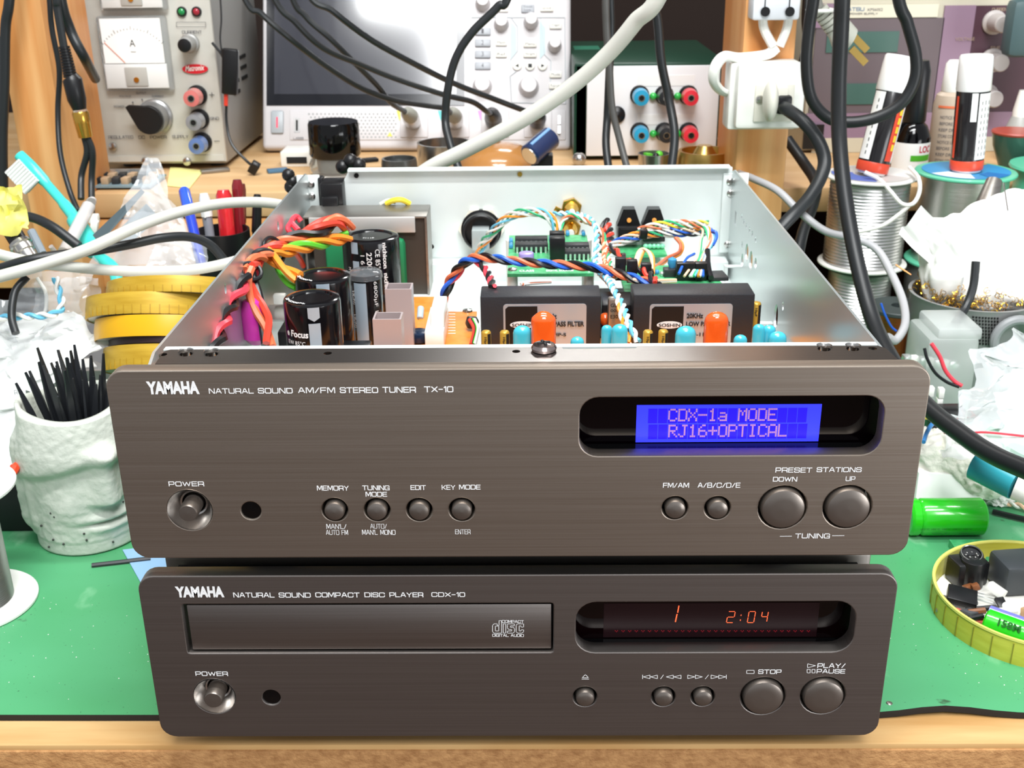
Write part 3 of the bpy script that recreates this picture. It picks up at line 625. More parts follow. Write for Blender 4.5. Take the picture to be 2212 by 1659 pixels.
# main board in front with components
mb = O('main_board', MB().prism([(-.118, .030), (.1195, .030), (.1195, .150), (-.016, .150), (-.016, .092), (-.118, .092)], .0014, Matrix.Translation((0, 0, .1068))), pcb_o, tun)
filt = M('filter_case', '#26272b', .42, bump=((900, 900, 900), .12)); lab_s = M('filter_label', '#b4bec9', .3, .5); lab_k = M('filter_label_black', '#08090c', .5)
def filterblock(x0, x1, yf, yb, lx0, lx1, ly0, ltxt, big=None):
    zt = .132; a = Zp(x0, yf, zt); b_ = Zp(x1, yf, zt); yk = Zp((x0+x1)/2, yb, zt).y; Yf = a.y
    f = O('filter_block', MB().box(((a.x+b_.x)/2, (Yf+yk)/2, (.1082+zt)/2), (b_.x-a.x, yk-Yf, zt-.1082), None, .0007), filt, tun)
    l0, l1 = A(lx0, ly0, Yf), A(lx1, ly0, Yf); zz = l0.z; w = l1.x-l0.x; hh = zz-.1085
    O('label_plate', plate(rrect(l0.x, l1.x, zz-hh, zz, .0014, 4), [], .0003, Matrix.Translation((0, Yf, 0)) @ XZ(0)), lab_s, f)
    O('label_black_field', plate([(l0.x+.0009, zz-hh), (l0.x+w*.41, zz-hh), (l0.x+w*.41, zz-.0010), (l0.x+.0022, zz-.0010), (l0.x+.0009, zz-.0022)], [], .0002, Matrix.Translation((0, Yf-.0003, 0)) @ XZ(0)), lab_k, f)
    P = A(lx0+42, ly0+45, Yf-.0006); e = [(P.x+.0056*math.cos(2*PI*i/28), P.z+.0017*math.sin(2*PI*i/28)) for i in range(28)]
    O('emblem_oval', plate(e, [], .0001, Matrix.Translation((0, Yf-.0005, 0)) @ XZ(0)), white_ink, f)
    m = Yf-.0009
    text('SOSHIN', plane_m((P.x-.0048, m, P.z-.0008), (1, 0, 0), (0, 0, 1)), .0096, .0016, black_mt, f, .02)
    for s, u0, u1, v0, v1 in ltxt:
        textblk(s, lx0+u0, lx0+u1, ly0+v0, ly0+v1, m, f)
    return Yf
def textblk(s, x0, x1, y0, y1, Y, par):
    a, b_, c = A(x0, y1, Y), A(x1, y1, Y), A(x0, y0, Y); text(s, plane_m((a.x, Y, a.z), (1, 0, 0), (0, 0, 1)), b_.x-a.x, c.z-a.z, black_mt, par, .035)
filterblock(1037, 1299, 641, 616, 1087, 1267, 657, [('20KHz', 78, 116, 21, 32), ('LOW PASS FILTER', 78, 175, 38, 49), ('20KLPIP-S', 78, 136, 63, 70)])
filterblock(1369, 1633, 637, 611, 1404, 1583, 657, [('20KHz', 79, 115, 20, 31), ('LOW PASS FILTER', 78, 174, 38, 48), ('F99-11', 80, 116, 62, 70)])
tant_o = M('orange_dipped', '#d9591c', .15, coat=.8); cyan_c = M('blue_dipped', '#41b4cc', .18, coat=.6)
def drop(px, py, wpx, Y, hpx, mt, name, zb=.1080, peak=.0, sx=1.0):
    P = A(px, py, Y); r = mm(wpx/2, P); zt = P.z; h = zt-zb
    prof = [(r*.8, 0), (r*.98, h*.2), (r, h*.5), (r*.98, h-r*.85), (r*.90, h-r*.52), (r*.74, h-r*.28), (r*.50, h-r*.12), (r*.22, h-r*.03), (0, h)] if not peak else [(r*.8, 0), (r, h*.2), (r*.98, h*.5), (r*.99, h-r*.78), (r*.92, h-r*.52), (r*.60, h-r*.24), (r*.34, h-r*.07), (r*.12, h-r*.01), (0, h)]
    me = MB().lathe(prof, (0, 0, 0), n=24); m = Matrix.Translation((P.x, Y, zb)) @ Matrix.Diagonal((1, .72, 1, 1)); me.v = [m @ v for v in me.v]
    return O(name, me, mt, tun)
drop(1174, 672, 55, .100, 0, tant_o, 'film_capacitor', peak=1); drop(1549, 673, 54, .100, 0, tant_o, 'film_capacitor')
for px, py, w, Y in ((1128, 703, 41, .102), (1247, 727, 30, .104), (1311, 702, 24, .112), (1339, 700, 36, .108), (1482, 704, 46, .102), (1600, 723, 30, .098), (1640, 700, 27, .112), (1662, 702, 30, .114), (1681, 716, 40, .108)):
    drop(px, py, w, Y, 0, cyan_c, 'blue_capacitor')
gold_c = M('gold_sleeve', '#c9a040', .3, .5)
for px, py, Y in ((1050, 714, .112), (1090, 714, .112), (1400, 713, .108), (1433, 712, .108), (1634, 652, .150)):
    P = A(px, py, Y); r = mm(10.5, P); c = O('small_capacitor', MB().lathe([(r, .1082), (r, P.z-.0008), (r-.0004, P.z-.0002), (r-.0009, P.z), (0, P.z-.0001)], (P.x, P.y, 0), n=24), gold_c, tun)
    O('dark_band', patch(P, r, 18, 60, .1082, P.z-.001), black_mt, c); textcyl('10µF', P, r+.0002, -8, P.z-.0042, .0040, .0012, black_mt, c, True, .02)
P = A(1330, 650, .140); cr = O('crystal_can', MB().box((P.x, .142, .1195), (.0066, .0045, .022), None, .0012), M('nickel_can', '#b3a89c', .3, .85), tun)
for s, z in (('GD9', .1265), ('005J', .1238), ('E302', .1212)): text(s, plane_m((P.x-.0022, .13965, z), (1, 0, 0), (0, 0, 1)), .0044, .0017, black_mt, cr, .01)
P = A(1318, 672, .146); O('orange_part', MB().sph((P.x-.002, .148, .118), .003, 8), tant_o, tun)
P = A(1345, 622, .150); O('relay', MB().bx(P.x-.009, P.x+.006, .150, .170, .1090, .1240, .0006), black_pl, tun)
for k, (px, w_) in enumerate(((1537, 52), (1388, 52), (1610, 50))):
    P = A(px, 742-(k == 0)*0, .070); g = MB().lathe([(.0012, 0), (.0058, .0012), (.0064, .0040), (.0052, .0062), (0, .0068)], (P.x+.003, .066, .1240), n=24); 
    if k != 1: O('disc_capacitor', g, M('ceramic_disc', '#c98a5c', .35), tun)
# clear square tubes (heat sink covers)
sqm = M('aluminium_tube', '#b9abab', .35, .35)
for px, py, Y, w, d_, zb in ((838, 682, .125, .0122, .0098, .1082), (862, 618, .165, .0122, .0098, .0921)):
    P = A(px, py, Y); z = P.z; m = plane_m((P.x, Y, zb), (1, 0, 0), (0, 1, 0))
    O('square_tube', plate([(-w/2, -d_/2), (w/2, -d_/2), (w/2, d_/2), (-w/2, d_/2)], [rrect(-w/2+.0008, w/2-.0008, -d_/2+.0008, d_/2-.0008, .0005, 2)], z-zb, m, 0), sqm, tun)
O('fuse_holder', MB().bx(-.083, -.069, .150, .160, .0921, .1045, .001).bx(-.112, -.094, .155, .182, .0921, .1105, .001), black_pl, tun)
P = A(602, 700, .175); O('mounting_plate', MB().box((P.x+.002, .176, .1125), (.020, .022, .001)), steel, tun)
P = A(606, 672, .185); O('terminal', MB().box((P.x, .186, .1165), (.006, .004, .005), None, .0008), white_pl, tun)
P = A(551, 690, .138); O('pink_capacitor', MB().lathe([(.0035, -.011), (.0062, -.008), (.0065, .004), (.0045, .009), (0, .0105)], P, n=20), M('magenta_dip', '#b5309a', .2, coat=.5), tun)
# small converter board standing on white posts
d0, d1 = A(1096, 590, .196), A(1283, 590, .196); zb = .125
gb = O('converter_board', MB().bx(d0.x, d1.x, .196, .268, zb-.0016, zb), pcb_g, tun)
for px, py in ((1107, 583), (1272, 583)):
    P = Zp(px, py, zb); O('board_screw', MB().lathe([(.0024, 0), (.0022, .0008), (0, .0013)], P, n=20), steel, gb)
    O('white_post', MB().cyl((P.x, P.y, FZ), .0026, zb-.0016-FZ, n=12), white_pl, tun)
for px, py in ((1103, 512), (1268, 512)):
    P = Zp(px, py, zb); O('white_post', MB().cyl((P.x, P.y, FZ), .0026, zb-.0016-FZ, n=12), white_pl, tun)
chip_b = M('chip_black', '#2c2d2f', .45)
pins_m = M('tinned_pins', '#e4e6e6', .25, .8)
def dip(x, y, z, w, par, npin=7, dy=.0064):
    c = O('chip', MB().bx(x-w/2, x+w/2, y-dy/2, y+dy/2, z+.0008, z+.0046, .0004), chip_b, par)
    g = MB()
    for i in range(npin):
        for s in (-1, 1):
            px_ = x-w/2+w*(i+.5)/npin; g.bx(px_-.0005, px_+.0005, y+s*(dy/2+.0003)-.0003, y+s*(dy/2+.0003)+.0003, z, z+.0032).bx(px_-.0003, px_+.0003, y+s*(dy/2+.0003)-.0002, y+s*(dy/2+.0015)+.0002, z, z+.0003)
    O('pins', g, pins_m, c)
def at_board(px, py): P = Zp(px, py, zb); return P
Q = at_board(1148, 545); dip(Q.x, Q.y+.002, zb, .0172, gb); dip(Q.x, Q.y+.0135, zb, .0172, gb)
Q = at_board(1246, 558); dip(Q.x, Q.y, zb, .0135, gb, 6); dip(Q.x, Q.y+.012, zb, .0135, gb, 6)
Q = at_board(1204, 560); O('pin_header', MB().box((Q.x, Q.y, zb+.006), (.0076, .0060, .0115), None, .0004).box((Q.x, Q.y+.010, zb+.006), (.0076, .0060, .0115), None, .0004), black_pl, gb)
Q = at_board(1137, 570); O('purple_capacitor', MB().cyl((Q.x, Q.y, zb), .0039, .0060, n=24, bev=.0008), M('lilac_sleeve', '#9a8ac8', .25), gb)
for px, py in ((1104, 525), (1104, 535), (1190, 520), (1260, 508), (1226, 508)):
    Q = at_board(px, py); O('resistor', MB().cyl((Q.x, Q.y-.003, zb+.0013), .0011, .006, (0, 1, 0), 10, .0003), M('resistor_cyan', '#3f8fc0', .3) if px == 1104 and py == 525 else bpy.data.materials['resistor_cyan'], gb)
for s, x0, x1, y0, y1 in (('DSP', 1190, 1214, 576, 580), ('DIGITAL ISOLATOR', 1180, 1240, 582.5, 586.5), ('CLASS', 1122, 1154, 583, 587)):
    a, b_, c = Zp(x0, y1, zb+.0001), Zp(x1, y1, zb+.0001), Zp(x0, y0, zb+.0001); text(s, plane_m(a, (1, 0, 0), (0, 1, 0)), b_.x-a.x, c.y-a.y, white_ink, gb, .02)
# second board behind the right block
zc = .118
a, b_ = Zp(1340, 596, zc), Zp(1567, 606, zc)
rb = O('digital_board', MB().add([(a.x, .180, zc-.0016), (b_.x, .180, zc-.0016), (b_.x-.006, .232, zc-.0016), (a.x, .232, zc-.0016), (a.x, .180, zc), (b_.x, .180, zc), (b_.x-.006, .232, zc), (a.x, .232, zc)], [(0, 3, 2, 1), (4, 5, 6, 7), (0, 1, 5, 4), (1, 2, 6, 5), (2, 3, 7, 6), (3, 0, 4, 7)]), pcb_g, tun)
for px, w in ((1479, .0092), (1512, .0060)):
    P = Zp(px, 604, zc); O('pin_header', MB().box((P.x, P.y, zc+.0045), (w, .0050, .0090), None, .0004), black_pl, rb)
P = Zp(1546, 600, zc); O('chip', MB().box((P.x, P.y, zc+.001), (.010, .012, .002), (0, 0, .1), .0003), chip_b, rb)
P = Zp(1450, 596, zc); O('chip', MB().box((P.x, P.y, zc+.002), (.008, .006, .004), None, .0003), chip_b, rb)
for px, py in ((1365, 585), (1340, 580), (1395, 592), (1400, 606)): P = A(px, py, .19); O('plug', MB().box(P, (.0050, .0045, .011), None, .0004), black_pl, tun)
cyan_r = bpy.data.materials['resistor_cyan']
for i in range(9):
    P = Zp(1385+i*15+(i % 3)*2, 588+(i % 2)*4, zc+.001); O('bead_part', MB().sph(P, .0013, 6, (1, 1, 1.1)), cyan_r if i % 3 else pins_m, rb)
P = A(1452, 572, .215); O('blue_capacitor', MB().lathe([(.0004, -.006), (.0010, -.003), (.0024, .001), (.0022, .003), (0, .0042)], P, n=16), cyan_r, rb)
O('base_tray', MB().bx(.005, .105, .170, .245, .0900, .1020, .001), black_mt, tun)
# rear panel: round socket, gold connectors, optical modules, tiny board
P = A(1040, 494, yr-.001)
O('round_socket', MB().lathe([(.0118, 0), (.0118, .0030), (.0108, .0032), (.0108, .0095), (.0100, .0105), (.0092, .0105), (.0092, .0060), (0, .0060)], P, (0, -1, 0), 36), black_pl, tun)
rs = tun.children[-1]
hexn = [(P.x+.0135*math.cos(PI/3*i), P.z+.0135*math.sin(PI/3*i)) for i in range(6)]
O('hex_nut', plate(hexn, [circ(P.x, P.z, .0105)], .0030, Matrix.Translation((0, yr-.0005, 0)) @ XZ(0)), M('cream_nut', '#e8e4d4', .4), tun)
O('socket_insert', MB().bx(P.x-.0050, P.x+.0050, yr-.018, yr-.006, P.z-.0085, P.z+.0035, .0006), M('clear_grey_insert', '#bfc8c8', .2, .1, trans=.3), tun)
for px, py in ((1234, 448), (1232, 492)):
    P = A(px, py, yr-.0005); hxp = [(P.x+.0062*math.cos(PI/3*i+.3), P.z+.0062*math.sin(PI/3*i+.3)) for i in range(6)]
    g = O('coax_socket', plate(hxp, [circ(P.x, P.z, .0030, 16)], .0035, Matrix.Translation((0, yr-.0005, 0)) @ XZ(0), .0003), gold, tun)
    O('gold_sleeve', MB().lathe([(.0044, .003), (.0040, .0055), (.0030, .0070), (.0022, .0105), (0, .0105)], P, (0, -1, 0), 20), gold, g)
    O('white_core', MB().cyl(P+Vector((0, -.010, 0)), .0018, .0030, (0, -1, 0), 14), white_pl, g)
P = A(1208, 455, yr-.002); O('solder_lug', MB().box(P, (.006, .001, .003), (0, .5, 0), .0003), gold, tun)
for px in (1357, 1411):
    P = A(px, 478, yr-.004); x = P.x; z1, z0 = A(px, 448, yr-.004).z, A(px, 515, yr-.004).z; zm = z1-(z1-z0)*.52
    g = MB().prism([(x-.0068, zm), (x+.0068, zm), (x+.0034, z1), (x-.0034, z1)], .008, Matrix.Translation((0, yr-.001, 0)) @ XZ(0)).bx(x-.0064, x+.0064, yr-.012, yr-.001, z0, zm, .0006).bx(x-.0050, x+.0050, yr-.0135, yr-.011, zm-.006, zm-.001)
    m_ = O('optical_module', g, black_pl, tun); O('lens_plug', MB().cyl((x, yr-.0085, z1-.0062), .0013, .0015, (0, -1, 0), 14), M('amber', '#e8a050', .3), m_)
zz = A(1390, 533, yr-.012).z
ob2 = O('optical_board', MB().bx(A(1342, 533, yr-.02).x, A(1440, 533, yr-.02).x, yr-.024, yr-.002, zz-.003, zz-.0015), pcb_g, tun)
for i in range(5): O('solder_bead', MB().sph((A(1395+i*9, 525, yr-.012).x, yr-.012, zz+.0002), .0016, 6), M('glass_green', '#7fd0a8', .15) if i == 0 else bpy.data.materials['glass_green'], ob2)
# ---- wires
def tw(name, pts, cols, r, pitch=.012, R=None, n=6, ph=0, k=14):
    path = spl(pp(*pts), k); h = bpy.data.objects.new(name, None); COL.objects.link(h); h.empty_display_size = .005; h.parent = tun; 
    twist(h, path, cols, r, R, pitch, 'wire', n, ph); return h
def single(pts, mt, r, name='wire', k=8): return O(name, MB().tube(spl(pp(*pts), k), r, 8), mt, tun)
tw('wire_harness', [(955, 665, .205), (962, 630, .205), (975, 600, .205), (1003, 566, .20), (1040, 556, .195), (1100, 563, .19), (1180, 570, .188), (1250, 574, .186), (1295, 580, .184), (1340, 592, .18), (1380, 604, .175), (1415, 612, .17)], [blue_w, black_w, rust_w, ], .00112, .022, k=16)
tw('wire_harness', [(958, 650, .206), (975, 612, .206), (1005, 572, .202), (1025, 562, .20), (1045, 578, .19), (1058, 600, .17), (1064, 618, .15)], [pink_w, black_w], .0010, .020)
tw('wire_harness', [(1035, 548, .288), (1045, 525, .285), (1070, 495, .275), (1100, 468, .27), (1140, 458, .265), (1175, 462, .262), (1196, 480, .26), (1206, 510, .258)], [teal_w, white_w, orange_w, cyan_w, white_w], .00068, .034, R=.0020)
tw('wire_harness', [(1195, 462, .290), (1235, 461, .285), (1270, 470, .27), (1288, 495, .25), (1288, 540, .235), (1285, 565, .225), (1300, 580, .21)], [cyan_w, white_w], .0008, .008)
tw('wire_harness', [(1212, 510, .255), (1215, 480, .262), (1235, 465, .27), (1270, 478, .262), (1300, 500, .25), (1310, 540, .24), (1320, 575, .21)], [rust_w, white_w, teal_w], .0006, .016)
tw('wire_harness', [(1308, 476, .285), (1300, 510, .27), (1306, 525, .25), (1340, 550, .225), (1370, 575, .20), (1400, 592, .18), (1420, 612, .16)], [red_w, black_w], .0011, .022)
tw('wire_harness', [(1310, 478, .285), (1318, 510, .27), (1312, 530, .26)], [red_w, black_w], .0013, .010)
tw('wire_harness', [(1255, 475, .27), (1290, 490, .262), (1305, 525, .245), (1306, 560, .23), (1315, 585, .20), (1330, 598, .18)], [peach_w, rust_w], .0008, .006)
tw('wire_harness', [(1285, 578, .20), (1310, 600, .18), (1325, 625, .15), (1345, 660, .132), (1358, 695, .118), (1378, 738, .11)], [cyan_w, white_w], .00085, .010)
tw('wire_harness', [(1295, 590, .20), (1318, 615, .17), (1335, 650, .138), (1345, 690, .122), (1360, 742, .11)], [orange_w, white_w], .00075, .012)
tw('wire_harness', [(1300, 550, .25), (1335, 525, .25), (1380, 508, .25), (1420, 502, .25), (1470, 497, .25), (1518, 490, .25)], [white_w, teal_w, orange_w, peach_w, blue_w, white_w], .00065, .026, R=.0021)
tw('wire_harness', [(1380, 500, .25), (1420, 488, .25), (1470, 484, .25), (1530, 486, .248)], [rust_w, white_w, teal_w, yellow_w, white_w], .00065, .022, R=.0019)
tw('wire_harness', [(1430, 508, .25), (1480, 505, .25), (1530, 503, .248)], [blue_w, white_w, black_w], .00065, .018, R=.0012)
for i, (mt, x0, x1, Y) in enumerate(((teal_w, 1522, 1499, .20), (white_w, 1528, 1490, .20), (orange_w, 1533, 1508, .20), (blue_w, 1537, 1519, .20), (white_w, 1525, 1494, .20), (peach_w, 1518, 1478, .20), (rust_w, 1530, 1510, .20), (cyan_w, 1540, 1500, .20), (teal_w, 1519, 1496, .20), (white_w, 1534, 1512, .20))):
    single([(x0-14, 488+i, .25), (x0, 492+i, .245), (x0+6-(i % 3)*5, 520, .235), (x0-8-(i % 4)*3, 555, .215), (x1, 597, Y)], mt, .00065)
single([(1530, 500, .245), (1545, 500, .24), (1548, 512, .235), (1540, 530, .232)], blue_w, .0008); single([(1532, 505, .245), (1543, 508, .24), (1543, 520, .235), (1536, 535, .232)], cyan_w, .0007)
single([(1528, 540, .22), (1530, 575, .21), (1536, 600, .20)], black_w, .0014); single([(1500, 548, .22), (1482, 560, .21), (1466, 592, .20)], blue_w, .0007)
single([(1458, 512, .27), (1470, 528, .265), (1466, 545, .26), (1440, 558, .25), (1415, 578, .23)], rust_w, .0010); single([(1462, 512, .27), (1475, 530, .265), (1468, 550, .26), (1440, 564, .25), (1418, 582, .23)], orange_w, .0008)
for i in range(4): single([(1368+i*3, 578, .22), (1378+i*4, 545, .225), (1392+i*2, 538+i, .225), (1405+i*2, 555, .22), (1412, 590, .20)], (peach_w, white_w, peach_w, orange_w)[i], .0007)
P = A(1390, 505, .246); O('cable_tie', MB().box(P, (.0042, .0050, .0052), (0, .1, 0), .0008), black_pl, tun)
for i, mt in enumerate((white_w, teal_w, white_w, rust_w)): single([(1330+i*2, 590, .20), (1350+i*3, 600+i*2, .18), (1390, 606+i*2, .175), (1460, 605+i, .19)], (peach_w, white_w, white_w, peach_w)[i], .0008)
for i in range(3): single([(1125+i*3, 614, .165), (1150, 608+i*2, .17), (1190, 607+i, .175)], (white_w, rust_w, white_w)[i], .0008)
single([(1335, 560, .23), (1340, 565, .22), (1344, 585, .20)], green_w, .0008); single([(1330, 562, .23), (1330, 575, .22)], white_w, .001)
single([(835, 440, .300), (850, 433, .298), (868, 432, .298), (885, 440, .300)], yellow_w, .0016); single([(822, 442, .302), (838, 434, .302), (855, 436, .302)], grey_cab, .0014)
# mains and secondary wires at the left
thick = .0017
tw('power_wires', [(756, 490, .235), (725, 480, .225), (690, 498, .215), (650, 510, .21), (610, 525, .198), (580, 543, .182), (553, 560, .162), (540, 582, .146)], [red_w, rust_w, black_w], .0017, .040, R=.0022, k=12)
tw('power_wires', [(752, 492, .245), (730, 470, .235), (700, 482, .225), (668, 500, .218), (630, 515, .212), (590, 538, .186), (560, 560, .165)], [red_w, rust_w], .0016, .045, R=.0018, k=12)
tw('power_wires', [(752, 512, .23), (715, 520, .22), (680, 528, .21), (645, 536, .20), (605, 545, .19), (585, 554, .18)], [orange_w, orange_w, green_w], .0016, .036, R=.0020, k=12)
tw('power_wires', [(572, 543, .18), (592, 562, .178), (617, 580, .172), (645, 600, .166)], [orange_w, orange_w], .0017, .045, R=.0017, k=12)
single([(582, 540, .2), (592, 560, .192), (605, 590, .182), (622, 612, .172), (640, 622, .168)], green_w, .0016)
tw('power_wires', [(540, 582, .146), (538, 605, .142), (547, 640, .138), (562, 670, .133), (577, 700, .128), (582, 745, .118)], [red_w, rust_w], .0017, .060, R=.0019, k=12)
single([(538, 575, .148), (550, 605, .146), (563, 650, .140), (566, 700, .132), (572, 745, .122)], black_w, .0017)
tw('power_wires', [(534, 600, .138), (520, 625, .130), (502, 655, .120), (484, 695, .104), (472, 735, .090), (464, 765, .080)], [pink_w, black_w], .0017, .026, R=.0018, k=12)
single([(645, 498, .235), (630, 480, .24), (640, 468, .245), (650, 478, .245)], pink_w, .0015); single([(640, 515, .235), (622, 495, .235), (630, 478, .24)], pink_w, .0014)
single([(565, 562, .172), (560, 575, .165), (556, 590, .158)], pink_w, .0015); single([(637, 545, .21), (648, 560, .22), (655, 575, .225)], red_w, .0014)
for px, py, Y, rx, rot in ((592, 541, .188, .0064, (.4, 1.1, 0)), (542, 586, .146, .0046, (.5, .5, 0))):
    P = A(px, py, Y); m = Matrix.Translation(P) @ Euler(rot).to_matrix().to_4x4(); q = [m @ Vector((rx*math.cos(2*PI*i/28), rx*math.sin(2*PI*i/28), 0)) for i in range(29)]
    O('cable_tie', MB().tube(q, .0010, 8), black_w, tun)
for i, mt in enumerate((red_w, black_w, green_w, white_w)): single([(1015+i*3, 690, .17), (1025+i*2, 712, .165), (1018+i*2, 745, .155)], mt, .0011)
# ================================================================= bench clutter
SHZ = .1035
def extend(pts, r):   # lead cables on beyond the picture's edge instead of ending there
    P = pp(*pts)
    for end in (0, -1):
        x, y = pts[end][0], pts[end][1]; a, b_ = P[end], P[1 if end == 0 else -2]; d = (a-b_).normalized(); q = None
        if y < 0: q = [a+Vector((d.x*.05, .01, .10)), a+Vector((d.x*.06, .03, .32))]
        elif x < 0 or x > 2212: q = [a+Vector((d.x*.07, d.y*.05, 0)), a+Vector((d.x*.16, d.y*.08, 0))]
        if q:
            for v in q: v.z = max(v.z, r+.0005)
            P = (q[::-1]+P) if end == 0 else P+q
    return P
def cablething(name, label, pts, r, mt, cat='cable', group=None, n=12, k=10, flat=1):
    return S(name, label, cat, MB().tube(spl(extend(pts, r), k), r, n, flat=flat), mt, group, smooth=60)
def yaw_to(px): return -math.atan((px-1106)/F_PX)
# ---- left power supply
YP = .556
psu_p = M('psu_panel', '#cfcdc4', .45, .15, nz=((60, 60, 60), .3), col2='#c2c0b8'); psu_s = M('psu_case', '#9a9a98', .45, .3); clear_m = M('clear_acrylic', '#f4f6f6', .06, trans=.85, ior=1.2)
a, b_ = A(232, 358, YP), A(490, 357, YP); px0, px1 = a.x, b_.x; ztop = .30
ps = T('power_supply', 'pale grey regulated power supply with white ammeter and pointer knob, at left', 'power supply', ((px0+px1)/2, YP+.07, SHZ))
O('case', MB().box(((px0+px1)/2, YP+.076, (SHZ+.004+ztop)/2), (px1-px0, .148, ztop-SHZ-.004), None, .002), psu_s, ps)
pan = O('front_panel', MB().box(((px0+px1)/2, YP+.001, (SHZ+.006+ztop)/2), (px1-px0+.001, .004, ztop-SHZ-.006), None, .001), psu_p, ps)
Yq = YP-.0013
zsp = z_at(360, 333, Yq); O('lower_strip', MB().bx(px0+.001, px1-.001, Yq-.0004, Yq+.001, SHZ+.007, zsp-.001), psu_p, ps)
def meter(py0, py1, px_a, px_b, nm, needle):
    a, b_ = A(px_a, py0, Yq-.004), A(px_b, py1, Yq-.004); cx = (a.x+b_.x)/2; w = b_.x-a.x; z1, z0 = a.z, b_.z
    m = O('meter', MB().box((cx, Yq-.003, (z0+z1)/2), (w, .0065, z1-z0), None, .0022), clear_m, ps)
    O('dial_face', MB().bx(cx-w*.43, cx+w*.43, Yq-.0078, Yq-.0066, z0+(z1-z0)*.38, z1-(z1-z0)*.03), M('dial_white', '#f6f6f4', .4), m)
    O('lower_cover', MB().bx(cx-w*.45, cx+w*.45, Yq-.0080, Yq-.0064, z0+(z1-z0)*.04, z0+(z1-z0)*.37, .0006), M('meter_cover', '#dcdcda', .25), m)
    O('pivot_cover', MB().box((cx, Yq-.0084, z0+(z1-z0)*.20), (w*.32, .0016, (z1-z0)*.26), None, .0007), M('meter_grey', '#aeaca6', .3), m)
    O('pivot', MB().cyl((cx, Yq-.0088, z0+(z1-z0)*.16), .0020, .0012, (0, -1, 0), 16), gold, m)
    g = MB(); zc0 = z0+(z1-z0)*.30; R = (z1-z0)*.52
    for i in range(21):
        t = math.radians(140-100*i/20); L_ = R*(.05 if i % 5 else .10); d = Vector((math.cos(t), 0, math.sin(t))); P = Vector((cx, Yq-.0079, zc0))+d*R
        g.box(P+d*L_/2, (.0003, .0002, L_), (0, PI/2-t, 0))
    O('dial_scale', g, black_mt, m)
    if needle:
        P0 = Vector((cx-w*.14, Yq-.0081, z0+(z1-z0)*.39)); P1 = Vector((cx-w*.40, Yq-.0081, z0+(z1-z0)*.66)); O('needle', MB().tube([P0, P1], .0003, 6), rust_w, m)
        text('A', plane_m((cx-.0022, Yq-.0080, z0+(z1-z0)*.60), (1, 0, 0), (0, 0, 1)), .0044, .0052, black_mt, m); O('lettering', MB().bx(cx-.002, cx+.002, Yq-.0081, Yq-.0079, z0+(z1-z0)*.53, z0+(z1-z0)*.535), black_mt, m)
meter(35, 195, 206, 377, 0, True); meter(-140, 22, 195, 363, 1, False)
for px, py, c_ in ((393, 25, '#1d8a4a'), (425, 25, '#a02838')):
    P = A(px, py, Yq); f = O('indicator_lamp', MB().lathe([(.0038, 0), (.0036, .0016), (.0028, .0018)], P, (0, -1, 0), 20), black_pl, ps)
    O('lens', MB().sph(P+Vector((0, -.0010, 0)), .0028, 8, (1, .7, 1)), M('lamp_lens', c_, .1, coat=.5), f)
def tps(s, x0, x1, y0, y1, Y=Yq-.0011, par=pan, mt=black_mt): return textpx(s, x0, x1, y0, y1, Y, mt, par, 0)
ink = M('grey_ink', '#55555a', .6)
tps('CURRENT', 393, 436, 66, 73, mt=ink); tps('REGULATED', 234, 288, 293, 300, mt=ink); tps('DC', 299, 313, 293, 300, mt=ink); tps('POWER', 324, 360, 293, 300, mt=ink); tps('SUPPLY', 372, 407, 292, 299, mt=ink)
tps('POWER', 246, 269, 228, 233, mt=ink); tps('GND', 454, 473, 253, 259, mt=ink)
for s, x0, x1, y0, y1 in (('VOLTAGE', 257, 283, 206, 210), ('OUTPUT', 294, 316, 199, 203), ('CURRENT', 328, 354, 206, 210)): tps(s, x0, x1, y0, y1, mt=ink)
for x, y in ((287, 221), (307, 215), (328, 220)): O('index_dot', MB().cyl(A(x, y, Yq-.0010), .0006, .0003, (0, -1, 0), 8), ink, pan)
outline(pan, [((452, 205), (463, 205)), ((457.5, 200), (457.5, 210))], Yq-.0012, 1.4, black_mt); outline(pan, [((463, 305), (474, 305))], Yq-.0012, 1.4, black_mt)
outline(pan, poly((381, 48), (444, 48), (444, 58), (381, 58)), Yq-.0012, .9, ink)
# oval red badge with white script
P = A(421.5, 149, Yq-.001); rr = mm(28, P); e = [(P.x+rr*math.cos(2*PI*i/36), P.z+rr*.36*math.sin(2*PI*i/36)) for i in range(36)]
bd = O('badge', plate(e, [], .0006, Matrix.Translation((0, Yq-.0006, 0)) @ XZ(0)), M('badge_red', '#c8202c', .3), ps)
text('Metronix', plane_m((P.x-rr*.75, Yq-.0014, P.z-rr*.18), (1, 0, .06), (0, 0, 1)), rr*1.5, rr*.42, white_pl, bd, .01, .35)
# knobs and posts
P = A(395, 94, Yq-.012); kn = O('knob', MB().lathe([(.0072, 0), (.0072, .0035), (.0060, .0042), (.0056, .0150), (.0048, .0160)], (P.x+.0022, Yq, P.z-.001), (0, -1, 0), 24), psu_s, ps)
O('knob_cap', MB().cyl((P.x+.0022, Yq-.0150, P.z-.001), .0050, .0018, (0, -1, 0), 24, .0004), black_pl, kn)
P = A(312, 262, Yq-.010); cx, cz = P.x+.006, P.z+.002
k2 = O('pointer_knob', MB().lathe([(.0135, 0), (.0135, .003), (.0118, .0040), (.0112, .0150)], (cx, Yq, cz), (0, -1, 0), 32), M('knob_grey', '#8f8f8f', .3, .5), ps)
pt = [(cx+.0108*math.cos(math.radians(t)), cz+.0108*math.sin(math.radians(t))) for t in range(-160, 101, 13)]+[(cx-.0140, cz+.0115), (cx-.0165, cz+.0100)]
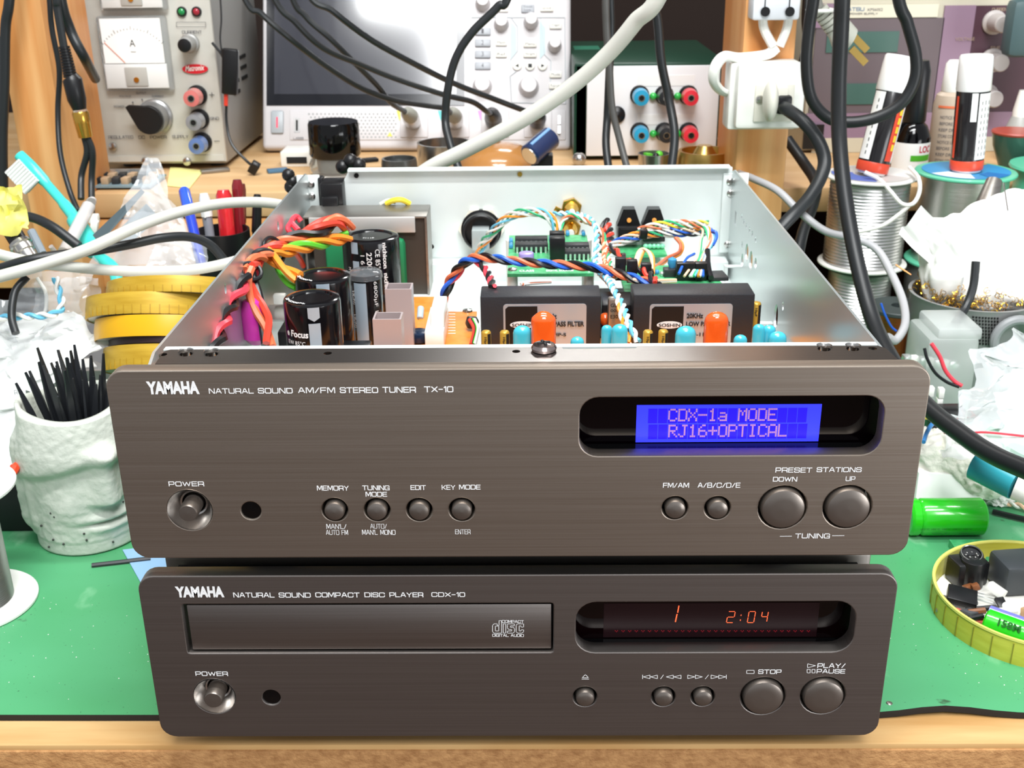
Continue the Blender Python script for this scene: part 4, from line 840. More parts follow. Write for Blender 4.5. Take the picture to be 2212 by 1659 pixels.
O('pointer_cap', plate(pt, [], .0040, Matrix.Translation((0, Yq-.0150, 0)) @ XZ(0), .0006), black_pl, k2)
def bpost(par, px, py, Y, c_, bodyc='#7d7d7d', R=.0062):
    P = A(px, py, Y-.018); x, z = P.x, P.z
    f = O('binding_post', MB().lathe([(R*1.25, 0), (R*1.25, .0020), (R*.95, .0025), (R*.95, .0070)], (x, Y, z), (0, -1, 0), 20), black_pl, par)
    g = MB().lathe([(R*.9, .0070), (R*1.08, .0085), (R*.95, .0170), (R*.98, .0180), (R*.45, .0185), (R*.42, .0120), (0, .0120)], (x, Y, z), (0, -1, 0), 24); O('post_cap', g, c_, f)
    O('socket', MB().lathe([(R*.44, .0183), (R*.32, .0186), (R*.30, .0140), (0, .0140)], (x, Y, z), (0, -1, 0), 16), hole_bl, f); O('socket_ring', MB().lathe([(R*.46, .0184), (R*.44, .0188), (R*.33, .0188), (R*.33, .0180)], (x, Y, z), (0, -1, 0), 16, cap=False), steel, f)
pc = [M('post_rose', '#c9706c', .25, coat=.4), M('post_grey', '#83858a', .25, coat=.4), M('post_blue', '#5a74a8', .25, coat=.4)]
bpost(ps, 413, 213, Yq, pc[0]); bpost(ps, 418, 265, Yq, pc[1]); bpost(ps, 424, 316, Yq, pc[2])
for px, py in ((244, 317), (314, 349), (404, 349)): O('screw', MB().lathe([(.0034, 0), (.0030, .0012), (.0018, .0018), (0, .0020)], A(px, py, Yq-.001), (0, -1, 0), 18), steel, ps)
g = MB()
for i in range(3):
    for j in range(2):
        z = SHZ+.052+i*.0085+j*.008; g.box((px1+.0003, YP+.055+j*.030, z), (.001, .020, .0028))
O('vent_slots', g, hole_bl, ps)
for x in (px0+.012, px1-.012): O('foot', MB().cyl((x, YP+.02, SHZ), .006, .0062, n=16), black_rb, ps).location = (0, 0, 0)
for x in (px0+.012, px1-.012): O('foot', MB().cyl((x, YP+.13, SHZ), .006, .0062, n=16), black_rb, ps)
# thin test lead hanging at its side with black clip
tl = T('test_lead', 'thin grey test lead with black clip hanging beside the grey power supply', 'cable', A(500, 340, YP-.02))
O('lead', MB().tube(spl(pp((458, 92, YP-.01), (480, 120, YP-.01), (487, 150, YP-.01), (490, 200, YP-.01), (489, 260, YP-.01), (500, 310, YP-.015), (530, 345, YP-.02), (548, 360, YP-.025))), .0011, 8), dark_cab, tl)
O('lead', MB().tube(spl(pp((475, -20, YP-.005), (478, 40, YP-.008), (476, 90, YP-.01), (487, 150, YP-.012))), .0007, 8), dark_cab, tl)
O('red_sleeve', MB().tube(spl(pp((487, 182, YP-.011), (488, 205, YP-.011), (488, 228, YP-.011))), .0016, 8), red_w, tl, 'red sleeve')
P = A(497, 155, YP-.012); O('clip', MB().box(P, (.012, .006, .034), (0, .12, 0), .0015), black_pl, tl)
P = A(549, 362, YP-.025); O('plug', MB().box(P, (.0065, .0065, .009), (.4, .6, .2), .0006), black_pl, tl)
# ---- oscilloscope leaning back on its stand
sc_w = M('scope_white', '#cfccce', .42); d_ = .950
base = CAM+ray(898, 322)*d_; sx = RT.copy(); sy = UP.copy(); sn = -FW.copy()
SM = plane_m(base, sx, sy)          # local x right, y up the face, z towards the viewer
def sp(px, py, dz=0):               # pixel on the scope face -> local coordinates
    r = ray(px, py); t = (base-CAM+sn*dz).dot(sn)/r.dot(sn); P = SM.inverted() @ (CAM+r*t); return P.x, P.y
def SW(px, py, dz): x, y = sp(px, py, dz); return SM @ Vector((x, y, dz))
osc = T('oscilloscope', 'white oscilloscope with dark screen and round knobs, leaning back behind the tuner', 'oscilloscope', (base.x, base.y+.02, SHZ))
x0, y0 = sp(566, 322); x1, y1 = sp(1233, -20); yt = .160; XM = lambda g: MB().add([SM @ Vector(v) for v in g.v], g.f)
O('front_bezel', XM(MB().box(((x0+x1)/2, yt/2+y0, -.007), (x1-x0, yt, .014), None, .004, 3)), sc_w, osc)
O('rear_housing', XM(MB().box(((x0+x1)/2, yt/2+y0+.020, -.040), (x1-x0-.020, yt-.040, .056), None, .008, 3)), M('scope_grey', '#8a8d90', .5), osc)
O('stand_foot', MB().bx(SW(600, 322, 0).x, SW(640, 322, 0).x, base.y+.004, base.y+.014, SHZ, base.z+.003, .001), M('stand_grey', '#b9bab8', .5) if 'stand_grey' not in bpy.data.materials else bpy.data.materials['stand_grey'], osc); O('stand_foot', MB().bx(SW(1150, 322, 0).x, SW(1190, 322, 0).x, base.y+.004, base.y+.014, SHZ, base.z+.003, .001), M('stand_grey', '#b9bab8', .5) if 'stand_grey' not in bpy.data.materials else bpy.data.materials['stand_grey'], osc); O('stand_foot', MB().bx(SW(700, 322, 0).x, SW(740, 322, 0).x, base.y+.060, base.y+.070, SHZ, base.z+.010, .001), M('stand_grey', '#b9bab8', .5) if 'stand_grey' not in bpy.data.materials else bpy.data.materials['stand_grey'], osc); O('stand_foot', MB().bx(SW(1050, 322, 0).x, SW(1090, 322, 0).x, base.y+.060, base.y+.070, SHZ, base.z+.010, .001), M('stand_grey', '#b9bab8', .5) if 'stand_grey' not in bpy.data.materials else bpy.data.materials['stand_grey'], osc)
def sbox(name, xa, xb, ya, yb, z0, z1, mt, bev=0, par=osc):
    xA, yA = sp(xa, ya); xB, yB = sp(xb, yb); return O(name, XM(MB().box(((xA+xB)/2, (yA+yB)/2, (z0+z1)/2), (abs(xB-xA), abs(yA-yB), z1-z0), None, bev)), mt, par)
scr = sbox('screen_frame', 576, 1003, -60, 228, -.001, .0008, M('screen_frame', '#15161c', .12))
sbox('display_area', 593, 986, -60, 204, .0008, .0011, M('screen_dark', '#2b2c35', .16, coat=1), par=scr)
sbox('input_panel', 626, 1222, 238, 303, -.001, .0010, sc_w, .0008)
def slet(s, xa, xb, ya, yb, dz, par, mt=ink):
    xA, yA = sp(xa, yb); xB, yB = sp(xb, ya); h = yB-yA; g = strokes(s, xB-xA, h, h*.16, .3) if all(c in SF for c in s) else None
    m4 = SM @ Matrix.Translation((xA, yA, dz))
    if g: O('lettering', MB().add(g.v, g.f, m4), mt, par)
    else: text(s, m4, xB-xA, h, mt, par, .01)
def sknob(px, py, rpx, h=.010, name='knob'):
    x, y = sp(px, py); r = rpx*d_/F_PX; g = MB().lathe([(r*1.12, 0), (r*1.08, .0015), (r*.95, .003), (r*.90, h-.001), (r*.80, h), (0, h)], (x, y, 0), n=28); O(name, XM(g), sc_w, osc)
for px, py, r in ((1043, 8, 15), (1083, 52, 15), (1147, 48, 15), (1198, 99, 14), (1042, 186, 19), (1142, 188, 20)): sknob(px, py, r, .011 if r < 17 else .009)
btn = M('scope_button', '#e4e2da', .4); btn_g = M('scope_button_grey', '#a9adb3', .4)
for i, s in enumerate('1234'):
    y = 69+i*24.6; k_ = sbox('button', 1026, 1060, y-8, y+8, 0, .0022, btn_g, .0008)
    xA, yA = sp(1040, y+5); xB, yB = sp(1045, y-5); text(s, SM @ Matrix.Translation((xA, yA, .0023)), xB-xA, yB-yA, ink, k_)
for s, x, y, w, hh in (('Math', 1083, 93, 24, 14), ('Ref', 1083, 118, 24, 14), ('Menu', 1145, 96, 28, 14), ('Navigate', 1145, 118, 28, 14), ('Trigger', 1200, 56, 26, 15), ('Mode', 1200, 162, 26, 14), ('Force', 1199, 186, 26, 14), ('Analyse', 1084, 20, 28, 14), ('Quick', 1181, 19, 28, 14)):
    k_ = sbox('button', x-w/2, x+w/2, y-hh/2, y+hh/2, 0, .0020, btn, .0007)
    xA, yA = sp(x-w*.36, y+3); xB, yB = sp(x+w*.36, y-3); text(s, SM @ Matrix.Translation((xA, yA, .0021)), xB-xA, yB-yA, ink, k_)
k_ = sbox('button', 1126, 1154, 11, 28, 0, .0020, btn_g, .0007); xA, yA = sp(1130, 18); xB, yB = sp(1150, 14); text('Touch', SM @ Matrix.Translation((xA, yA, .0021)), xB-xA, yB-yA, ink, k_); xA, yA = sp(1133, 25); xB, yB = sp(1147, 21); text('Lock', SM @ Matrix.Translation((xA, yA, .0021)), xB-xA, yB-yA, ink, k_)
for i, x in enumerate((1117, 1145, 1172)):
    cx_, cy_ = sp(x, 143); r = 10*d_/F_PX; k_ = O('round_button', XM(MB().cyl((cx_, cy_, 0), r, .0018, n=24, bev=.0005)), btn, osc)
    q = r*.4; pts = [(cx_-q, cy_), (cx_+q*.8, cy_+q), (cx_+q*.8, cy_-q)] if i == 0 else [(cx_-q, cy_-q), (cx_+q, cy_-q), (cx_+q, cy_+q), (cx_-q, cy_+q)] if i == 1 else [(cx_+q, cy_), (cx_-q*.8, cy_+q), (cx_-q*.8, cy_-q)]
    O('symbol', XM(MB().prism(pts, .0002, Matrix.Translation((0, 0, .0018)))), black_mt, k_)
lineg = M('panel_line', '#b4bcc0', .5); teal_l = M('panel_tint', '#b8cdd2', .5)
def sline(pts, w=.00045, closed=False):
    q = [SM @ Vector((*sp(*p), .0003)) for p in pts]; O('panel_line', MB().tube(q, w, 4), lineg, osc)
sline([(1018, 38), (1220, 38), (1222, 225), (1105, 222), (1102, 165), (1115, 155)]); sline([(1060, 36), (1104, 38), (1118, 58), (1118, 110), (1102, 130), (1103, 150)]); sline([(1168, 40), (1176, 118), (1190, 132), (1188, 220)])
for xa in (1103, 1166):
    g = MB().prism([sp(xa, 46), sp(xa+12, 60), sp(xa+12, 115), sp(xa, 128)], .0002, Matrix.Translation((0, 0, .0002))); O('panel_tint', XM(g), teal_l, osc)
pb = sbox('power_button', 586, 613, 240, 289, 0, .0020, M('power_grey', '#a9afb4', .35), .0012); sbox('power_light', 598, 601, 254, 277, .0020, .0022, M('red_light', '#e03050', .3, emis='#ff3050', estr=.6), par=pb)
us = sbox('usb_port', 636, 648, 256, 287, .0009, .0013, steel); sbox('tongue', 640, 644, 260, 283, .0013, .0016, hole_bl, par=us)
g = MB()
for r_ in range(8):
    for c_ in range(22):
        x, y = sp(668+c_*8.7+(r_ % 2)*4.3, 247+r_*7.1); g.lathe([(.0009, .00105), (0, .00115)], (x, y, 0), n=6)
O('vent_holes', XM(g), M('vent_grey', '#9a9c9c', .6), osc, stuff=True)
slet('USB', 634, 656, 297, 302, .0011, osc)
P_ = [sp(837, 295), sp(848, 295), sp(842.5, 286)]; O('warning_triangle', XM(MB().prism(P_, .0003, Matrix.Translation((0, 0, .001)))), yellow_w, osc)
cols4 = ('#e8e040', '#48b8b8', '#d884c8', '#60a8d8')
for i, px in enumerate((893, 982, 1068, 1160)):
    s_ = sbox('input_socket', px-28, px+32, 240, 298, .0008, .0022, sc_w, .0010); x, y = sp(px, 266)
    O('coaxial_ring', XM(MB().lathe([(.0066, 0), (.0066, .010), (.0050, .012), (0, .012)], (x, y, .002), n=20)), steel, s_)
    P_ = [sp(px-36, 240), sp(px-22, 240), sp(px-30, 262)]; O('channel_mark', XM(MB().prism(P_, .0003, Matrix.Translation((0, 0, .0012)))), M('channel_mark', cols4[i], .4), osc)
g = sbox('probe_terminal', 1205, 1210, 252, 270, .001, .004, steel); sbox('probe_terminal', 1205, 1210, 274, 290, .001, .004, steel)
probe_g = M('boot_grey', '#9a9a90', .45)
def probe(label, bx_, by_, pts, grey):
    # pts: pixel + world y along the cable, ending at the connector
    x, y = sp(bx_, by_); P = SM @ Vector((x, y, .014)); t = T('probe_cable', label, 'cable', P)
    tip = P+sn*.012; O('connector', MB().tube([P-sn*.003, P+sn*.008, P+sn*.016], [.0068, .0072, .0060], 18), black_pl if not grey else steel, t)
    last = A(*pts[-1]); d = (last-(P+sn*.016)).normalized()
    O('boot', MB().tube([P+sn*.014, P+sn*.018+d*.006, P+sn*.018+d*.016], [.0064, .0058, .0026], 14), probe_g if grey else black_pl, t)
    path = spl(extend(pts, .0021)+[P+sn*.018+d*.014], 10); O('cable', MB().tube(path, .0021, 10), dark_cab, t)
probe('black probe cable ending in the grey boot at the first scope input', 893, 268, [(622, -30, .50), (660, 35, .50), (715, 85, .50), (770, 140, .515), (815, 185, .53), (845, 222, .545)], True)
probe('black probe cable crossing lowest over the scope screen to its second input', 985, 268, [(520, -20, .48), (565, 30, .48), (620, 78, .48), (700, 140, .50), (780, 190, .52), (850, 216, .535), (920, 228, .55), (960, 234, .56)], True)
probe('black probe cable running to the black connector of the third scope input', 1066, 268, [(580, -30, .47), (640, 50, .47), (700, 105, .48), (780, 140, .50), (860, 172, .515), (960, 205, .53), (1020, 220, .545), (1050, 240, .56)], False)
probe('thick black probe cable crossing highest to the fourth scope input', 1160, 268, [(650, -40, .44), (720, 25, .44), (800, 85, .46), (880, 130, .48), (980, 180, .51), (1070, 215, .53), (1130, 238, .545)], False)
# ---- green box with binding posts
YG = .575; a, b_ = A(1266, 344, YG), A(1545, 344, YG); gz = A(1400, 143, YG).z
gbx = T('green_box_supply', 'dark green metal box with white front and coloured binding posts', 'power supply', ((a.x+b_.x)/2, YG+.07, SHZ))
dg = M('dark_green_paint', '#103828', .35); O('case', MB().bx(a.x-.010, b_.x+.006, YG+.004, YG+.17, SHZ+.002, gz+.0025, .002), dg, gbx)
fpn = O('front_plate', MB().bx(a.x, b_.x, YG, YG+.0045, SHZ+.004, gz, .0006), M('white_paint', '#e6e6e8', .4), gbx)
O('side_bezel', MB().prism([(a.x-.010, 0), (a.x-.0005, 0), (a.x-.0005, gz-SHZ-.002), (a.x-.010, gz-SHZ-.002)], .002, Matrix.Translation((0, YG+.006, SHZ+.002)) @ XZ(0)), dg, gbx)
pcc = [M('post_cyan', '#2a9ac4', .3), M('post_black', '#26272a', .3), M('post_red', '#e03444', .3)]
for py in (212, 293):
    for px, c_ in ((1386, pcc[0]), (1440, pcc[1]), (1493, pcc[2])): bpost(gbx, px, py, YG, c_, R=.0060)
    for px in (1411, 1464):
        P = A(px, py-4, YG-.002); O('green_lamp', MB().sph(P, .0030, 8), M('green_lamp', '#38b850', .1, coat=.6) if px == 1411 and py == 212 else bpy.data.materials['green_lamp'], gbx)
P = A(1333, 249, YG-.003); kb = O('lamp_knob', MB().lathe([(.0068, 0), (.0066, .002), (.0045, .004), (.0030, .0045), (0, .0055)], (P.x, YG, P.z), (0, -1, 0), 24), black_pl, gbx)
for (y0_, y1_, s) in ((163, 185, '+12V  0  -12V'), (247, 268, '+5V  0  -5V')):
    p_, q_ = A(1377, y0_, YG), A(1500, y1_, YG); lb = O('paper_label', MB().bx(p_.x, q_.x, YG-.0003, YG, q_.z, p_.z), M('paper', '#f2f2f0', .6) if y0_ == 163 else bpy.data.materials['paper'], gbx)
g = MB()
for i in range(5): g.bx(a.x-.006, a.x+.016, YG+.10+i*.006, YG+.102+i*.006, gz+.0024, gz+.0027)
O('vent_slots', g, M('slot_green', '#2f7a60', .5), gbx)
# ---- purple grey supply at the far right
YM = .60; a, b_ = A(1752, 335, YM), A(2260, 335, YM)
kp = T('bench_supply', 'mauve and grey bench power supply behind the glue sticks, at the far right', 'power supply', ((a.x+b_.x)/2, YM+.05, SHZ))
def kb_(name, xa, xb, ya, yb, dz, mt, par=kp):
    p_, q_ = A((xa+xb)/2, ya, YM), A((xa+xb)/2, yb, YM); return O(name, MB().bx(A(xa, (ya+yb)/2, YM).x, A(xb, (ya+yb)/2, YM).x, YM-dz, YM-dz+.002, q_.z, p_.z), mt, par)
ptop = A(1900, -40, YM).z
O('case', MB().bx(a.x-.008, b_.x, YM+.002, YM+.10, SHZ+.001, ptop+.02, .002), M('beige_case', '#bdb7a4', .5), kp)
mv = M('mauve_panel', '#8d7488', .5); mg = M('grey_brown_panel', '#655a5e', .5); mdk = M('plum_panel', '#4a2f3a', .5); mgr = M('green_window', '#47665e', .25)
kb_('panel_left', 1755, 2026, 40, 262, 0, mg); kb_('panel_mauve', 2026, 2092, 12, 262, 0, mv); kb_('panel_plum', 2040, 2250, 12, 262, -.0004, mdk); kb_('panel_lower', 1740, 2250, 243, 300, .0006, mv)
ns = kb_('name_strip', 1755, 2026, 10, 38, .0008, M('cream_strip', '#d8d4c0', .5))
kb_('mauve_corner', 1746, 1802, 8, 60, .0009, mv)
textpx('ATSU', 1831, 1867, 16, 24, YM-.0010, M('blue_ink', '#5a7a9c', .6), ns, .0); textpx('XPS60S2', 1873, 1907, 18, 24, YM-.0010, ink, ns, 0); textpx('DC POWER SUPPLY', 1822, 1896, 28, 32, YM-.0010, ink, ns, 0)
wn1 = kb_('meter_window', 1785, 1940, 68, 113, .001, mgr); kb_('meter_window', 1815, 1925, 180, 225, .001, mgr)
for px, py in ((2168, 53), (2163, 137), (2150, 215)):
    P = A(px, py, YM-.02); r = mm(20, P); O('knob', MB().lathe([(r*1.3, 0), (r*1.3, .002), (r, .004), (r*.92, .019), (r*.8, .020), (0, .020)], (P.x, YM, P.z), (0, -1, 0), 24), M('knob_pale', '#b3adab', .4) if py == 53 else bpy.data.materials['knob_pale'], kp)
inkm = M('tan_ink', '#a08c78', .6); textpx('CURRENT', 2143, 2180, 17, 24, YM-.001, inkm, kp); textpx('VOLTAGE', 2064, 2105, 81, 88, YM-.001, inkm, kp); textpx('FINE', 2140, 2160, 100, 106, YM-.001, inkm, kp)
sw = kb_('rocker_switch', 1733, 1776, 268, 320, .004, black_pl)
O('foot_rail', MB().bx(a.x, b_.x, YM-.001, YM+.0015, SHZ+.0003, SHZ+.012), M('cream_rail', '#c9c3ae', .5), kp)
# ---- outlet box on the right post
YO = .412; a, b_ = A(1590, 135, YO), A(1733, 281, YO); cx, cz = (a.x+b_.x)/2, (a.z+b_.z)/2
w_ = b_.x-a.x; h_ = a.z-b_.z
ox = T('outlet_box', 'white surface outlet box screwed on the right wooden post', 'outlet', (cx, .44, b_.z))
O('back_box', MB().box((cx-.002, .430, cz-.001), (w_, .020, h_), None, .002), white_pl, ox)
O('cover', MB().box((cx+.001, .4165, cz), (w_*.97, .009, h_*.97), None, .003), white_pl, ox)
O('socket_insert', MB().box((cx+.003, .4115, cz-.004), (w_*.55, .002, h_*.55), None, .0006), M('cream_plastic', '#dcd9cc', .4), ox)
P = A(1641, 214, .410); O('screw', MB().lathe([(.0026, 0), (.0022, .0010), (0, .0014)], P, (0, -1, 0), 16), steel, ox)
P = A(1663, 216, .400); pl_ = T('flat_plug', 'white plug with a thumb loop pushed into the outlet box', 'plug', P); O('grip', MB().sph(P+Vector((0, -.002, 0)), .0105, 12, (.46, .9, 1.25)), M('plug_cream', '#d9d7cb', .4), pl_); O('pin_base', MB().box(P+Vector((.006, .009, -.002)), (.014, .004, .018), None, .001), bpy.data.materials['cream_plastic'], pl_)
bk = T('power_cable', 'black power cord plugged into the white outlet box and curving down', 'cable', A(1700, 235, .405))
O('cord', MB().tube(spl(pp((1690, 228, .409), (1700, 236, .398), (1735, 262, .385), (1765, 300, .378), (1781, 345, .372), (1772, 385, .365), (1745, 430, .355), (1705, 472, .345), (1660, 520, .34))), .0042, 12, flat=.75), dark_cab, bk)
O('plug_body', MB().box(A(1693, 226, .408), (.010, .006, .012), None, .002), black_pl, bk)
wc = T('white_cable', 'white two-core cord looping from the top fitting into the outlet box', 'cable', A(1560, 150, .43))
O('cord', MB().tube(spl(pp((1677, 103, .432), (1655, 118, .43), (1600, 125, .425), (1565, 122, .42), (1545, 145, .418), (1542, 175, .42), (1560, 198, .425), (1590, 204, .430))), .0038, 10, flat=.6), white_pl, wc)
for x in (1648, 1706): O('core', MB().tube(spl(pp((x, 20, .432), (x+(2 if x < 1670 else -6), 60, .432), (1677+(x-1677)*.25, 100, .432))), .0030, 8), white_pl, wc)
a, b_ = A(1626, 2, .425), A(1726, 43, .425); so = T('lamp_fitting', 'white cord fitting with two black screws at the top of the right post', 'fitting', ((a.x+b_.x)/2, .44, b_.z))
O('body', MB().box(((a.x+b_.x)/2, .432, (a.z+b_.z)/2+.003), (b_.x-a.x, .018, a.z-b_.z+.006), None, .002), M('fitting_white', '#d9dce2', .4), so)
for px in (1653, 1706): O('screw', MB().cyl(A(px, 25, .4225), .0030, .001, (0, -1, 0), 16), black_pl, so); O('slot', MB().bx(A(px-1, 0, .4228).x, A(px+1, 0, .4228).x, .4222, .4228, A(px, 20, .422).z, A(px, -5, .422).z), black_pl, so)
# grey flat plug hanging with cable
gp = T('hanging_plug', 'grey two-pin plug with ribbed neck hanging near the top right', 'plug', A(1800, 60, .42))
gpm = M('plug_grey', '#b2b3a8', .45); p0_, p1_ = A(1770, 20, .42), A(1800, 62, .42); p2_ = A(1838, 86, .42)
g = MB()
for i in range(6): q = p0_.lerp(p1_, i/5); g.tube([q, q+(p1_-p0_).normalized()*.0022], .0055, 12)
g.tube([p0_, p1_], .0042, 12); O('ribbed_neck', g, gpm, gp); O('plug_head', MB().tube([p1_, p1_.lerp(p2_, .4), p2_], [.0060, .0105, .0080], 16, flat=.8), gpm, gp)
for k in (-1, 1): O('pin', MB().box(p2_+Vector((.006, 0, -.006+k*.004)), (.014, .0012, .0045), (0, .75, 0)), brass, gp)
O('cord', MB().tube(spl(pp((1758, -40, .42), (1762, -10, .42), (1770, 22, .42))), .0032, 10), M('cord_grey', '#7a7a74', .45), gp)
O('tie_ring', MB().tube([A(1771, 22, .42)+Vector((.0078*math.cos(t*PI/8), .0078*math.sin(t*PI/8), 0)) for t in range(17)], .0013, 8), white_pl, gp)
# ---- big cables
cablething('power_cable', 'thick black cable falling from the top across the solder spools to the lower right', [(1822, -60, .33), (1817, 60, .33), (1812, 180, .33), (1813, 300, .325), (1826, 430, .31), (1850, 560, .29), (1885, 690, .26), (1935, 790, .22), (2000, 875, .18), (2080, 940, .145), (2150, 985, .12), (2260, 1035, .09)], .0044, black_rb)
cablething('power_cable', 'black cable hanging in a wide loop left of the leaning glue stick', [(1764, -60, .37), (1748, 60, .37), (1742, 140, .37), (1752, 210, .37), (1785, 252, .368), (1830, 264, .365), (1890, 255, .362), (1945, 225, .36), (1975, 175, .36), (1978, 120, .36), (1960, 50, .36), (1935, -40, .36)], .0036, black_rb)
cablething('power_cable', 'black cord dropping behind the right post toward the tuner', [(1700, 300, .47), (1735, 350, .46), (1762, 395, .44), (1757, 440, .42), (1735, 500, .40), (1722, 560, .385)], .0038, black_rb)
cablething('power_cable', 'thin black cord hanging beside the right post above the loop', [(1742, -40, .50), (1738, 40, .50), (1740, 90, .50), (1728, 150, .50)], .0022, black_rb)
cablething('thin_cable', 'thin grey cord running from behind the post across the solder spool and curling down', [(1556, 298, .53), (1575, 330, .50), (1592, 370, .45), (1625, 385, .40), (1680, 412, .37), (1730, 460, .355), (1785, 500, .345), (1850, 516, .335), (1895, 540, .33), (1925, 590, .315), (1950, 650, .295), (1955, 700, .275), (1935, 735, .265), (1918, 728, .262)], .0024, M('cord_light', '#a9a9ab', .4))
cablething('lan_cable', 'pale grey cable rising diagonally from the tuner back to the top centre', [(850, 420, .345), (930, 362, .340), (1010, 322, .335), (1130, 258, .325), (1230, 190, .315), (1310, 120, .305), (1370, 50, .295), (1440, -50, .285)], .0045, grey_cab, n=16)
cablething('lan_cable', 'pale grey cable crossing the left clutter on top, from lower left up to the tuner', [(-60, 612, .20), (0, 597, .21), (90, 572, .22), (190, 538, .235), (300, 488, .26), (400, 455, .285), (500, 438, .31), (600, 441, .33), (690, 470, .335)], .0031, grey_cab, n=16)
cablething('lan_cable', 'pale grey cable with small black print, lower of the two at left', [(-60, 530, .245), (0, 550, .245), (80, 568, .245), (150, 576, .246), (240, 584, .248), (330, 586, .252), (420, 582, .255), (500, 566, .262), (580, 540, .27)], .0029, grey_cab, n=16)
cablething('thin_cable', 'black cable arching over the clutter under the white cable at left', [(10, 476, .30), (60, 468, .30), (110, 488, .29), (170, 532, .285)], .0028, dark_cab)
cablething('thin_cable', 'black cable running from the metal connector to the pen pot', [(0, 580, .235), (60, 562, .235), (120, 552, .24), (200, 542, .25), (280, 528, .26), (350, 514, .27), (410, 512, .28), (455, 530, .285), (490, 570, .285)], .0026, dark_cab)
cablething('thin_cable', 'doubled black cable curving down the left edge below the white cables', [(58, 598, .22), (35, 625, .215), (27, 655, .21), (26, 690, .205), (34, 720, .20)], .0020, dark_cab)
for lab, pts, r in (('thick black cable hanging at the far left edge in front of the post', [(22, -40, .42), (12, 60, .42), (10, 180, .42), (6, 300, .42), (8, 430, .42)], .0032),
                    ('thin black cable hanging down the left post, left of the moulded plug', [(104, -40, .43), (112, 60, .43), (128, 150, .43), (125, 240, .43), (130, 330, .42), (150, 410, .41), (168, 455, .40)], .0018),
                    ('black cable passing behind the power supply corner at the left post', [(125, -40, .428), (150, 60, .432), (185, 130, .436), (206, 170, .50)], .0034)):
    cablething('hanging_cable', lab, pts, r, dark_cab)
ja = T('audio_adapter', 'black moulded plug joined to a gold socket, hanging on the left post', 'connector', A(165, 200, .42)); Y_ = .415
O('cable', MB().tube(spl(extend([(118, -40, Y_), (124, 20, Y_), (138, 102, Y_)], .0026)), .0026, 10), dark_cab, ja)
q0, q1 = A(138, 100, Y_), A(152, 165, Y_); g = MB()
for i in range(11): q = q0.lerp(q1, i/10.5); g.tube([q, q+(q1-q0).normalized()*.0014], .0036+.0008*i/10, 12)
g.tube([q0, q1], .0026, 10); O('strain_relief', g, black_pl, ja)
q2, q3, q4 = A(156, 172, Y_), A(166, 215, Y_), A(172, 236, Y_); O('plug_body', MB().tube([q1, q2, q3, q4], [.0048, .0062, .0060, .0044], 14), black_pl, ja)
q5 = A(178, 265, Y_); O('clear_collar', MB().tube([q4, q4.lerp(q5, .2)], [.0044, .0046], 14), clear_m, ja)
O('gold_socket', MB().tube([q4.lerp(q5, .15), q4.lerp(q5, .3), q5, A(185, 296, Y_)], [.0048, .0054, .0052, .0046], 16), gold, ja)
for pts in ([(182, 294, Y_), (188, 330, Y_), (176, 380, Y_), (175, 430, Y_-.01)], [(188, 294, Y_), (200, 330, Y_), (198, 390, Y_), (198, 468, Y_-.015)]): O('cable', MB().tube(spl(pp(*pts)), .0022, 10), dark_cab, ja)

cablething('hanging_cable', 'black cable crossing the scope knobs and dropping behind the tuner back', [(1105, -30, .42), (1075, 15, .42), (1020, 70, .42), (985, 125, .42), (968, 190, .42), (962, 260, .42), (972, 310, .41), (992, 368, .40)], .0027, dark_cab)
cablething('hanging_cable', 'left one of the dark cables hanging in front of the green box', [(1318, -40, .44), (1320, 60, .44), (1316, 160, .44), (1312, 250, .44), (1309, 310, .43), (1315, 368, .42)], .0027, dark_cab)
cablething('hanging_cable', 'dark grey cable twisting over the left black one before the green box', [(1308, -40, .425), (1310, 60, .425), (1316, 140, .425), (1322, 230, .425), (1338, 300, .42), (1356, 368, .41)], .0024, M('cable_grey_dark', '#4c4b49', .4))
cablething('hanging_cable', 'black cable hanging in front of the middle binding posts', [(1405, -20, .44), (1420, 40, .44), (1428, 130, .44), (1444, 210, .44), (1457, 290, .43), (1450, 368, .42)], .0030, dark_cab)
# ================================================================= smaller things
def flr(px, py, z=0): return Zp(px, py, z)
glass = M('clear_glass', '#f3f5f2', .04, trans=.92, ior=1.35)
def film(name, tint, a, rough=.12):      # thin plastic film: mostly see-through, glossy
    m = bpy.data.materials.new(name); m.use_nodes = True; nt = m.node_tree; b = nt.nodes['Principled BSDF']
    b.inputs['Base Color'].default_value = hx(tint); b.inputs['Roughness'].default_value = rough; b.inputs['Alpha'].default_value = a; b.inputs['Coat Weight'].default_value = 1
    b.inputs['Coat Roughness'].default_value = .06; b.inputs['Specular IOR Level'].default_value = 1
    return m
bag_m = film('plastic_film', '#dfe4e8', .34); bag_w = film('milky_film', '#f4f6f4', .78, .25)
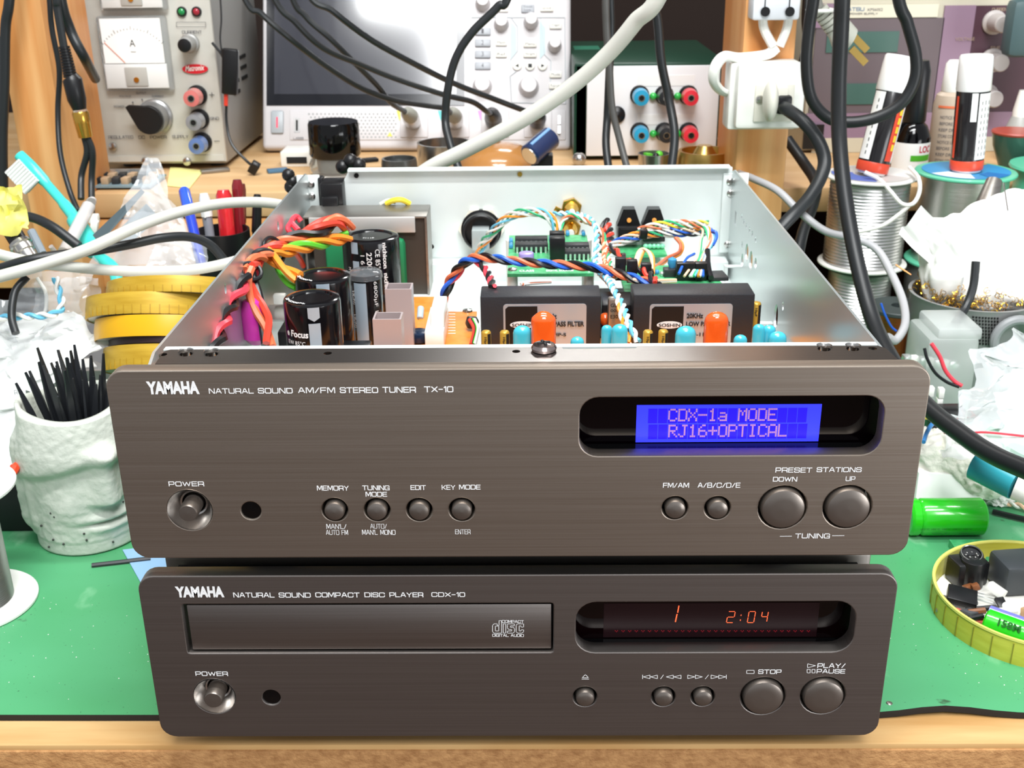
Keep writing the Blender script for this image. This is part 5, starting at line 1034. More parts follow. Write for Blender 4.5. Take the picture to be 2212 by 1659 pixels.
# jar with black lid behind the tuner
P = A(724, 330, .53); r = mm(56, P); jz = P.z
ja_ = T('glass_jar', 'small glass jar with ribbed black screw lid, behind the tuner rear edge', 'jar', (P.x, .53, SHZ))
O('glass_body', MB().lathe([(r*.80, SHZ), (r*1.0, SHZ+.002), (r*1.02, jz-.008), (r*.86, jz-.001), (r*.86, jz+.003), (r*.80, jz+.003), (r*.80, jz-.002), (r*.94, jz-.009), (r*.94, SHZ+.003), (0, SHZ+.0025)], (P.x, .53, 0), n=40), glass, ja_)
lt = A(722, 262, .53).z; g = MB().lathe([(r*.94, jz-.002), (r*.99, jz), (r*.97, lt-.0015), (r*.93, lt), (0, lt)], (P.x, .53, 0), n=48)
O('lid', g, black_gl, ja_)
O('contents', MB().lathe([(r*.7, SHZ+.004), (r*.75, SHZ+.016), (r*.3, SHZ+.020), (0, SHZ+.020)], (P.x, .53, 0), n=16), M('jar_contents', '#6b6a60', .6), ja_)
# row of small items on the shelf just above the tuner's rear edge
def onshelf(px, Y): return A(px, 340, Y).x
def disc(name, label, cat, px, Y, rpx, ztop, prof, mt, lid=None):
    P = A(px, 345, Y); r = mm(rpx, P); t = T(name, label, cat, (P.x, Y, SHZ)); O('body', MB().lathe([(a*r, SHZ+h*(ztop-SHZ)) for a, h in prof], (P.x, Y, 0), n=40), mt, t); return t, P.x, r
t, x, r = disc('steel_ring', 'low brushed steel ring standing behind the diagonal grey cable', 'ring', 962, .56, 60, .1225, [(1, 0), (1, 1), (.93, 1), (.92, .1), (0, .1)], steel)
t, x, r = disc('dark_tin', 'small dark round tin beside the glass jar lid', 'tin', 862, .525, 38, .1170, [(1, 0), (1.02, .7), (.98, 1), (.86, 1), (.84, .8), (0, .8)], M('dark_tin', '#5a5c5c', .3, .7))
t, x, r = disc('amber_dome', 'large amber-brown translucent dome lid behind the tuner', 'dome', 1076, .545, 88, .1245, [(1, 0), (.97, .3), (.82, .66), (.55, .9), (.2, 1.0), (0, 1.0)], M('amber_plastic', '#c48a4c', .2, trans=.25, coat=.6))
t, x, r = disc('brass_disc', 'brass turned disc with a raised rim, right of the black hanging cables', 'disc', 1521, .50, 60, .1270, [(1, 0), (1, .75), (.93, .95), (.82, .95), (.78, .72), (.5, .74), (.32, 1.0), (.25, 1.1), (0, 1.1)], brass)
t, x, r = disc('chrome_tin', 'small open chrome tin holding coloured parts beside the brass disc', 'tin', 1412, .50, 34, .1240, [(.9, 0), (1, 1), (.93, 1), (.84, .4), (0, .4)], steel)
O('contents', MB().box((x-.004, .50, .1225), (.006, .005, .003), (0, .2, .4), .0004).sph((x+.004, .501, .1225), .003, 6), green_w, t)
O('contents', MB().sph((x+.001, .496, .1225), .0026, 6), black_pl, t)
P = A(1165, 318, .50); t = T('blue_capacitor_can', 'blue and black electrolytic capacitor leaning on its side under the scope', 'capacitor', (P.x, .50, SHZ)); ax = Vector((.55, .6, .35)).normalized()
O('sleeve', MB().tube([P-ax*.012, P-ax*.011, P+ax*.013, P+ax*.014], [.0075, .0085, .0085, .0075], 24), M('navy_sleeve', '#1c2f55', .25, coat=.4), t); O('end_cap', MB().tube([P-ax*.0125, P-ax*.0118], [.0066, .0068], 20), steel, t)
O('stripe', MB().tube([P+Vector((0, -.0030, .0074))-ax*.010, P+Vector((0, -.0030, .0074))+ax*.012], .0014, 8), M('stripe_blue', '#7aa4d8', .3), t)
O('support', MB().bx(P.x-.006, P.x+.010, .497, .512, SHZ, P.z-.006), black_pl, t)
P = A(1245, 352, .47); t = T('socket_strip', 'black integrated-circuit strip with a row of bright pins behind the tuner', 'chip', (P.x, .49, SHZ)); O('body', MB().bx(P.x-.016, P.x+.016, .486, .494, SHZ, SHZ+.004), black_pl, t)
for i in range(16): O('pin', MB().bx(P.x-.0155+i*.002, P.x-.0147+i*.002, .4865, .4872, SHZ+.004, SHZ+.0078), pins_m, t)
P = A(1252, 325, .55); S('chrome_ball', 'tiny chrome ball knob beside the green box', 'knob', MB().sph((P.x, .555, SHZ+.0055), .0055, 10).cyl((P.x, .555, SHZ), .003, .002), steel)
P = A(640, 345, .56); t = T('white_block', 'white plastic block with dark recess between power supply and jar', 'block', (P.x, .57, SHZ))
O('body', MB().bx(P.x-.013, P.x+.020, .562, .590, SHZ, SHZ+.012, .001), white_pl, t); O('recess', MB().bx(P.x-.008, P.x+.008, .5612, .5625, SHZ+.003, SHZ+.008), black_mt, t)
P = flr(860, 380, SHZ)
for lab, px, py, c_, w in (('black flat trimming lying on the shelf by the jar', 790, 350, black_mt, .02), ('small blue circuit scrap by the white block on the shelf', 600, 372, M('blue_board', '#4a6f8c', .4), .016), ('dull metal scrap lying before the pale grey power supply', 465, 372, steel_dk, .022)):
    P = flr(px, py, SHZ); S('metal_scrap' if c_ == steel_dk else 'scrap_piece', lab, 'scrap', MB().box((P.x, P.y, SHZ+.0015), (w, .008, .0026), (0, 0, .4), .0006), c_)
# relay board and note on the shelf
Q = flr(275, 398, SHZ); t = T('relay_board', 'small circuit board crowded with black and tan parts, under the power supply', 'circuit board', (Q.x, Q.y, SHZ))
O('board', MB().box((Q.x, Q.y, SHZ+.0025), (.048, .040, .0015)), M('blue_grey_board', '#7a929c', .4), t)
for i in range(6):
    for j in range(2): O('chip', MB().box((Q.x-.019+i*.0076, Q.y-.011+j*.015, SHZ+.0055), (.0055, .008, .005), (0, 0, (i % 3-1)*.12), .0005), (chip_b, M('tan_part', '#b59a7c', .4) if (i, j) == (1, 0) else bpy.data.materials.get('tan_part') or chip_b)[i % 2], t)
O('pins', MB().add([], []).box((Q.x, Q.y+.017, SHZ+.006), (.036, .0015, .004)), pins_m, t)
for x in (-.02, .02): O('spacer', MB().cyl((Q.x+x, Q.y, SHZ), .002, .002), pins_m, t)
p_ = [A(365, 362, .535), A(439, 372, .535), A(408, 411, .475), A(362, 405, .475)]
v_ = [Vector((P.x, P.y, SHZ+.0004)) for P in (flr(368, 362, SHZ), flr(440, 370, SHZ), flr(410, 408, SHZ), flr(362, 403, SHZ))]
S('sticky_note', 'pale yellow sticky note on the shelf beside the relay board', 'note', MB().add(v_+[v+Vector((0, 0, .0004)) for v in v_], [(0, 1, 2, 3), (4, 5, 6, 7), (0, 1, 5, 4), (1, 2, 6, 5), (2, 3, 7, 6), (3, 0, 4, 7)]), M('note_yellow', '#f2ec9c', .6))
# ---- toothbrush
tbm = M('turquoise_plastic', '#3fc8bc', .3, coat=.3); YB = .36
tbh = T('toothbrush', 'turquoise toothbrush with white bristles leaning in the clutter at left', 'toothbrush', A(235, 575, .29))
ctr = pp((42, 335, .37), (70, 362, .365), (105, 402, .36), (150, 455, .345), (178, 500, .33), (198, 530, .32), (212, 552, .31), (245, 580, .30), (255, 620, .29))
O('handle', MB().tube(spl(ctr, 8), [.0036+(.0018 if 26 < i < 46 else 0)-(.0006 if 14 < i < 22 else 0) for i in range(len(spl(ctr, 8)))], 14, flat=.8), tbm, tbh)
h0, h1 = A(45, 345, .366), A(84, 387, .360); nd = (A(28, 382, .366)-A(54, 356, .366)).normalized()
for i in range(9):
    q = h0.lerp(h1, i/8.0)
    for k in (-1, 1): O('bristle_tuft', MB().tube([q+Vector((0, k*.0018, 0)), q+nd*.0125+Vector((0, k*.0022, 0))], [.0011, .0013], 8), M('bristle', '#d8dad6', .6) if 'bristle' not in bpy.data.materials else bpy.data.materials['bristle'], tbh)
# ---- bnc connector with yellow tape, syringe
cn = T('coaxial_connector', 'silver coaxial connector with black boot and yellow tape, at far left', 'connector', A(50, 540, .25))
u0, u1, u2, u3 = A(-20, 430, .27), A(20, 490, .262), A(42, 525, .256), A(72, 568, .25)
O('boot', MB().tube([u0, u1, u2], .0048, 18), black_pl, cn); O('metal_body', MB().tube([u2, u2.lerp(u3, .15), u2.lerp(u3, .2), u2.lerp(u3, .45), u2.lerp(u3, .5), u3], [.0060, .0064, .0054, .0054, .0046, .0044], 24), steel, cn)
vs_, fs_ = crumple(.026, .024, 12, 10, .004, 160, 3.3); m4 = plane_m(A(2, 455, .255), (1, 0, .1), (0, .3, 1)); O('yellow_tape', MB().add([m4 @ Vector(v) for v in vs_], fs_), M('tape_yellow', '#e9e273', .5), cn, smooth=50)
sy_ = T('pipette', 'translucent white syringe barrel leaning between the toothbrush and black plug', 'syringe', A(150, 540, .30)); sym = film('milky_plastic', '#e8e2e0', .62, .3)
s0, s1 = A(192, 445, .335), A(140, 545, .30); O('barrel', MB().tube([s0, s1], .0040, 16), sym, sy_); O('flange', MB().tube([s0+(s0-s1).normalized()*.002, s0+(s0-s1).normalized()*.0032], [.0060, .0060], 18, flat=.5), sym, sy_); O('tip', MB().tube([s1, A(128, 558, .295), A(110, 532, .29)], [.0025, .002, .0014], 10), sym, sy_)
S('grey_swab', 'grey rubber probe sleeve between the connector and pipette', 'sleeve', MB().tube(spl(pp((68, 500, .29), (78, 520, .285), (92, 548, .28))), .0024, 10), M('sleeve_grey', '#8d97a0', .5))
S('white_plug', 'small white two-hole housing hanging on the black cable end', 'connector', MB().box(A(203, 472, .398), (.0065, .005, .006), None, .0008).box(A(204, 490, .395), (.005, .004, .009), (0, .25, 0), .0008), white_pl)
# ---- pen pot with pens
P = A(487, 560, .36); pr = .0170; pz = A(487, 496, .36).z
pot = T('pen_pot', 'black open pen pot behind the pale cable, left of the tuner', 'pot', (P.x, .36, 0))
O('body', MB().lathe([(pr*.9, 0), (pr, .002), (pr, pz), (pr-.0012, pz), (pr-.0012, .004), (0, .004)], (P.x, .36, 0), n=32), black_pl, pot)
def pen(name, label, top, bot, r, mt, capm=None, capf=.3, clip=True):
    t = T(name, label, 'pen', bot); q = top.lerp(bot, capf)
    O('cap', MB().tube([top, top.lerp(bot, .03), q], [r*.7, r, r*1.05], 14), capm or mt, t); O('barrel', MB().tube([q, bot], r*.9, 14), mt, t)
    if clip:
        s = Vector((0, -r*1.15, 0)); O('clip', MB().tube([top.lerp(bot, .04)+s, q+s], r*.22, 6), capm or mt, t)
pb_ = lambda dx, dy: Vector((P.x+dx, .36+dy, .006))
mc = lambda n, c_: M(n, c_, .2, coat=.6)
pen('marker_pen', 'red marker pen with white grip, thickest in the black pen pot', A(482, 410, .372), pb_(.003, -.004), .0050, mc('pen_white', '#e4dcd8'), mc('pen_red', '#c8242a'), .42)
pen('ballpoint_pen', 'dark red ballpoint pen standing tallest in the black pen pot', A(512, 388, .378), pb_(.006, .006), .0036, mc('pen_maroon', '#7a1a22'), None, .3)
pen('ballpoint_pen', 'white-capped pen left of the red marker in the pot', A(440, 418, .372), pb_(-.007, .004), .0036, mc('pen_silver', '#8e9098'), white_pl, .12)
pen('ballpoint_pen', 'black pen with ball end at the right of the pot', A(556, 420, .372), pb_(.010, -.002), .0030, black_pl, None, .2)
pen('ballpoint_pen', 'thin dark red pencil beside the tallest red pen', A(524, 397, .380), pb_(.001, .009), .0022, mc('pencil_red', '#6a2c28'), None, .2, False)
pen('marker_pen', 'bright blue pen leaning outside the pot next to the plastic bag', A(397, 408, .372), A(436, 575, .33), .0036, mc('pen_blue', '#2240b8'), mc('pen_blue_cap', '#2a56d0'), .30)
# ---- clear bag with grey strips, tipped up
bgz = T('plastic_bag', 'clear plastic bag rising to a point with dark strips inside, left of the pens', 'bag', A(320, 560, .33))
def sheet(q, nx=14, ny=14, amp=.003, seed=1, sc=70):
    a, b_, c, d = q; vs = []; fs = []
    for j in range(ny+1):
        for i in range(nx+1):
            u, v = i/nx, j/ny; p = (a*(1-u)+b_*u)*(1-v)+(d*(1-u)+c*u)*v; n_ = noise.ridged_multi_fractal(p*sc+Vector((seed, 0, 0)), 1, 2, 2, 1, 2)-.8
            vs.append(p+Vector((noise.noise(p*50+Vector((seed*3, 1, 1)))*amp*.5, n_*amp, noise.noise(p*60+Vector((seed, 7, 1)))*amp*.5)))
    for j in range(ny):
        for i in range(nx): k = j*(nx+1)+i; fs.append((k, k+1, k+nx+2, k+nx+1))
    return MB().add(vs, fs)
O('film', sheet((A(318, 338, .36), A(340, 345, .355), A(440, 585, .30), A(190, 575, .30)), 16, 18, .006, 2), bag_m, bgz, smooth=25)
O('film', sheet((A(324, 350, .375), A(350, 400, .37), A(450, 575, .33), A(230, 580, .33)), 14, 14, .006, 5), bag_m, bgz, smooth=25)
O('dark_strip', MB().add([A(305, 408, .352), A(313, 415, .352), A(215, 528, .30), A(200, 508, .30), A(305, 408, .358), A(313, 415, .358), A(215, 528, .306), A(200, 508, .306)], [(0, 1, 2, 3), (4, 5, 6, 7), (0, 1, 5, 4), (1, 2, 6, 5), (2, 3, 7, 6), (3, 0, 4, 7)]), M('strip_dark', '#4c5a60', .35), bgz)
O('dark_strip', MB().add([A(316, 440, .352), A(345, 470, .352), A(260, 545, .31), A(225, 525, .31), A(316, 440, .358), A(345, 470, .358), A(260, 545, .316), A(225, 525, .316)], [(0, 1, 2, 3), (4, 5, 6, 7), (0, 1, 5, 4), (1, 2, 6, 5), (2, 3, 7, 6), (3, 0, 4, 7)]), M('strip_grey', '#7a858a', .35), bgz)
O('film', sheet((A(345, 500, .31), A(450, 520, .32), A(450, 590, .29), A(300, 595, .29)), 10, 8, .006, 9), bag_m, bgz, smooth=25)
# dark storage box below: behind the heap at left, so the eye meets clutter rather than mat
crate = T('storage_tray', 'grey translucent plastic tray under the heap at left', 'tray', (-.25, .33, 0))
g = MB().bx(-.345, -.150, .285, .385, 0, .004).bx(-.345, -.150, .285, .2875, 0, .040).bx(-.345, -.150, .3825, .385, 0, .040).bx(-.345, -.342, .285, .385, 0, .040).bx(-.153, -.150, .285, .385, 0, .040)
O('body', g, M('tray_grey', '#b9b7b8', .35, trans=.2), crate)
for i in range(40):
    x, y = random.uniform(-.335, -.16), random.uniform(.292, .378); c_ = random.choice((white_pl, psu_s, bpy.data.materials['paper'], bpy.data.materials['tan_part'], steel_dk, pink_w, bpy.data.materials['sleeve_grey'], white_pl))
    S('small_part', 'small loose electronic part lying in the grey tray under the left heap', 'part', MB().box((x, y, random.uniform(.012, .038)), (random.uniform(.008, .022), random.uniform(.006, .012), random.uniform(.004, .014)), (random.uniform(-.5, .5), random.uniform(-.5, .5), random.uniform(0, 3)), .0008), c_, 'loose parts in the grey tray')
# ---- stack of yellow round lids
yel = M('yellow_paper_rim', '#b48e24', .4, .15, nz=((60, 60, 400), .2), col2='#c9a436'); yel2 = M('bright_yellow_rim', '#dca510', .35); inr = M('lid_inside', '#e4e2da', .5)
def roundlid(px, py, Y, rpx, hgt, label, mt, tilt=0, seg_=True, name='yellow_tray', only=False):
    P = A(px, py, Y); r = rpx; t = T(name, label, 'tray', (0, 0, 0), None)
    Rm = Euler((tilt, 0, 0)).to_matrix(); t.location = P - Rm @ Vector((0, -r, hgt)); t.rotation_euler = (tilt, 0, 0)
    O('rim', MB().lathe([(r-.0012, .0008), (r-.0006, 0), (r, 0), (r+.0004, hgt*.5), (r, hgt), (r-.0012, hgt), (r-.0012, .0015)], n=72, cap=False), mt, t, local=True)
    O('disc', MB().cyl((0, 0, .0004), r-.0012, .0012, n=48), inr, t, local=True)
    if seg_:
        for i in range(56):
            a = 2*PI*i/56
            if math.sin(a) < .1: O('crease', MB().box((math.cos(a)*(r+.0001), math.sin(a)*(r+.0001), hgt*.22), (.0005, .0005, hgt*.40), (0, 0, a)), M('crease', '#a8841c', .5) if 'crease' not in bpy.data.materials else bpy.data.materials['crease'], t, local=True)
    return t
R_ = .041
roundlid(352, 594, .210, R_, .0084, 'topmost yellow round tray of the stack, pushed to the right', yel, math.radians(-26))
roundlid(305, 629, .206, R_, .0112, 'second yellow round tray from the top, sticking out to the left', yel, math.radians(-26))
roundlid(325, 679, .200, R_, .0108, 'plain bright yellow round tray in the middle of the stack', yel2, math.radians(-26), False)
roundlid(345, 742, .192, R_, .0120, 'lowest visible yellow round tray, below the dark gap', yel, math.radians(-26))
t = T('black_tin', 'dark round tin between the bright yellow tray and the lowest one', 'tin', (0, 0, 0)); Rm = Euler((math.radians(-26), 0, 0)).to_matrix(); t.location = A(350, 724, .197)-Rm @ Vector((0, -R_+.002, .0036)); t.rotation_euler = (math.radians(-26), 0, 0)
O('body', MB().cyl((0, 0, 0), R_-.002, .0036, n=48), M('dark_maroon', '#2e1c1e', .4), t, local=True)
S('cardboard_box', 'cardboard box carrying the leaning stack of yellow trays', 'box', MB().bx(-.215, -.155, .215, .255, 0, .018, .001), wood_top)
# ---- plastic bags at the left edge
wbag = T('plastic_bag', 'milky white plastic bag lying behind the stone-face mug', 'bag', A(110, 760, .22))
O('film', sheet((A(-60, 690, .25), A(175, 685, .24), A(246, 735, .215), A(60, 860, .185)), 22, 16, .010, 11, 45), bag_w, wbag, smooth=25)
O('film', sheet((A(-60, 735, .235), A(150, 700, .225), A(215, 760, .205), A(-60, 880, .195)), 22, 16, .010, 17, 55), bag_w, wbag, smooth=25)
lbag = T('plastic_bag', 'crinkled clear bag with grey writing at the left edge beside the mug', 'bag', A(20, 900, .18))
O('film', sheet((A(-80, 800, .20), A(52, 815, .19), A(60, 1010, .155), A(-80, 1040, .15)), 18, 16, .008, 23, 55), bag_w, lbag, smooth=25)
O('film', sheet((A(-80, 600, .25), A(20, 640, .24), A(60, 800, .22), A(-80, 830, .22)), 14, 14, .008, 29, 55), bag_m, lbag, smooth=25)
textpx('R', 31, 38, 843, 853, A(34, 848, .178).y, M('bag_ink', '#6a6e74', .6), lbag, 0); 
O('red_tip', MB().tube(pp((28, 1022, .14), (33, 1010, .142), (40, 1000, .145)), [.0020, .0026, .0014], 8), M('red_tip', '#e04a2a', .3), lbag)
gbag = T('plastic_bag', 'grey-tinted clear bag with a tube inside, between connector and yellow lids', 'bag', A(110, 660, .25))
O('film', sheet((A(40, 590, .27), A(190, 590, .27), A(160, 720, .235), A(20, 735, .235)), 14, 14, .008, 31, 60), bag_m, gbag, smooth=25)
O('film', sheet((A(80, 605, .275), A(215, 600, .275), A(200, 700, .25), A(70, 715, .25)), 14, 14, .008, 37, 60), bag_m, gbag, smooth=25)
O('inner_tube', MB().tube(spl(pp((80, 600, .26), (98, 630, .258), (100, 660, .255), (95, 680, .252))), .0010, 8), white_pl, gbag)
tpw = T('twisted_wire', 'pale blue and white twisted wire looping at left of the yellow lids', 'wire', A(130, 660, .22))
pth = spl(pp((120, 600, .235), (126, 625, .232), (134, 655, .228), (128, 672, .224), (110, 680, .22), (70, 683, .218), (30, 684, .216), (-20, 690, .214)), 24); twist(tpw, pth, [cyan_w, white_w], .0011, .0011, .012)
# ---- stone face mug with cable ties
mug_m = M('celadon_stone', '#cfd2c8', .5, nz=((120, 120, 120), .25, 5), col2='#bdc2b8', bump=((420, 420, 420), .35)); mc_ = Vector((-.2180, .166, 0)); MH, MR = .0725, .0258
mug = T('stone_face_mug', 'pale grey-green pottery mug shaped as a stone face, left of the players', 'mug', mc_)
def gs(a, s): return math.exp(-(a/s)**2)
def mug_mesh():
    n, k = 180, 84; vs = []; fs = []
    for j in range(k+1):
        z = MH*j/k; v = j/k
        for i in range(n):
            a = 2*PI*i/n; th = math.degrees(math.atan2(math.sin(a), math.cos(a))) + 90  # 0 faces -Y, + to the right
            th = (th+180) % 360-180; f = th-42
            r = MR*(1.03-.05*v+.04*math.sin(v*PI))
            d = 0
            if v > .1:
                brow_z = .76-.0009*abs(f)*.8-(.10 if abs(f) > 45 else 0)*min(1, (abs(f)-45)/25)
                d += .0048*(1/(1+math.exp(-(v-(.70-.0016*abs(f)))*70)))*(1 if abs(f) < 75 else gs(abs(f)-75, 14))*(1-.55*max(0, (v-.72)/.28))
                d += .0078*max(gs(f, 11+10*max(0, (.62-v))*1.4), 0)*(1 if .40 < v < .74 else gs(v-.40, .03) if v <= .40 else gs(v-.74, .05))
                d += .0026*gs(v-.27, .030)*gs(f, 26); d += .0022*gs(v-.19, .026)*gs(f, 20); d -= .0030*gs(v-.232, .012)*gs(f, 24)
                d += .0018*gs(v-.36, .10)*gs(abs(f)-40, 16)
                d += .0046*gs(abs(f)-98, 7)*(1/(1+math.exp(-(v-.16)*40)))*(1/(1+math.exp((v-.86)*40)))+.0020*gs(abs(f)-86, 4)*(1/(1+math.exp(-(v-.18)*40)))*(1/(1+math.exp((v-.84)*40)))
                d += .00035*noise.fractal(Vector((a*9, z*300, 0)), 1, 2, 4)*(1 if v < .97 else .2)
            if j == 0: r -= .0015
            if v < .105: d = -.0004
            rr = r+d; zz = z+(.0022*math.sin(a*2+.6)*max(0, (v-.9)/.1)); vs.append((rr*math.cos(a), rr*math.sin(a), zz))
    for (rf, zf) in ((-.0006, .0006), (-.0022, .0004), (-.0030, -.002), (-.0034, -.030), (-.006, -.058)):
        for i in range(n): a = 2*PI*i/n; r = MR*.99+rf; vs.append((r*math.cos(a), r*math.sin(a), MH+zf+(.0022*math.sin(a*2+.6) if zf > -.01 else 0)))
    rows = len(vs)//n
    for j in range(rows-1):
        for i in range(n): i2 = (i+1) % n; fs.append((j*n+i, j*n+i2, (j+1)*n+i2, (j+1)*n+i))
    fs.append(tuple(range(n))[::-1]); fs.append(tuple((rows-1)*n+i for i in range(n)))
    return MB().add(vs, fs)
O('body', mug_mesh(), mug_m, mug, local=True, smooth=80)
g = MB()
for i in range(34):
    f = random.uniform(-60, 60)+0; v = random.uniform(.06, .9); a = math.radians(f-90); g.sph(((MR*1.06)*math.cos(a), (MR*1.06)*math.sin(a), v*MH), .0006, 5)
O('iron_speck', g, M('speck', '#3a3c38', .5), mug, local=True, stuff=True)
tie_m = M('tie_black', '#26282c', .35)
tie0 = T('cable_tie', 'black cable tie end standing in the stone-face mug', 'cable tie', mc_, 'black cable ties standing in the mug')
def tie_mesh(L_, w): return MB().add([(-w, -.0006, 0), (w, -.0006, 0), (w, .0006, 0), (-w, .0006, 0), (-w, -.0006, L_*.8), (w, -.0006, L_*.8), (w, .0006, L_*.8), (-w, .0006, L_*.8), (-w*.35, -.0003, L_), (w*.35, -.0003, L_), (w*.35, .0003, L_), (-w*.35, .0003, L_)], [(0, 1, 2, 3), (0, 1, 5, 4), (1, 2, 6, 5), (2, 3, 7, 6), (3, 0, 4, 7), (4, 5, 9, 8), (5, 6, 10, 9), (6, 7, 11, 10), (7, 4, 8, 11), (8, 9, 10, 11)])
O('strap', tie_mesh(.096, .0016), tie_m, tie0, local=True, smooth=0)
ti = 0
for i in range(38):
    a = random.uniform(0, 2*PI); rr = random.uniform(0, .018); bx_, by_ = rr*math.cos(a), rr*math.sin(a)
    tx_ = bx_*random.uniform(.9, 1.25)/.096; ty_ = by_*1.0/.096
    loc = mc_+Vector((bx_*.5+.004, by_*.5, .006)); rot = (-ty_*.9+random.uniform(-.08, .08), tx_+random.uniform(-.16, .12), random.uniform(0, 3.1))
    if i == 0: tie0.location = loc; tie0.rotation_euler = rot; t = tie0
    else: t = dup(tie0, loc, None, rot)
    s = random.uniform(.80, 1.0); t.scale = (1, 1, s)
# tie and blue card on the mat
S('cable_tie', 'single black cable tie lying on the mat in front of the mug', 'cable tie', MB().tube([flr(198, 1221, .0012), flr(260, 1214, .0012), flr(325, 1206, .0014)], .0011, 6, flat=.6), tie_m)
q = [flr(265, 1190), flr(350, 1180), flr(380, 1235), flr(305, 1262)]
v_ = [Vector((p.x, p.y, .0002)) for p in q]; S('blue_card', 'pale blue card lying under the corner of the players', 'card', MB().add(v_+[v+Vector((0, 0, .0005)) for v in v_], [(0, 1, 2, 3), (4, 5, 6, 7), (0, 1, 5, 4), (1, 2, 6, 5), (2, 3, 7, 6), (3, 0, 4, 7)]), M('card_blue', '#8fb4d6', .5))
# ---- solder spool at the lower left
flw = M('flange_white', '#f2f1ec', .35, coat=.3); sold = M('solder_wire', '#d4d4d4', .34, 1)
def spool(name, label, c, r, rc, z0, z1, fm, wm, wr=.0009, ft=.0022, wind=True):
    t = T(name, label, 'spool', (c[0], c[1], z0)); 
    O('flange', MB().lathe([(r-.0006, 0), (r, .0006), (r, ft-.0006), (r-.0006, ft), (r*.4, ft)], (c[0], c[1], z0), n=64), fm, t)
    if wind:
        prof = []; z = z0+ft
        while z < z1-ft-wr*2:
            prof += [(rc-wr*.5, z+.0001), (rc, z+wr*.6), (rc+wr*.3, z+wr), (rc, z+wr*1.4)]; z += wr*2
        O('wire_winding', MB().lathe([(rc*.5, z0+ft*.5)]+prof+[(rc*.5, z1-ft*.5)], (c[0], c[1], 0), n=64), wm, t, smooth=50)
    else: O('wire_winding', MB().cyl((c[0], c[1], z0+ft), rc, z1-z0-ft*2, n=64), wm, t)
    tf_ = O('flange', MB().lathe([(r*.25, z1-ft-.0), (r-.0006, z1-ft), (r, z1-ft+.0006), (r, z1-.0006), (r-.0006, z1), (r*.25, z1), (r*.25, z1-ft)], (c[0], c[1], 0), n=64), fm, t); return t, tf_
spool('solder_spool', 'white-flanged solder spool cut off by the lower left edge', (-.2485, .0997), .027, .0165, 0, .060, flw, sold, .0005)
S('black_box', 'black box with a shiny rod behind the lower left solder spool', 'box', MB().bx(-.300, -.2265, .165, .185, 0, .024, .001).cyl((-.228, .178, .016), .0012, .006, (1, 0, 0), 10), black_mt)
# ---- right: solder spools with glue sticks
S1X = A(1882, 376, .428).x; S2X = A(2085, 378, .432).x
sp1, sf1 = spool('solder_spool', 'tall white-flanged solder spool under the leaning glue stick', (S1X, .428), .0300, .0262, .060, .1225, flw, sold, .0011, .0020)
P1 = Vector((S1X, .428, .1226))
O('paper_label', MB().lathe([(.0265, .0001), (.0265, .0003), (.0085, .0003)], P1, n=48, arc=(math.radians(60), math.radians(330))), M('label_pale', '#c8c4c0', .4), sp1)
O('blue_print', MB().lathe([(.0262, .0004), (.0262, .0005), (.012, .0005)], P1, n=24, arc=(math.radians(160), math.radians(262))), M('label_blue', '#5a6fb8', .4), sp1)
spool('solder_spool', 'smaller solder spool underneath, with only its windings showing', (S1X, .428), .0240, .0215, 0, .0598, M('flange_grey', '#8e8e8c', .4), sold, .0011, .0020)
grn = M('flange_green', '#5fc09c', .35, coat=.3)
sp2, sf2 = spool('solder_spool', 'green-flanged solder spool under the upright glue stick', (S2X, .432), .0330, .0285, .060, .1235, grn, M('solder_fine', '#d0cec6', .34, 1, bump=((4, 4, 2600), .3)), .0005, .0022, False)
P2 = Vector((S2X, .432, .1236))
O('paper_label', MB().lathe([(.0285, .0001), (.0285, .0003), (.013, .0003)], P2, n=48), M('label_cyan', '#2f8fc4', .35), sp2)
for a0, a1, c_ in ((200, 262, '#d8e4ec'), (285, 325, '#1f6fb0'), (40, 80, '#c8a24a')): O('print', MB().lathe([(.0280, .0004), (.0280, .0005), (.014, .0005)], P2, n=12, arc=(math.radians(a0), math.radians(a1))), M('print'+c_, c_, .4), sp2)
S('sponge_stand', 'grey metal sponge stand base beneath the green spool', 'stand', MB().cyl((S2X, .432, 0), .031, .0598, n=48, bev=.002), M('base_grey', '#7c7a76', .45, .4))
S('solder_spool', 'second green-flanged spool cut off at the right edge', 'spool', MB().lathe([(.030, .060), (.030, .1215), (.034, .1215), (.0345, .1225), (.034, .1240), (0, .1240)], (S2X+.071, .445, 0), n=48), grn)
S('support_block', 'dark wooden block under the spool at the right edge', 'block', MB().bx(S2X+.045, S2X+.10, .415, .472, 0, .0598), dark_wall)
gl_b = M('glue_black', '#161416', .25, coat=.4); gl_r = M('glue_red', '#d84a32', .3); gl_w = M('glue_white', '#f6f6f6', .3, coat=.4)
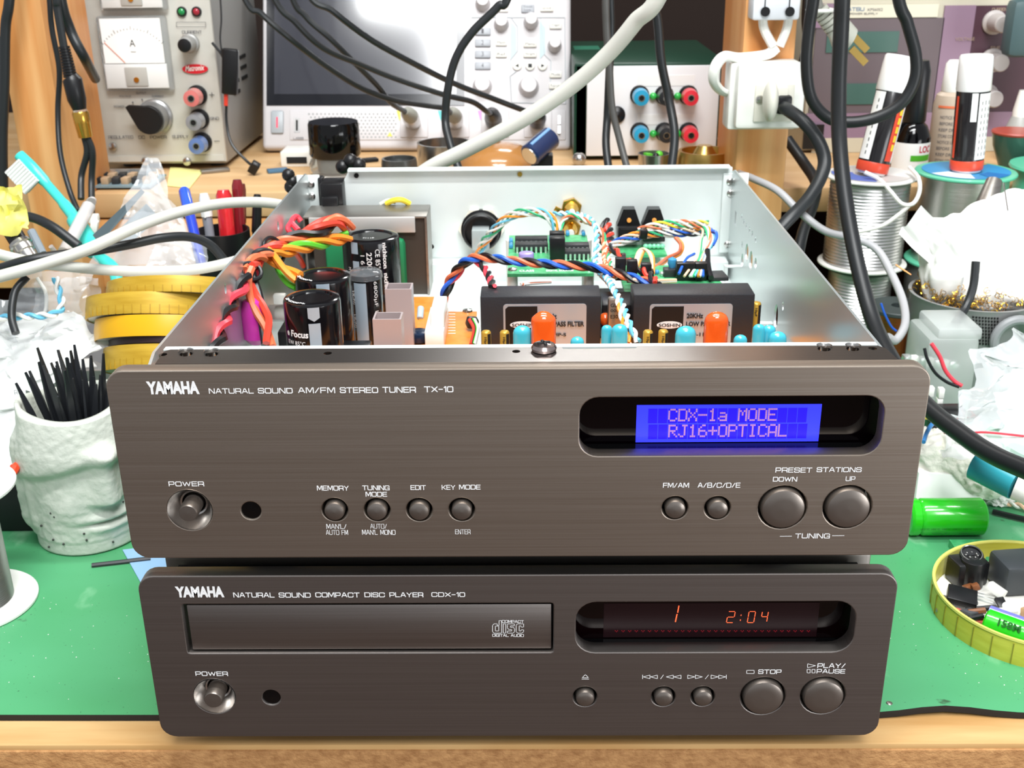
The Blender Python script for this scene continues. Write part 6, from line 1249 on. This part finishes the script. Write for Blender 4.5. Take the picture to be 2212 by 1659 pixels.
def gluestick(label, base, top, r, spin, lean=False):
    t = T('glue_stick', label, 'glue stick', base); ax = (top-base).normalized(); L_ = (top-base).length; ql = Vector((0, 0, 1)).rotation_difference(ax).to_matrix().to_4x4(); m = Matrix.Translation(base) @ ql @ Matrix.Rotation(spin, 4, 'Z')
    def part(nm, prof, mt, arc=None, par=t): g = MB().lathe([(a*r, h*L_) for a, h in prof], n=36 if not arc else 12, arc=arc); g.v = [m @ v for v in g.v]; return O(nm, g, mt, par)
    part('foot_ring', [(.86, 0), (.88, .02), (.95, .03)], gl_w); part('red_collar', [(.98, .02), (1.0, .03), (1.0, .10), (.98, .105)], gl_r)
    b2 = part('tube_body', [(.97, .10), (.98, .70), (.96, .705)], gl_b); part('cap', [(.99, .70), (1.02, .71), (1.0, .92), (.97, .985), (.90, 1.0), (.5, 1.0), (0, .992)], gl_w)
    pm = bpy.data.materials['paper']; D = math.radians
    if lean:
        part('white_label', [(.985, .12), (1.0, .12), (1.0, .69), (.985, .69)], pm, (D(-178), D(-128)), b2)
        part('orange_stripe', [(.985, .13), (1.0, .13), (1.0, .66), (.985, .66)], gl_r, (D(-72), D(-38)), b2); part('white_label', [(.985, .12), (1.0, .12), (1.0, .60), (.985, .60)], pm, (D(-38), D(-8)), b2)
        for k in range(5): part('yellow_print', [(1.0, .22+k*.075), (1.014, .22+k*.075), (1.014, .275+k*.075), (1.0, .275+k*.075)], yellow_w, (D(-58), D(-43)), b2)
        for k in range(9): part('lettering', [(1.004, .16+k*.055), (1.008, .16+k*.055), (1.008, .19+k*.055), (1.004, .19+k*.055)], black_mt, (D(-150), D(-146)), b2)
    else:
        part('white_label', [(.985, .12), (1.0, .12), (1.0, .685), (.985, .685)], pm, (D(-86), D(-20)), b2); part('white_tag', [(.985, .45), (1.0, .45), (1.0, .69), (.985, .69)], pm, (D(-112), D(-92)), b2)
        part('orange_stripe', [(.985, .13), (1.0, .13), (1.0, .66), (.985, .66)], gl_r, (D(-172), D(-160)), b2)
        for k in range(9):
            h = .15+k*.055
            for a0, l_ in ((-76, .030), (-62, .036), (-44, .034), (-32, .022)): part('lettering', [(1.004, h), (1.008, h), (1.008, h+l_), (1.004, h+l_)], black_mt, (D(a0), D(a0+3)), b2)
gluestick('leaning glue stick with white cap and orange-yellow print on the white spool', P1+Vector((-.0015, -.004, .001)), A(1952, 122, .428)+Vector((0, .004, 0)), .0107, 0, True)
gluestick('upright glue stick with white cap and white text label on the green spool', P2+Vector((-.0015, -.004, .0005)), A(2110, 118, .430), .0108, 0)
gw = T('white_tether', 'white loop of soft wire hanging over the white spool edge', 'wire', A(1960, 440, .40)); O('wire', MB().tube(spl(pp((1868, 372, .410), (1900, 388, .405), (1925, 415, .395), (1948, 440, .392), (1972, 440, .392), (1986, 415, .395), (1984, 385, .40), (1965, 362, .425))), .0014, 8), white_w, gw)
O('wire', MB().tube(spl(pp((1964, 444, .392), (1940, 465, .392), (1905, 488, .392), (1860, 500, .394), (1835, 503, .396))), .0014, 8), white_w, gw)
# bottles behind
def bottle(label, px, py0, py1, Y, rpx, prof, mts, name='bottle'):
    P = A(px, (py0+py1)/2, Y); r = mm(rpx, P); z1 = A(px, py0, Y).z; t = T(name, label, 'bottle', (P.x, Y, SHZ)); H = z1-SHZ
    for (nm, pr, mt) in prof: O(nm, MB().lathe([(a*r, SHZ+h*H) for a, h in pr], (P.x, Y, 0), n=36), mt, t)
    return t, P.x, r, H
t, x, r, H = bottle('black glue bottle with white and green label behind the leaning stick', 1975, 130, 372, .50, 40, [('body', [(.95, 0), (1, .02), (1, .36), (.75, .46), (.55, .49)], black_gl), ('cap', [(.58, .49), (.62, .50), (.58, .92), (.45, .98), (.42, 1.0), (0, 1.0)], black_pl)], None)
O('label', patch((x, .50), r*1.005, -80, 60, SHZ+.04*H, SHZ+.33*H), bpy.data.materials['paper'], t); O('green_band', patch((x, .50), r*1.012, -15, 55, SHZ+.18*H, SHZ+.23*H), M('band_green', '#4fae2c', .4), t)
textcyl('LOC', (x, .50), r*1.03, 30, SHZ+.28*H, .010, .005, M('red_ink', '#c83048', .5), t, bold=.03)
t, x, r, H = bottle('beige squeeze bottle with white cap and dark print, left of the upright stick', 2050, 130, 372, .52, 36, [('body', [(.95, 0), (1, .02), (.98, .62), (.86, .70), (.62, .73)], M('beige_bottle', '#b5a492', .45)), ('cap', [(.62, .73), (.66, .74), (.56, .97), (.4, 1.0), (0, 1.0)], white_pl)], None)
O('orange_line', patch((x, .52), r*1.005, -60, 60, SHZ+.60*H, SHZ+.62*H), rust_w, t)
for k in range(8): textcyl(('NOTICE USE', 'BEFORE 20', 'KEEP DRY', 'STORE COOL')[k % 4], (x, .52), r*1.01, -18, SHZ+(.52-k*.055)*H, .013, .0022, ink, t)
t, x, r, H = bottle('small white spray bottle at the right edge behind the green spool', 2200, 195, 360, .56, 34, [('body', [(.95, 0), (1, .02), (1, .35), (.55, .62), (.5, .64)], M('bottle_grey', '#a8a8a4', .4)), ('cap', [(.5, .64), (.5, .72), (.3, 1.0), (0, 1.0)], white_pl)], None)
t, x, r, H = bottle('red and green translucent funnel cup at the right edge', 2190, 285, 372, .50, 50, [('bowl', [(.35, 0), (.9, .7), (1, 1), (.92, 1), (.3, .1)], M('dark_green_glass', '#3f6a5c', .2, trans=.3)), ('rim', [(1, .96), (1.04, 1.0), (1, 1.03), (.6, 1.03)], M('rim_red', '#a8483a', .35))], None, 'funnel_cup')
S('teal_pouch', 'teal grey object hanging at the upper right edge', 'pouch', MB().box(A(2216, 60, .555), (.030, .02, .042), None, .006), M('teal_dark', '#44595c', .5))
# small nozzle leaning on green spool
q0, q1 = A(2148, 390, .385), A(2133, 440, .375); S('metal_nozzle', 'tapered steel nozzle standing in front of the green spool', 'nozzle', MB().tube([q0, q0.lerp(q1, .02), q1, q1+(q1-q0)*.5], [.0044, .0050, .0072, .0075], 24), steel_dk)
for px0_, py0_, px1_, py1_, nm in ((2118, 430, 2072, 640, 'bare fine wire standing across the white tissue'), (2168, 395, 2177, 455, 'short bright solder end beside the green spool')):
    S('fine_wire', nm, 'wire', MB().tube([A(px0_, py0_, .36), A(px1_, py1_, .30)], .0004, 6), sold)
# white tissue over the iron stand, brass wool
tis = T('white_tissue', 'crumpled white tissue draped over the brass wool, at right', 'tissue', A(2090, 600, .33)); tm = M('tissue', '#f4f4f0', .7, sub=.1)
def blob(c, r, sc, seed, amp=.25, sub_=4, freq=2.2):
    bm = bmesh.new(); bmesh.ops.create_icosphere(bm, subdivisions=sub_, radius=1); g = MB()
    for v in bm.verts:
        n_ = v.co.normalized(); d = noise.ridged_multi_fractal(n_*freq+Vector((seed, 0, 0)), 1, 2, 3, 1, 2)-.9; v.co = n_*(1+amp*d)
    return g.bm(bm, Matrix.Translation(c) @ Matrix.Diagonal((r*sc[0], r*sc[1], r*sc[2], 1)))
def cloth(c, r, sc, seed, amp=.10):
    bm = bmesh.new(); bmesh.ops.create_icosphere(bm, subdivisions=5, radius=1); g = MB()
    for v in bm.verts:
        n_ = v.co.normalized(); q = n_*1.3+Vector((seed, 0, 0)); d = noise.noise(q)*1.2+.35*abs(noise.noise(q*2.6))+.22*(1-abs(noise.noise(q*1.8+Vector((4, 4, 4)))*2)); v.co = n_*(1+amp*d)
    return g.bm(bm, Matrix.Translation(c) @ Matrix.Diagonal((r*sc[0], r*sc[1], r*sc[2], 1)))
O('fold', cloth(A(2095, 560, .335), .027, (1.15, .8, 1.15), 3, .3), tm, tis, smooth=70)
O('fold', cloth(A(2190, 525, .350), .028, (1.15, .8, 1.05), 8, .25), tm, tis, smooth=70); O('fold', cloth(A(2160, 615, .325), .025, (1.4, .8, .85), 12, .25), tm, tis, smooth=70)
def ribbon(pts, w, seed):
    p = spl(pp(*pts), 8); vs = []; fs = []
    for i, q in enumerate(p):
        for j in range(7):
            u = j/6-.5; vs.append(q+Vector((u*w*.55, noise.noise(q*60+Vector((j, seed, 0)))*.004, u*w*.85+noise.noise(q*70+Vector((seed, j, 0)))*.002)))
    for i in range(len(p)-1):
        for j in range(6): k = i*7+j; fs.append((k, k+1, k+8, k+7))
    return MB().add(vs, fs)
O('loose_end', ribbon([(1965, 475, .335), (1990, 505, .335), (2020, 530, .33), (2060, 560, .325)], .020, 5), tm, tis, smooth=60)
bw = T('brass_wool_stand', 'grey soldering-iron cleaner stand filled with curly brass wool', 'stand', A(2110, 760, .29)); bc = Vector((.2720, .318, 0)); zt_ = A(2100, 655, .30).z
bc = Vector((A(2110, 700, .315).x, .325, 0)); brz = A(2000, 660, .30).z
O('shell', MB().lathe([(.034, 0), (.036, .004), (.037, brz-.004), (.0385, brz), (.0365, brz), (.034, .006), (0, .006)], bc, n=56), M('stand_grey2', '#8c8c8c', .5, .2), bw)
g = MB()
for i in range(260):
    a = random.uniform(0, 2*PI); rr = .034*math.sqrt(random.random()); c = bc+Vector((rr*math.cos(a), rr*math.sin(a), brz+random.uniform(-.004, .006))); q = []; ph = random.uniform(0, 6); ax = Vector((random.uniform(-1, 1), random.uniform(-1, 1), random.uniform(-.5, .5))).normalized(); u = ax.orthogonal().normalized(); w2 = ax.cross(u)
    for k in range(14): q.append(c+ax*(k*.00045)+(u*math.cos(ph+k*.9)+w2*math.sin(ph+k*.9))*.0016)
    g.tube(q, .00022, 3, cap=False)
O('brass_wool', g, M('brass_wool', '#d8a838', .22, 1), bw, stuff=True)
P = A(2195, 735, .285); O('ring_handle', MB().tube([P+Vector((.0125*math.cos(k*PI/16), 0, .0125*math.sin(k*PI/16))) for k in range(33)], .0028, 10), M('ring_grey', '#8a8c8e', .4), bw)
g = MB()
for i in range(9):
    for j in range(9): P = A(2108+i*6.2, 690+j*7, .286); g.box((P.x, bc.y-math.sqrt(max(1e-6, .0372**2-(P.x-bc.x)**2)), P.z), (.0009, .0006, .0011))
O('perforation', g, hole_bl, bw, stuff=True)
S('thin_cable', 'short black lead coming out from under the white tissue', 'cable', MB().tube(spl(pp((2108, 565, .29), (2102, 620, .285), (2085, 665, .28), (2062, 700, .27))), .0024, 10), dark_cab)
# copper wire spool
t, f_ = spool('copper_wire_spool', 'reel of bright copper magnet wire with dark flanges', (A(1956, 690, .33).x, .345), .0185, .0160, .010, .0570, M('reel_dark', '#3c4444', .5), M('copper_wire', '#c8683c', .22, 1, bump=((4, 4, 3000), .35)), .0005, .003, False)
S('black_block', 'black block under the copper reel', 'block', MB().bx(.225, .262, .33, .365, 0, .0098), black_mt)
S('blue_wire', 'short blue wire in front of the copper reel', 'wire', MB().tube(spl(pp((1903, 655, .318), (1912, 680, .316), (1925, 705, .314), (1936, 715, .314))), .0007, 8), blue_w)
S('copper_offcut', 'thin copper wire offcut beside the white spool', 'wire', MB().tube(pp((1935, 572, .38), (1968, 594, .372)), .0006, 6), M('copper_plain', '#b87a50', .3, 1))
# clear box with wires
x0_, x1_ = A(1996, 800, .245).x, A(2108, 800, .245).x; zt2 = A(2040, 705, .262).z
cbx = T('clear_box', 'frosted clear plastic box with black and red wires inside, right of the tuner', 'box', ((x0_+x1_)/2, .262, 0)); fr = M('frosted_plastic', '#dfe4e2', .28, trans=.35, alpha=.55)
O('body', MB().box(((x0_+x1_)/2, .262, zt2*.5), (x1_-x0_, .036, zt2*.98), None, .003), fr, cbx); O('lid', MB().box(((x0_+x1_)/2+.003, .262, zt2+.001), (x1_-x0_-.004, .034, .007), None, .002), fr, cbx)
O('black_wire', MB().tube(spl(pp((1997, 752, .238), (2003, 775, .236), (2020, 805, .234), (2045, 825, .232), (2072, 836, .23))), .0009, 8), black_w, cbx); O('red_wire', MB().tube(spl(pp((2012, 742, .238), (2030, 770, .236), (2042, 800, .234), (2060, 822, .232), (2078, 834, .23))), .0011, 8), pink_w, cbx)
# circuit boards standing on the right of the tuner
t = T('circuit_board', 'green circuit board with white connectors propped right of the tuner', 'circuit board', A(2040, 860, .20)); P = A(1965, 760, .275); Q = A(2090, 850, .225)
O('board', MB().box((.190, .262, .040), (.060, .002, .020), (.5, 0, 0)).box((.196, .232, .030), (.052, .030, .0018), (.15, 0, 0)), pcb_g, t)
O('brown_edge', MB().box((.196, .2165, .0265), (.052, .001, .003)), M('board_brown', '#a86a2c', .5), t); O('leg', MB().bx(.175, .215, .236, .262, 0, .028), black_mt, t)
for i in range(7): P = A(1958+i*16, 775+i*2, .258); O('connector', MB().box(P, (.0045, .004, .005), (0, 0, .2), .0006), white_pl if i % 2 else pins_m, t)
for px, py in ((2010, 845), (2032, 848), (2028, 870), (2025, 895)): O('connector', MB().box(A(px, py, .214), (.0030, .004, .0055), None, .0005), white_pl, t)
O('dark_module', MB().box(A(2040, 905, .205), (.018, .010, .014), None, .001), black_pl, t)
S('yellow_wire', 'thin yellow wire curving from the tuner toward the white gloves', 'wire', MB().tube(spl(pp((1995, 903, .20), (2020, 906, .195), (2050, 922, .185), (2080, 945, .172), (2108, 970, .158), (2130, 995, .145))), .0007, 8), yellow_w)
for a_ in ('blue wire end crossing the yellow wire at the tuner edge',): S('blue_wire', a_, 'wire', MB().tube(spl(pp((2038, 904, .19), (2015, 915, .188), (2002, 935, .18), (1995, 955, .172))), .0011, 8), M('wire_sky', '#3f8ad0', .35))
S('red_wire', 'thin red wire crossing the silver bag', 'wire', MB().tube(spl(pp((2040, 935, .18), (2080, 936, .172), (2130, 934, .165), (2212, 942, .16))), .0006, 6), pink_w)
# silver-clear bag at right
rbag = T('plastic_bag', 'crinkled glossy clear bag at the right edge', 'bag', A(2150, 900, .17)); bag_c = film('crinkled_film', '#eef2f4', .52, .1)
O('film', sheet((A(2115, 748, .235), A(2290, 700, .24), A(2290, 1020, .13), A(2040, 985, .16)), 26, 26, .012, 41, 60), bag_c, rbag, smooth=22)
O('film', sheet((A(2175, 800, .225), A(2290, 770, .23), A(2290, 990, .14), A(2150, 965, .165)), 22, 22, .012, 47, 75), bag_w, rbag, smooth=22)
# white glove tissue and block, capacitor
glv = T('white_gloves', 'bundle of fluffy white cloth beside the tuner at right', 'cloth', A(2060, 1000, .13)); fl_ = M('cotton', '#efece2', .9, bump=((500, 500, 500), .6))
for px, py, Y, r, s in ((2020, 990, .198, .0165, 2), (2062, 985, .196, .0165, 4), (2100, 1003, .190, .0150, 6), (2132, 1026, .182, .0120, 9), (2040, 1015, .200, .0155, 13)): O('bundle', blob(A(px, py, Y), r*1.08, (1, .8, .95), s, .13, 5, 2.4), fl_, glv, smooth=70)
gq = [A(1982, 1022, .118), A(2118, 1030, .118)]; P = A(2048, 1100, .118)
S('white_packet', 'plain white paper packet standing behind the green capacitor', 'packet', MB().add([A(1985, 1022, .182), A(2112, 1028, .182), A(2128, 1100, .174), A(1976, 1096, .174), A(1985, 1022, .182)+Vector((0, .008, 0)), A(2112, 1028, .182)+Vector((0, .008, 0)), A(2128, 1100, .174)+Vector((0, .008, 0)), A(1976, 1096, .174)+Vector((0, .008, 0))], [(0, 1, 2, 3), (4, 5, 6, 7), (0, 1, 5, 4), (1, 2, 6, 5), (2, 3, 7, 6), (3, 0, 4, 7)]), M('packet_white', '#f6f6f4', .5))
S('tissue_scrap', 'small torn tissue scrap beside the white packet', 'tissue', blob(Vector((flr(2150, 1085).x, flr(2150, 1085).y, .006)), .008, (1.1, 1, .8), 5, .3, 4, 3), tm)
gcm = M('green_sleeve', '#25b81c', .22, coat=.6); P = flr(2045, 1160); rc_ = .0093; yc_ = P.y+.004
t = T('green_capacitor', 'large bright green capacitor lying on the mat beside the tuner', 'capacitor', (P.x, yc_, 0)); xa_, xb_ = A(1958, 1128, yc_).x, A(2120, 1128, yc_).x
O('sleeve', MB().lathe([(rc_-.001, 0), (rc_, .0012), (rc_, .0045), (rc_-.0009, .0055), (rc_, .0068), (rc_, xb_-xa_-.001), (rc_-.001, xb_-xa_)], (xa_, yc_, rc_), (1, 0, 0), 40), gcm, t)
for k in range(5): text('105°C', plane_m((xa_+.004+k*.0052, yc_-rc_*.98-.0002, rc_*.75), (1, 0, 0), (0, .15, 1)), .0042, .0009, M('ink_green', '#145c18', .5) if k == 0 else bpy.data.materials['ink_green'], t)
for k in (0, 1): text('1000µF', plane_m((xa_+.010+k*.013, yc_-rc_*.86-.0006, rc_*.42), (1, 0, 0), (0, -.4, 1)), .0072, .0014, bpy.data.materials['ink_green'], t)
tt = T('teal_tube', 'teal and white cylinder lying at the right edge behind the black cable', 'tube', A(2180, 1030, .13)); q0, q1, q2 = A(2105, 1000, .145), A(2196, 1045, .13), A(2240, 1062, .125)
O('teal_sleeve', MB().tube([q0, q0.lerp(q1, .03), q1], [.0060, .0078, .0078], 24), M('teal_sleeve', '#2f9aa8', .3), tt); O('white_end', MB().tube([q1, q2], .0076, 24), white_pl, tt); O('prop', MB().bx(q1.x-.02, q2.x, .13, .146, 0, .004), pcb_g, tt)
bwv = T('twisted_wire', 'brown and white twisted wire on the mat by the right edge', 'wire', flr(2180, 1085)); twist(bwv, spl([flr(2150, 1070, .003), flr(2175, 1085, .003), flr(2200, 1092, .003), flr(2260, 1110, .003)], 14), [peach_w, white_w], .0009, .0009, .009); twist(bwv, spl([flr(2165, 1085, .003), flr(2200, 1072, .004), flr(2240, 1068, .004)], 14), [rust_w, white_w], .0008, .0008, .009)
S('black_rod', 'thin black bar lying on the mat at the right edge', 'rod', MB().tube([flr(2144, 1105, .002), flr(2250, 1130, .002)], .0015, 4), black_mt)
# ---- round tray with salvaged parts
tc = Vector((flr(2010, 1300).x+.0425, 0, 0)); tc.y = flr(2080, 1330).y+.020; TR = .0430; TH = .0118
tc = Vector((.2255, .0885, 0))
rt = T('round_tray', 'yellow-rimmed round white tray holding salvaged parts, lower right', 'tray', tc)
ytr = M('tray_rim', '#b8b23a', .4, nz=((60, 60, 400), .2), col2='#c8c44c')
O('rim', MB().lathe([(TR, 0), (TR+.0003, TH*.5), (TR, TH), (TR-.0011, TH), (TR-.0011, .0015)], n=96, cap=False), ytr, rt, local=True); O('rim_lip', MB().lathe([(TR-.0012, TH-.0003), (TR-.0008, TH+.0004), (TR+.0003, TH+.0004), (TR+.0004, TH-.0006)], n=96, cap=False), M('lip_pale', '#d4cf6a', .4), rt, local=True)
O('disc', MB().cyl((0, 0, .0003), TR-.0012, .0013, n=64), M('tray_white', '#eeece4', .5), rt, local=True)
for i in range(64):
    a = 2*PI*i/64
    if math.sin(a) < .35 and i % 2 == 0: O('crease', MB().box(((TR+.0003)*math.cos(a), (TR+.0003)*math.sin(a), TH*.45), (.0004, .0004, TH*.8), (0, 0, a)), M('crease_olive', '#8a842c', .5) if 'crease_olive' not in bpy.data.materials else bpy.data.materials['crease_olive'], rt, local=True)
tz = .0018
P = flr(2085, 1255, tz)
t = T('round_socket', 'black round multi-pin socket sitting in the round tray', 'socket', (P.x, P.y, tz))
O('housing', MB().box((P.x, P.y, tz+.006), (.0155, .011, .012), (0, 0, .2), .0012), black_pl, t); O('barrel', MB().cyl((P.x+.001, P.y-.003, tz), .0055, .0135, n=24, bev=.0006), black_pl, t)
O('socket_face', MB().lathe([(.0052, 0), (.0052, .0016), (.0046, .0016), (.0045, .0006), (0, .0006)], (P.x+.001, P.y+.0005, tz+.0128), (0, -.4, 1), 28), black_mt, t); O('metal_ring', MB().tube([Vector((P.x+.001+.0046*math.cos(k*PI/14), P.y+.0003+.0042*math.sin(k*PI/14), tz+.0146+.0016*math.sin(k*PI/14))) for k in range(29)], .0003, 6), steel, t)
for k in range(7): a = PI*.1+k*PI*.3; O('contact_hole', MB().sph((P.x+.001+.0026*math.cos(a), P.y+.0002+.0024*math.sin(a), tz+.0138), .0006, 5), steel, t)
P = flr(2185, 1270, tz); S('black_relay', 'large black block relay with a spring beside it in the tray', 'relay', MB().box((P.x+.004, P.y+.002, tz+.0075), (.024, .018, .015), (0, 0, .12), .0022), M('relay_grey', '#3c4044', .4))
P = flr(2172, 1265, tz); q = [P+Vector((.0022*math.cos(k*.7), -.006+.0022*math.sin(k*.7), .001+k*.00012)) for k in range(90)]; S('coil_spring', 'small steel spring standing against the black relay', 'spring', MB().tube(q, .0003, 5, cap=False), steel)
P = flr(2075, 1305, tz); t = T('power_transistor', 'flat black power transistor with metal tab lying in the tray', 'transistor', (P.x, P.y, tz)); O('body', MB().box((P.x, P.y, tz+.0035), (.0125, .0100, .0042), (.15, .1, -.35), .0004), black_pl, t); O('tab', MB().box((P.x-.006, P.y-.004, tz+.0016), (.012, .012, .0012), (.1, .1, -.35)), steel_dk, t)
for k in range(3): O('leg', MB().box((P.x+.0105, P.y+.003-k*.003, tz+.0030), (.010, .0010, .0006), (0, .1, -.35)), pins_m, t)
P0, P1_ = flr(2130, 1345, tz+.006), flr(2240, 1385, tz+.006); t = T('green_capacitor', 'bright green capacitor with purple stripe lying inside the round tray', 'capacitor', P0.lerp(P1_, .5)); dv = (P1_-P0).normalized()
O('sleeve', MB().tube([P0, P0+dv*.0008, P1_, P1_+dv*.0008], [.0062, .0070, .0070, .0062], 32), gcm, t); sd = Vector((dv.y, -dv.x, 0))*-1
O('purple_stripe', MB().tube([P0+Vector((0, 0, .0054))+sd*.0012+dv*.0002, P1_+Vector((0, 0, .0054))+sd*.0012], .0026, 10, flat=.75), M('purple_sleeve', '#6a6cb8', .25, coat=.5), t)
text('158M', plane_m(P0+dv*.006-sd*.0060+Vector((0, 0, .0046)), dv, Vector((0, 0, 1))+sd*.6), .009, .003, bpy.data.materials['ink_green'], t, .03)
kinds = [(M('brown_part', '#7a4a2c', .4), 'brown'), (black_pl, 'black'), (pins_m, 'bright metal'), (steel, 'steel'), (M('dull_red', '#b85a4c', .4), 'red'), (M('tan2', '#c8a07a', .4), 'tan'), (M('dgrey_part', '#4a4c50', .4), 'dark grey'), (white_pl, 'white')]
rs_ = random.Random(3)
for i in range(46):
    a = rs_.uniform(0, 2*PI); rr = .036*math.sqrt(rs_.random()); p = tc+Vector((rr*math.cos(a), rr*math.sin(a), 0))
    mt_, w_c = kinds[rs_.randrange(8)]; z = tz+rs_.uniform(.0018, .0055); lg = rs_.random() < .45
    g = MB().tube([p+Vector((-.004, 0, z)), p+Vector((rs_.uniform(.002, .005), rs_.uniform(-.004, .004), z+.001))], .0006 if mt_ in (pins_m, steel) else .0014, 8) if lg else MB().box(p+Vector((0, 0, z)), (rs_.uniform(.003, .008), rs_.uniform(.003, .006), rs_.uniform(.0015, .004)), (rs_.uniform(-.4, .4), rs_.uniform(-.4, .4), rs_.uniform(0, 3)), .0004)
    S('salvaged_part', 'small %s salvaged electronic part lying loose in the round tray' % w_c, 'part', g, mt_, 'loose %s parts in the round tray' % w_c)
P = flr(2190, 1330, tz); S('white_disc', 'small round white ceramic disc in the tray', 'disc', MB().cyl((P.x-.001, P.y, tz+.003), .0045, .0016, n=24, bev=.0003), white_pl)
P = flr(2095, 1345, tz); S('glass_fuse', 'reddish strip with clear cover at the front of the tray', 'part', MB().box((P.x, P.y, tz+.003), (.013, .005, .0012), (0, .1, -.5)), kinds[4][0])
# specks of swarf on the mat
g = MB(); 
for i in range(90): 
    x, y = rs_.choice((rs_.uniform(-.23, -.14), rs_.uniform(.14, .22))), rs_.uniform(.03, .11); g.box((x, y, .0002), (rs_.uniform(.00015, .0004),)*2+(.0002,), (0, 0, rs_.uniform(0, 3)))
o = S('solder_crumbs', 'tiny pale solder crumbs scattered on the green mat', 'crumbs', g, white_pl, kind='stuff')
P = flr(1921, 1521, 0); S('small_screw_head', 'tiny dark rivet head on the mat near the front right edge', 'rivet', MB().sph((P.x, P.y, .0003), .0014, 6, (1, 1, .4)), steel_dk)
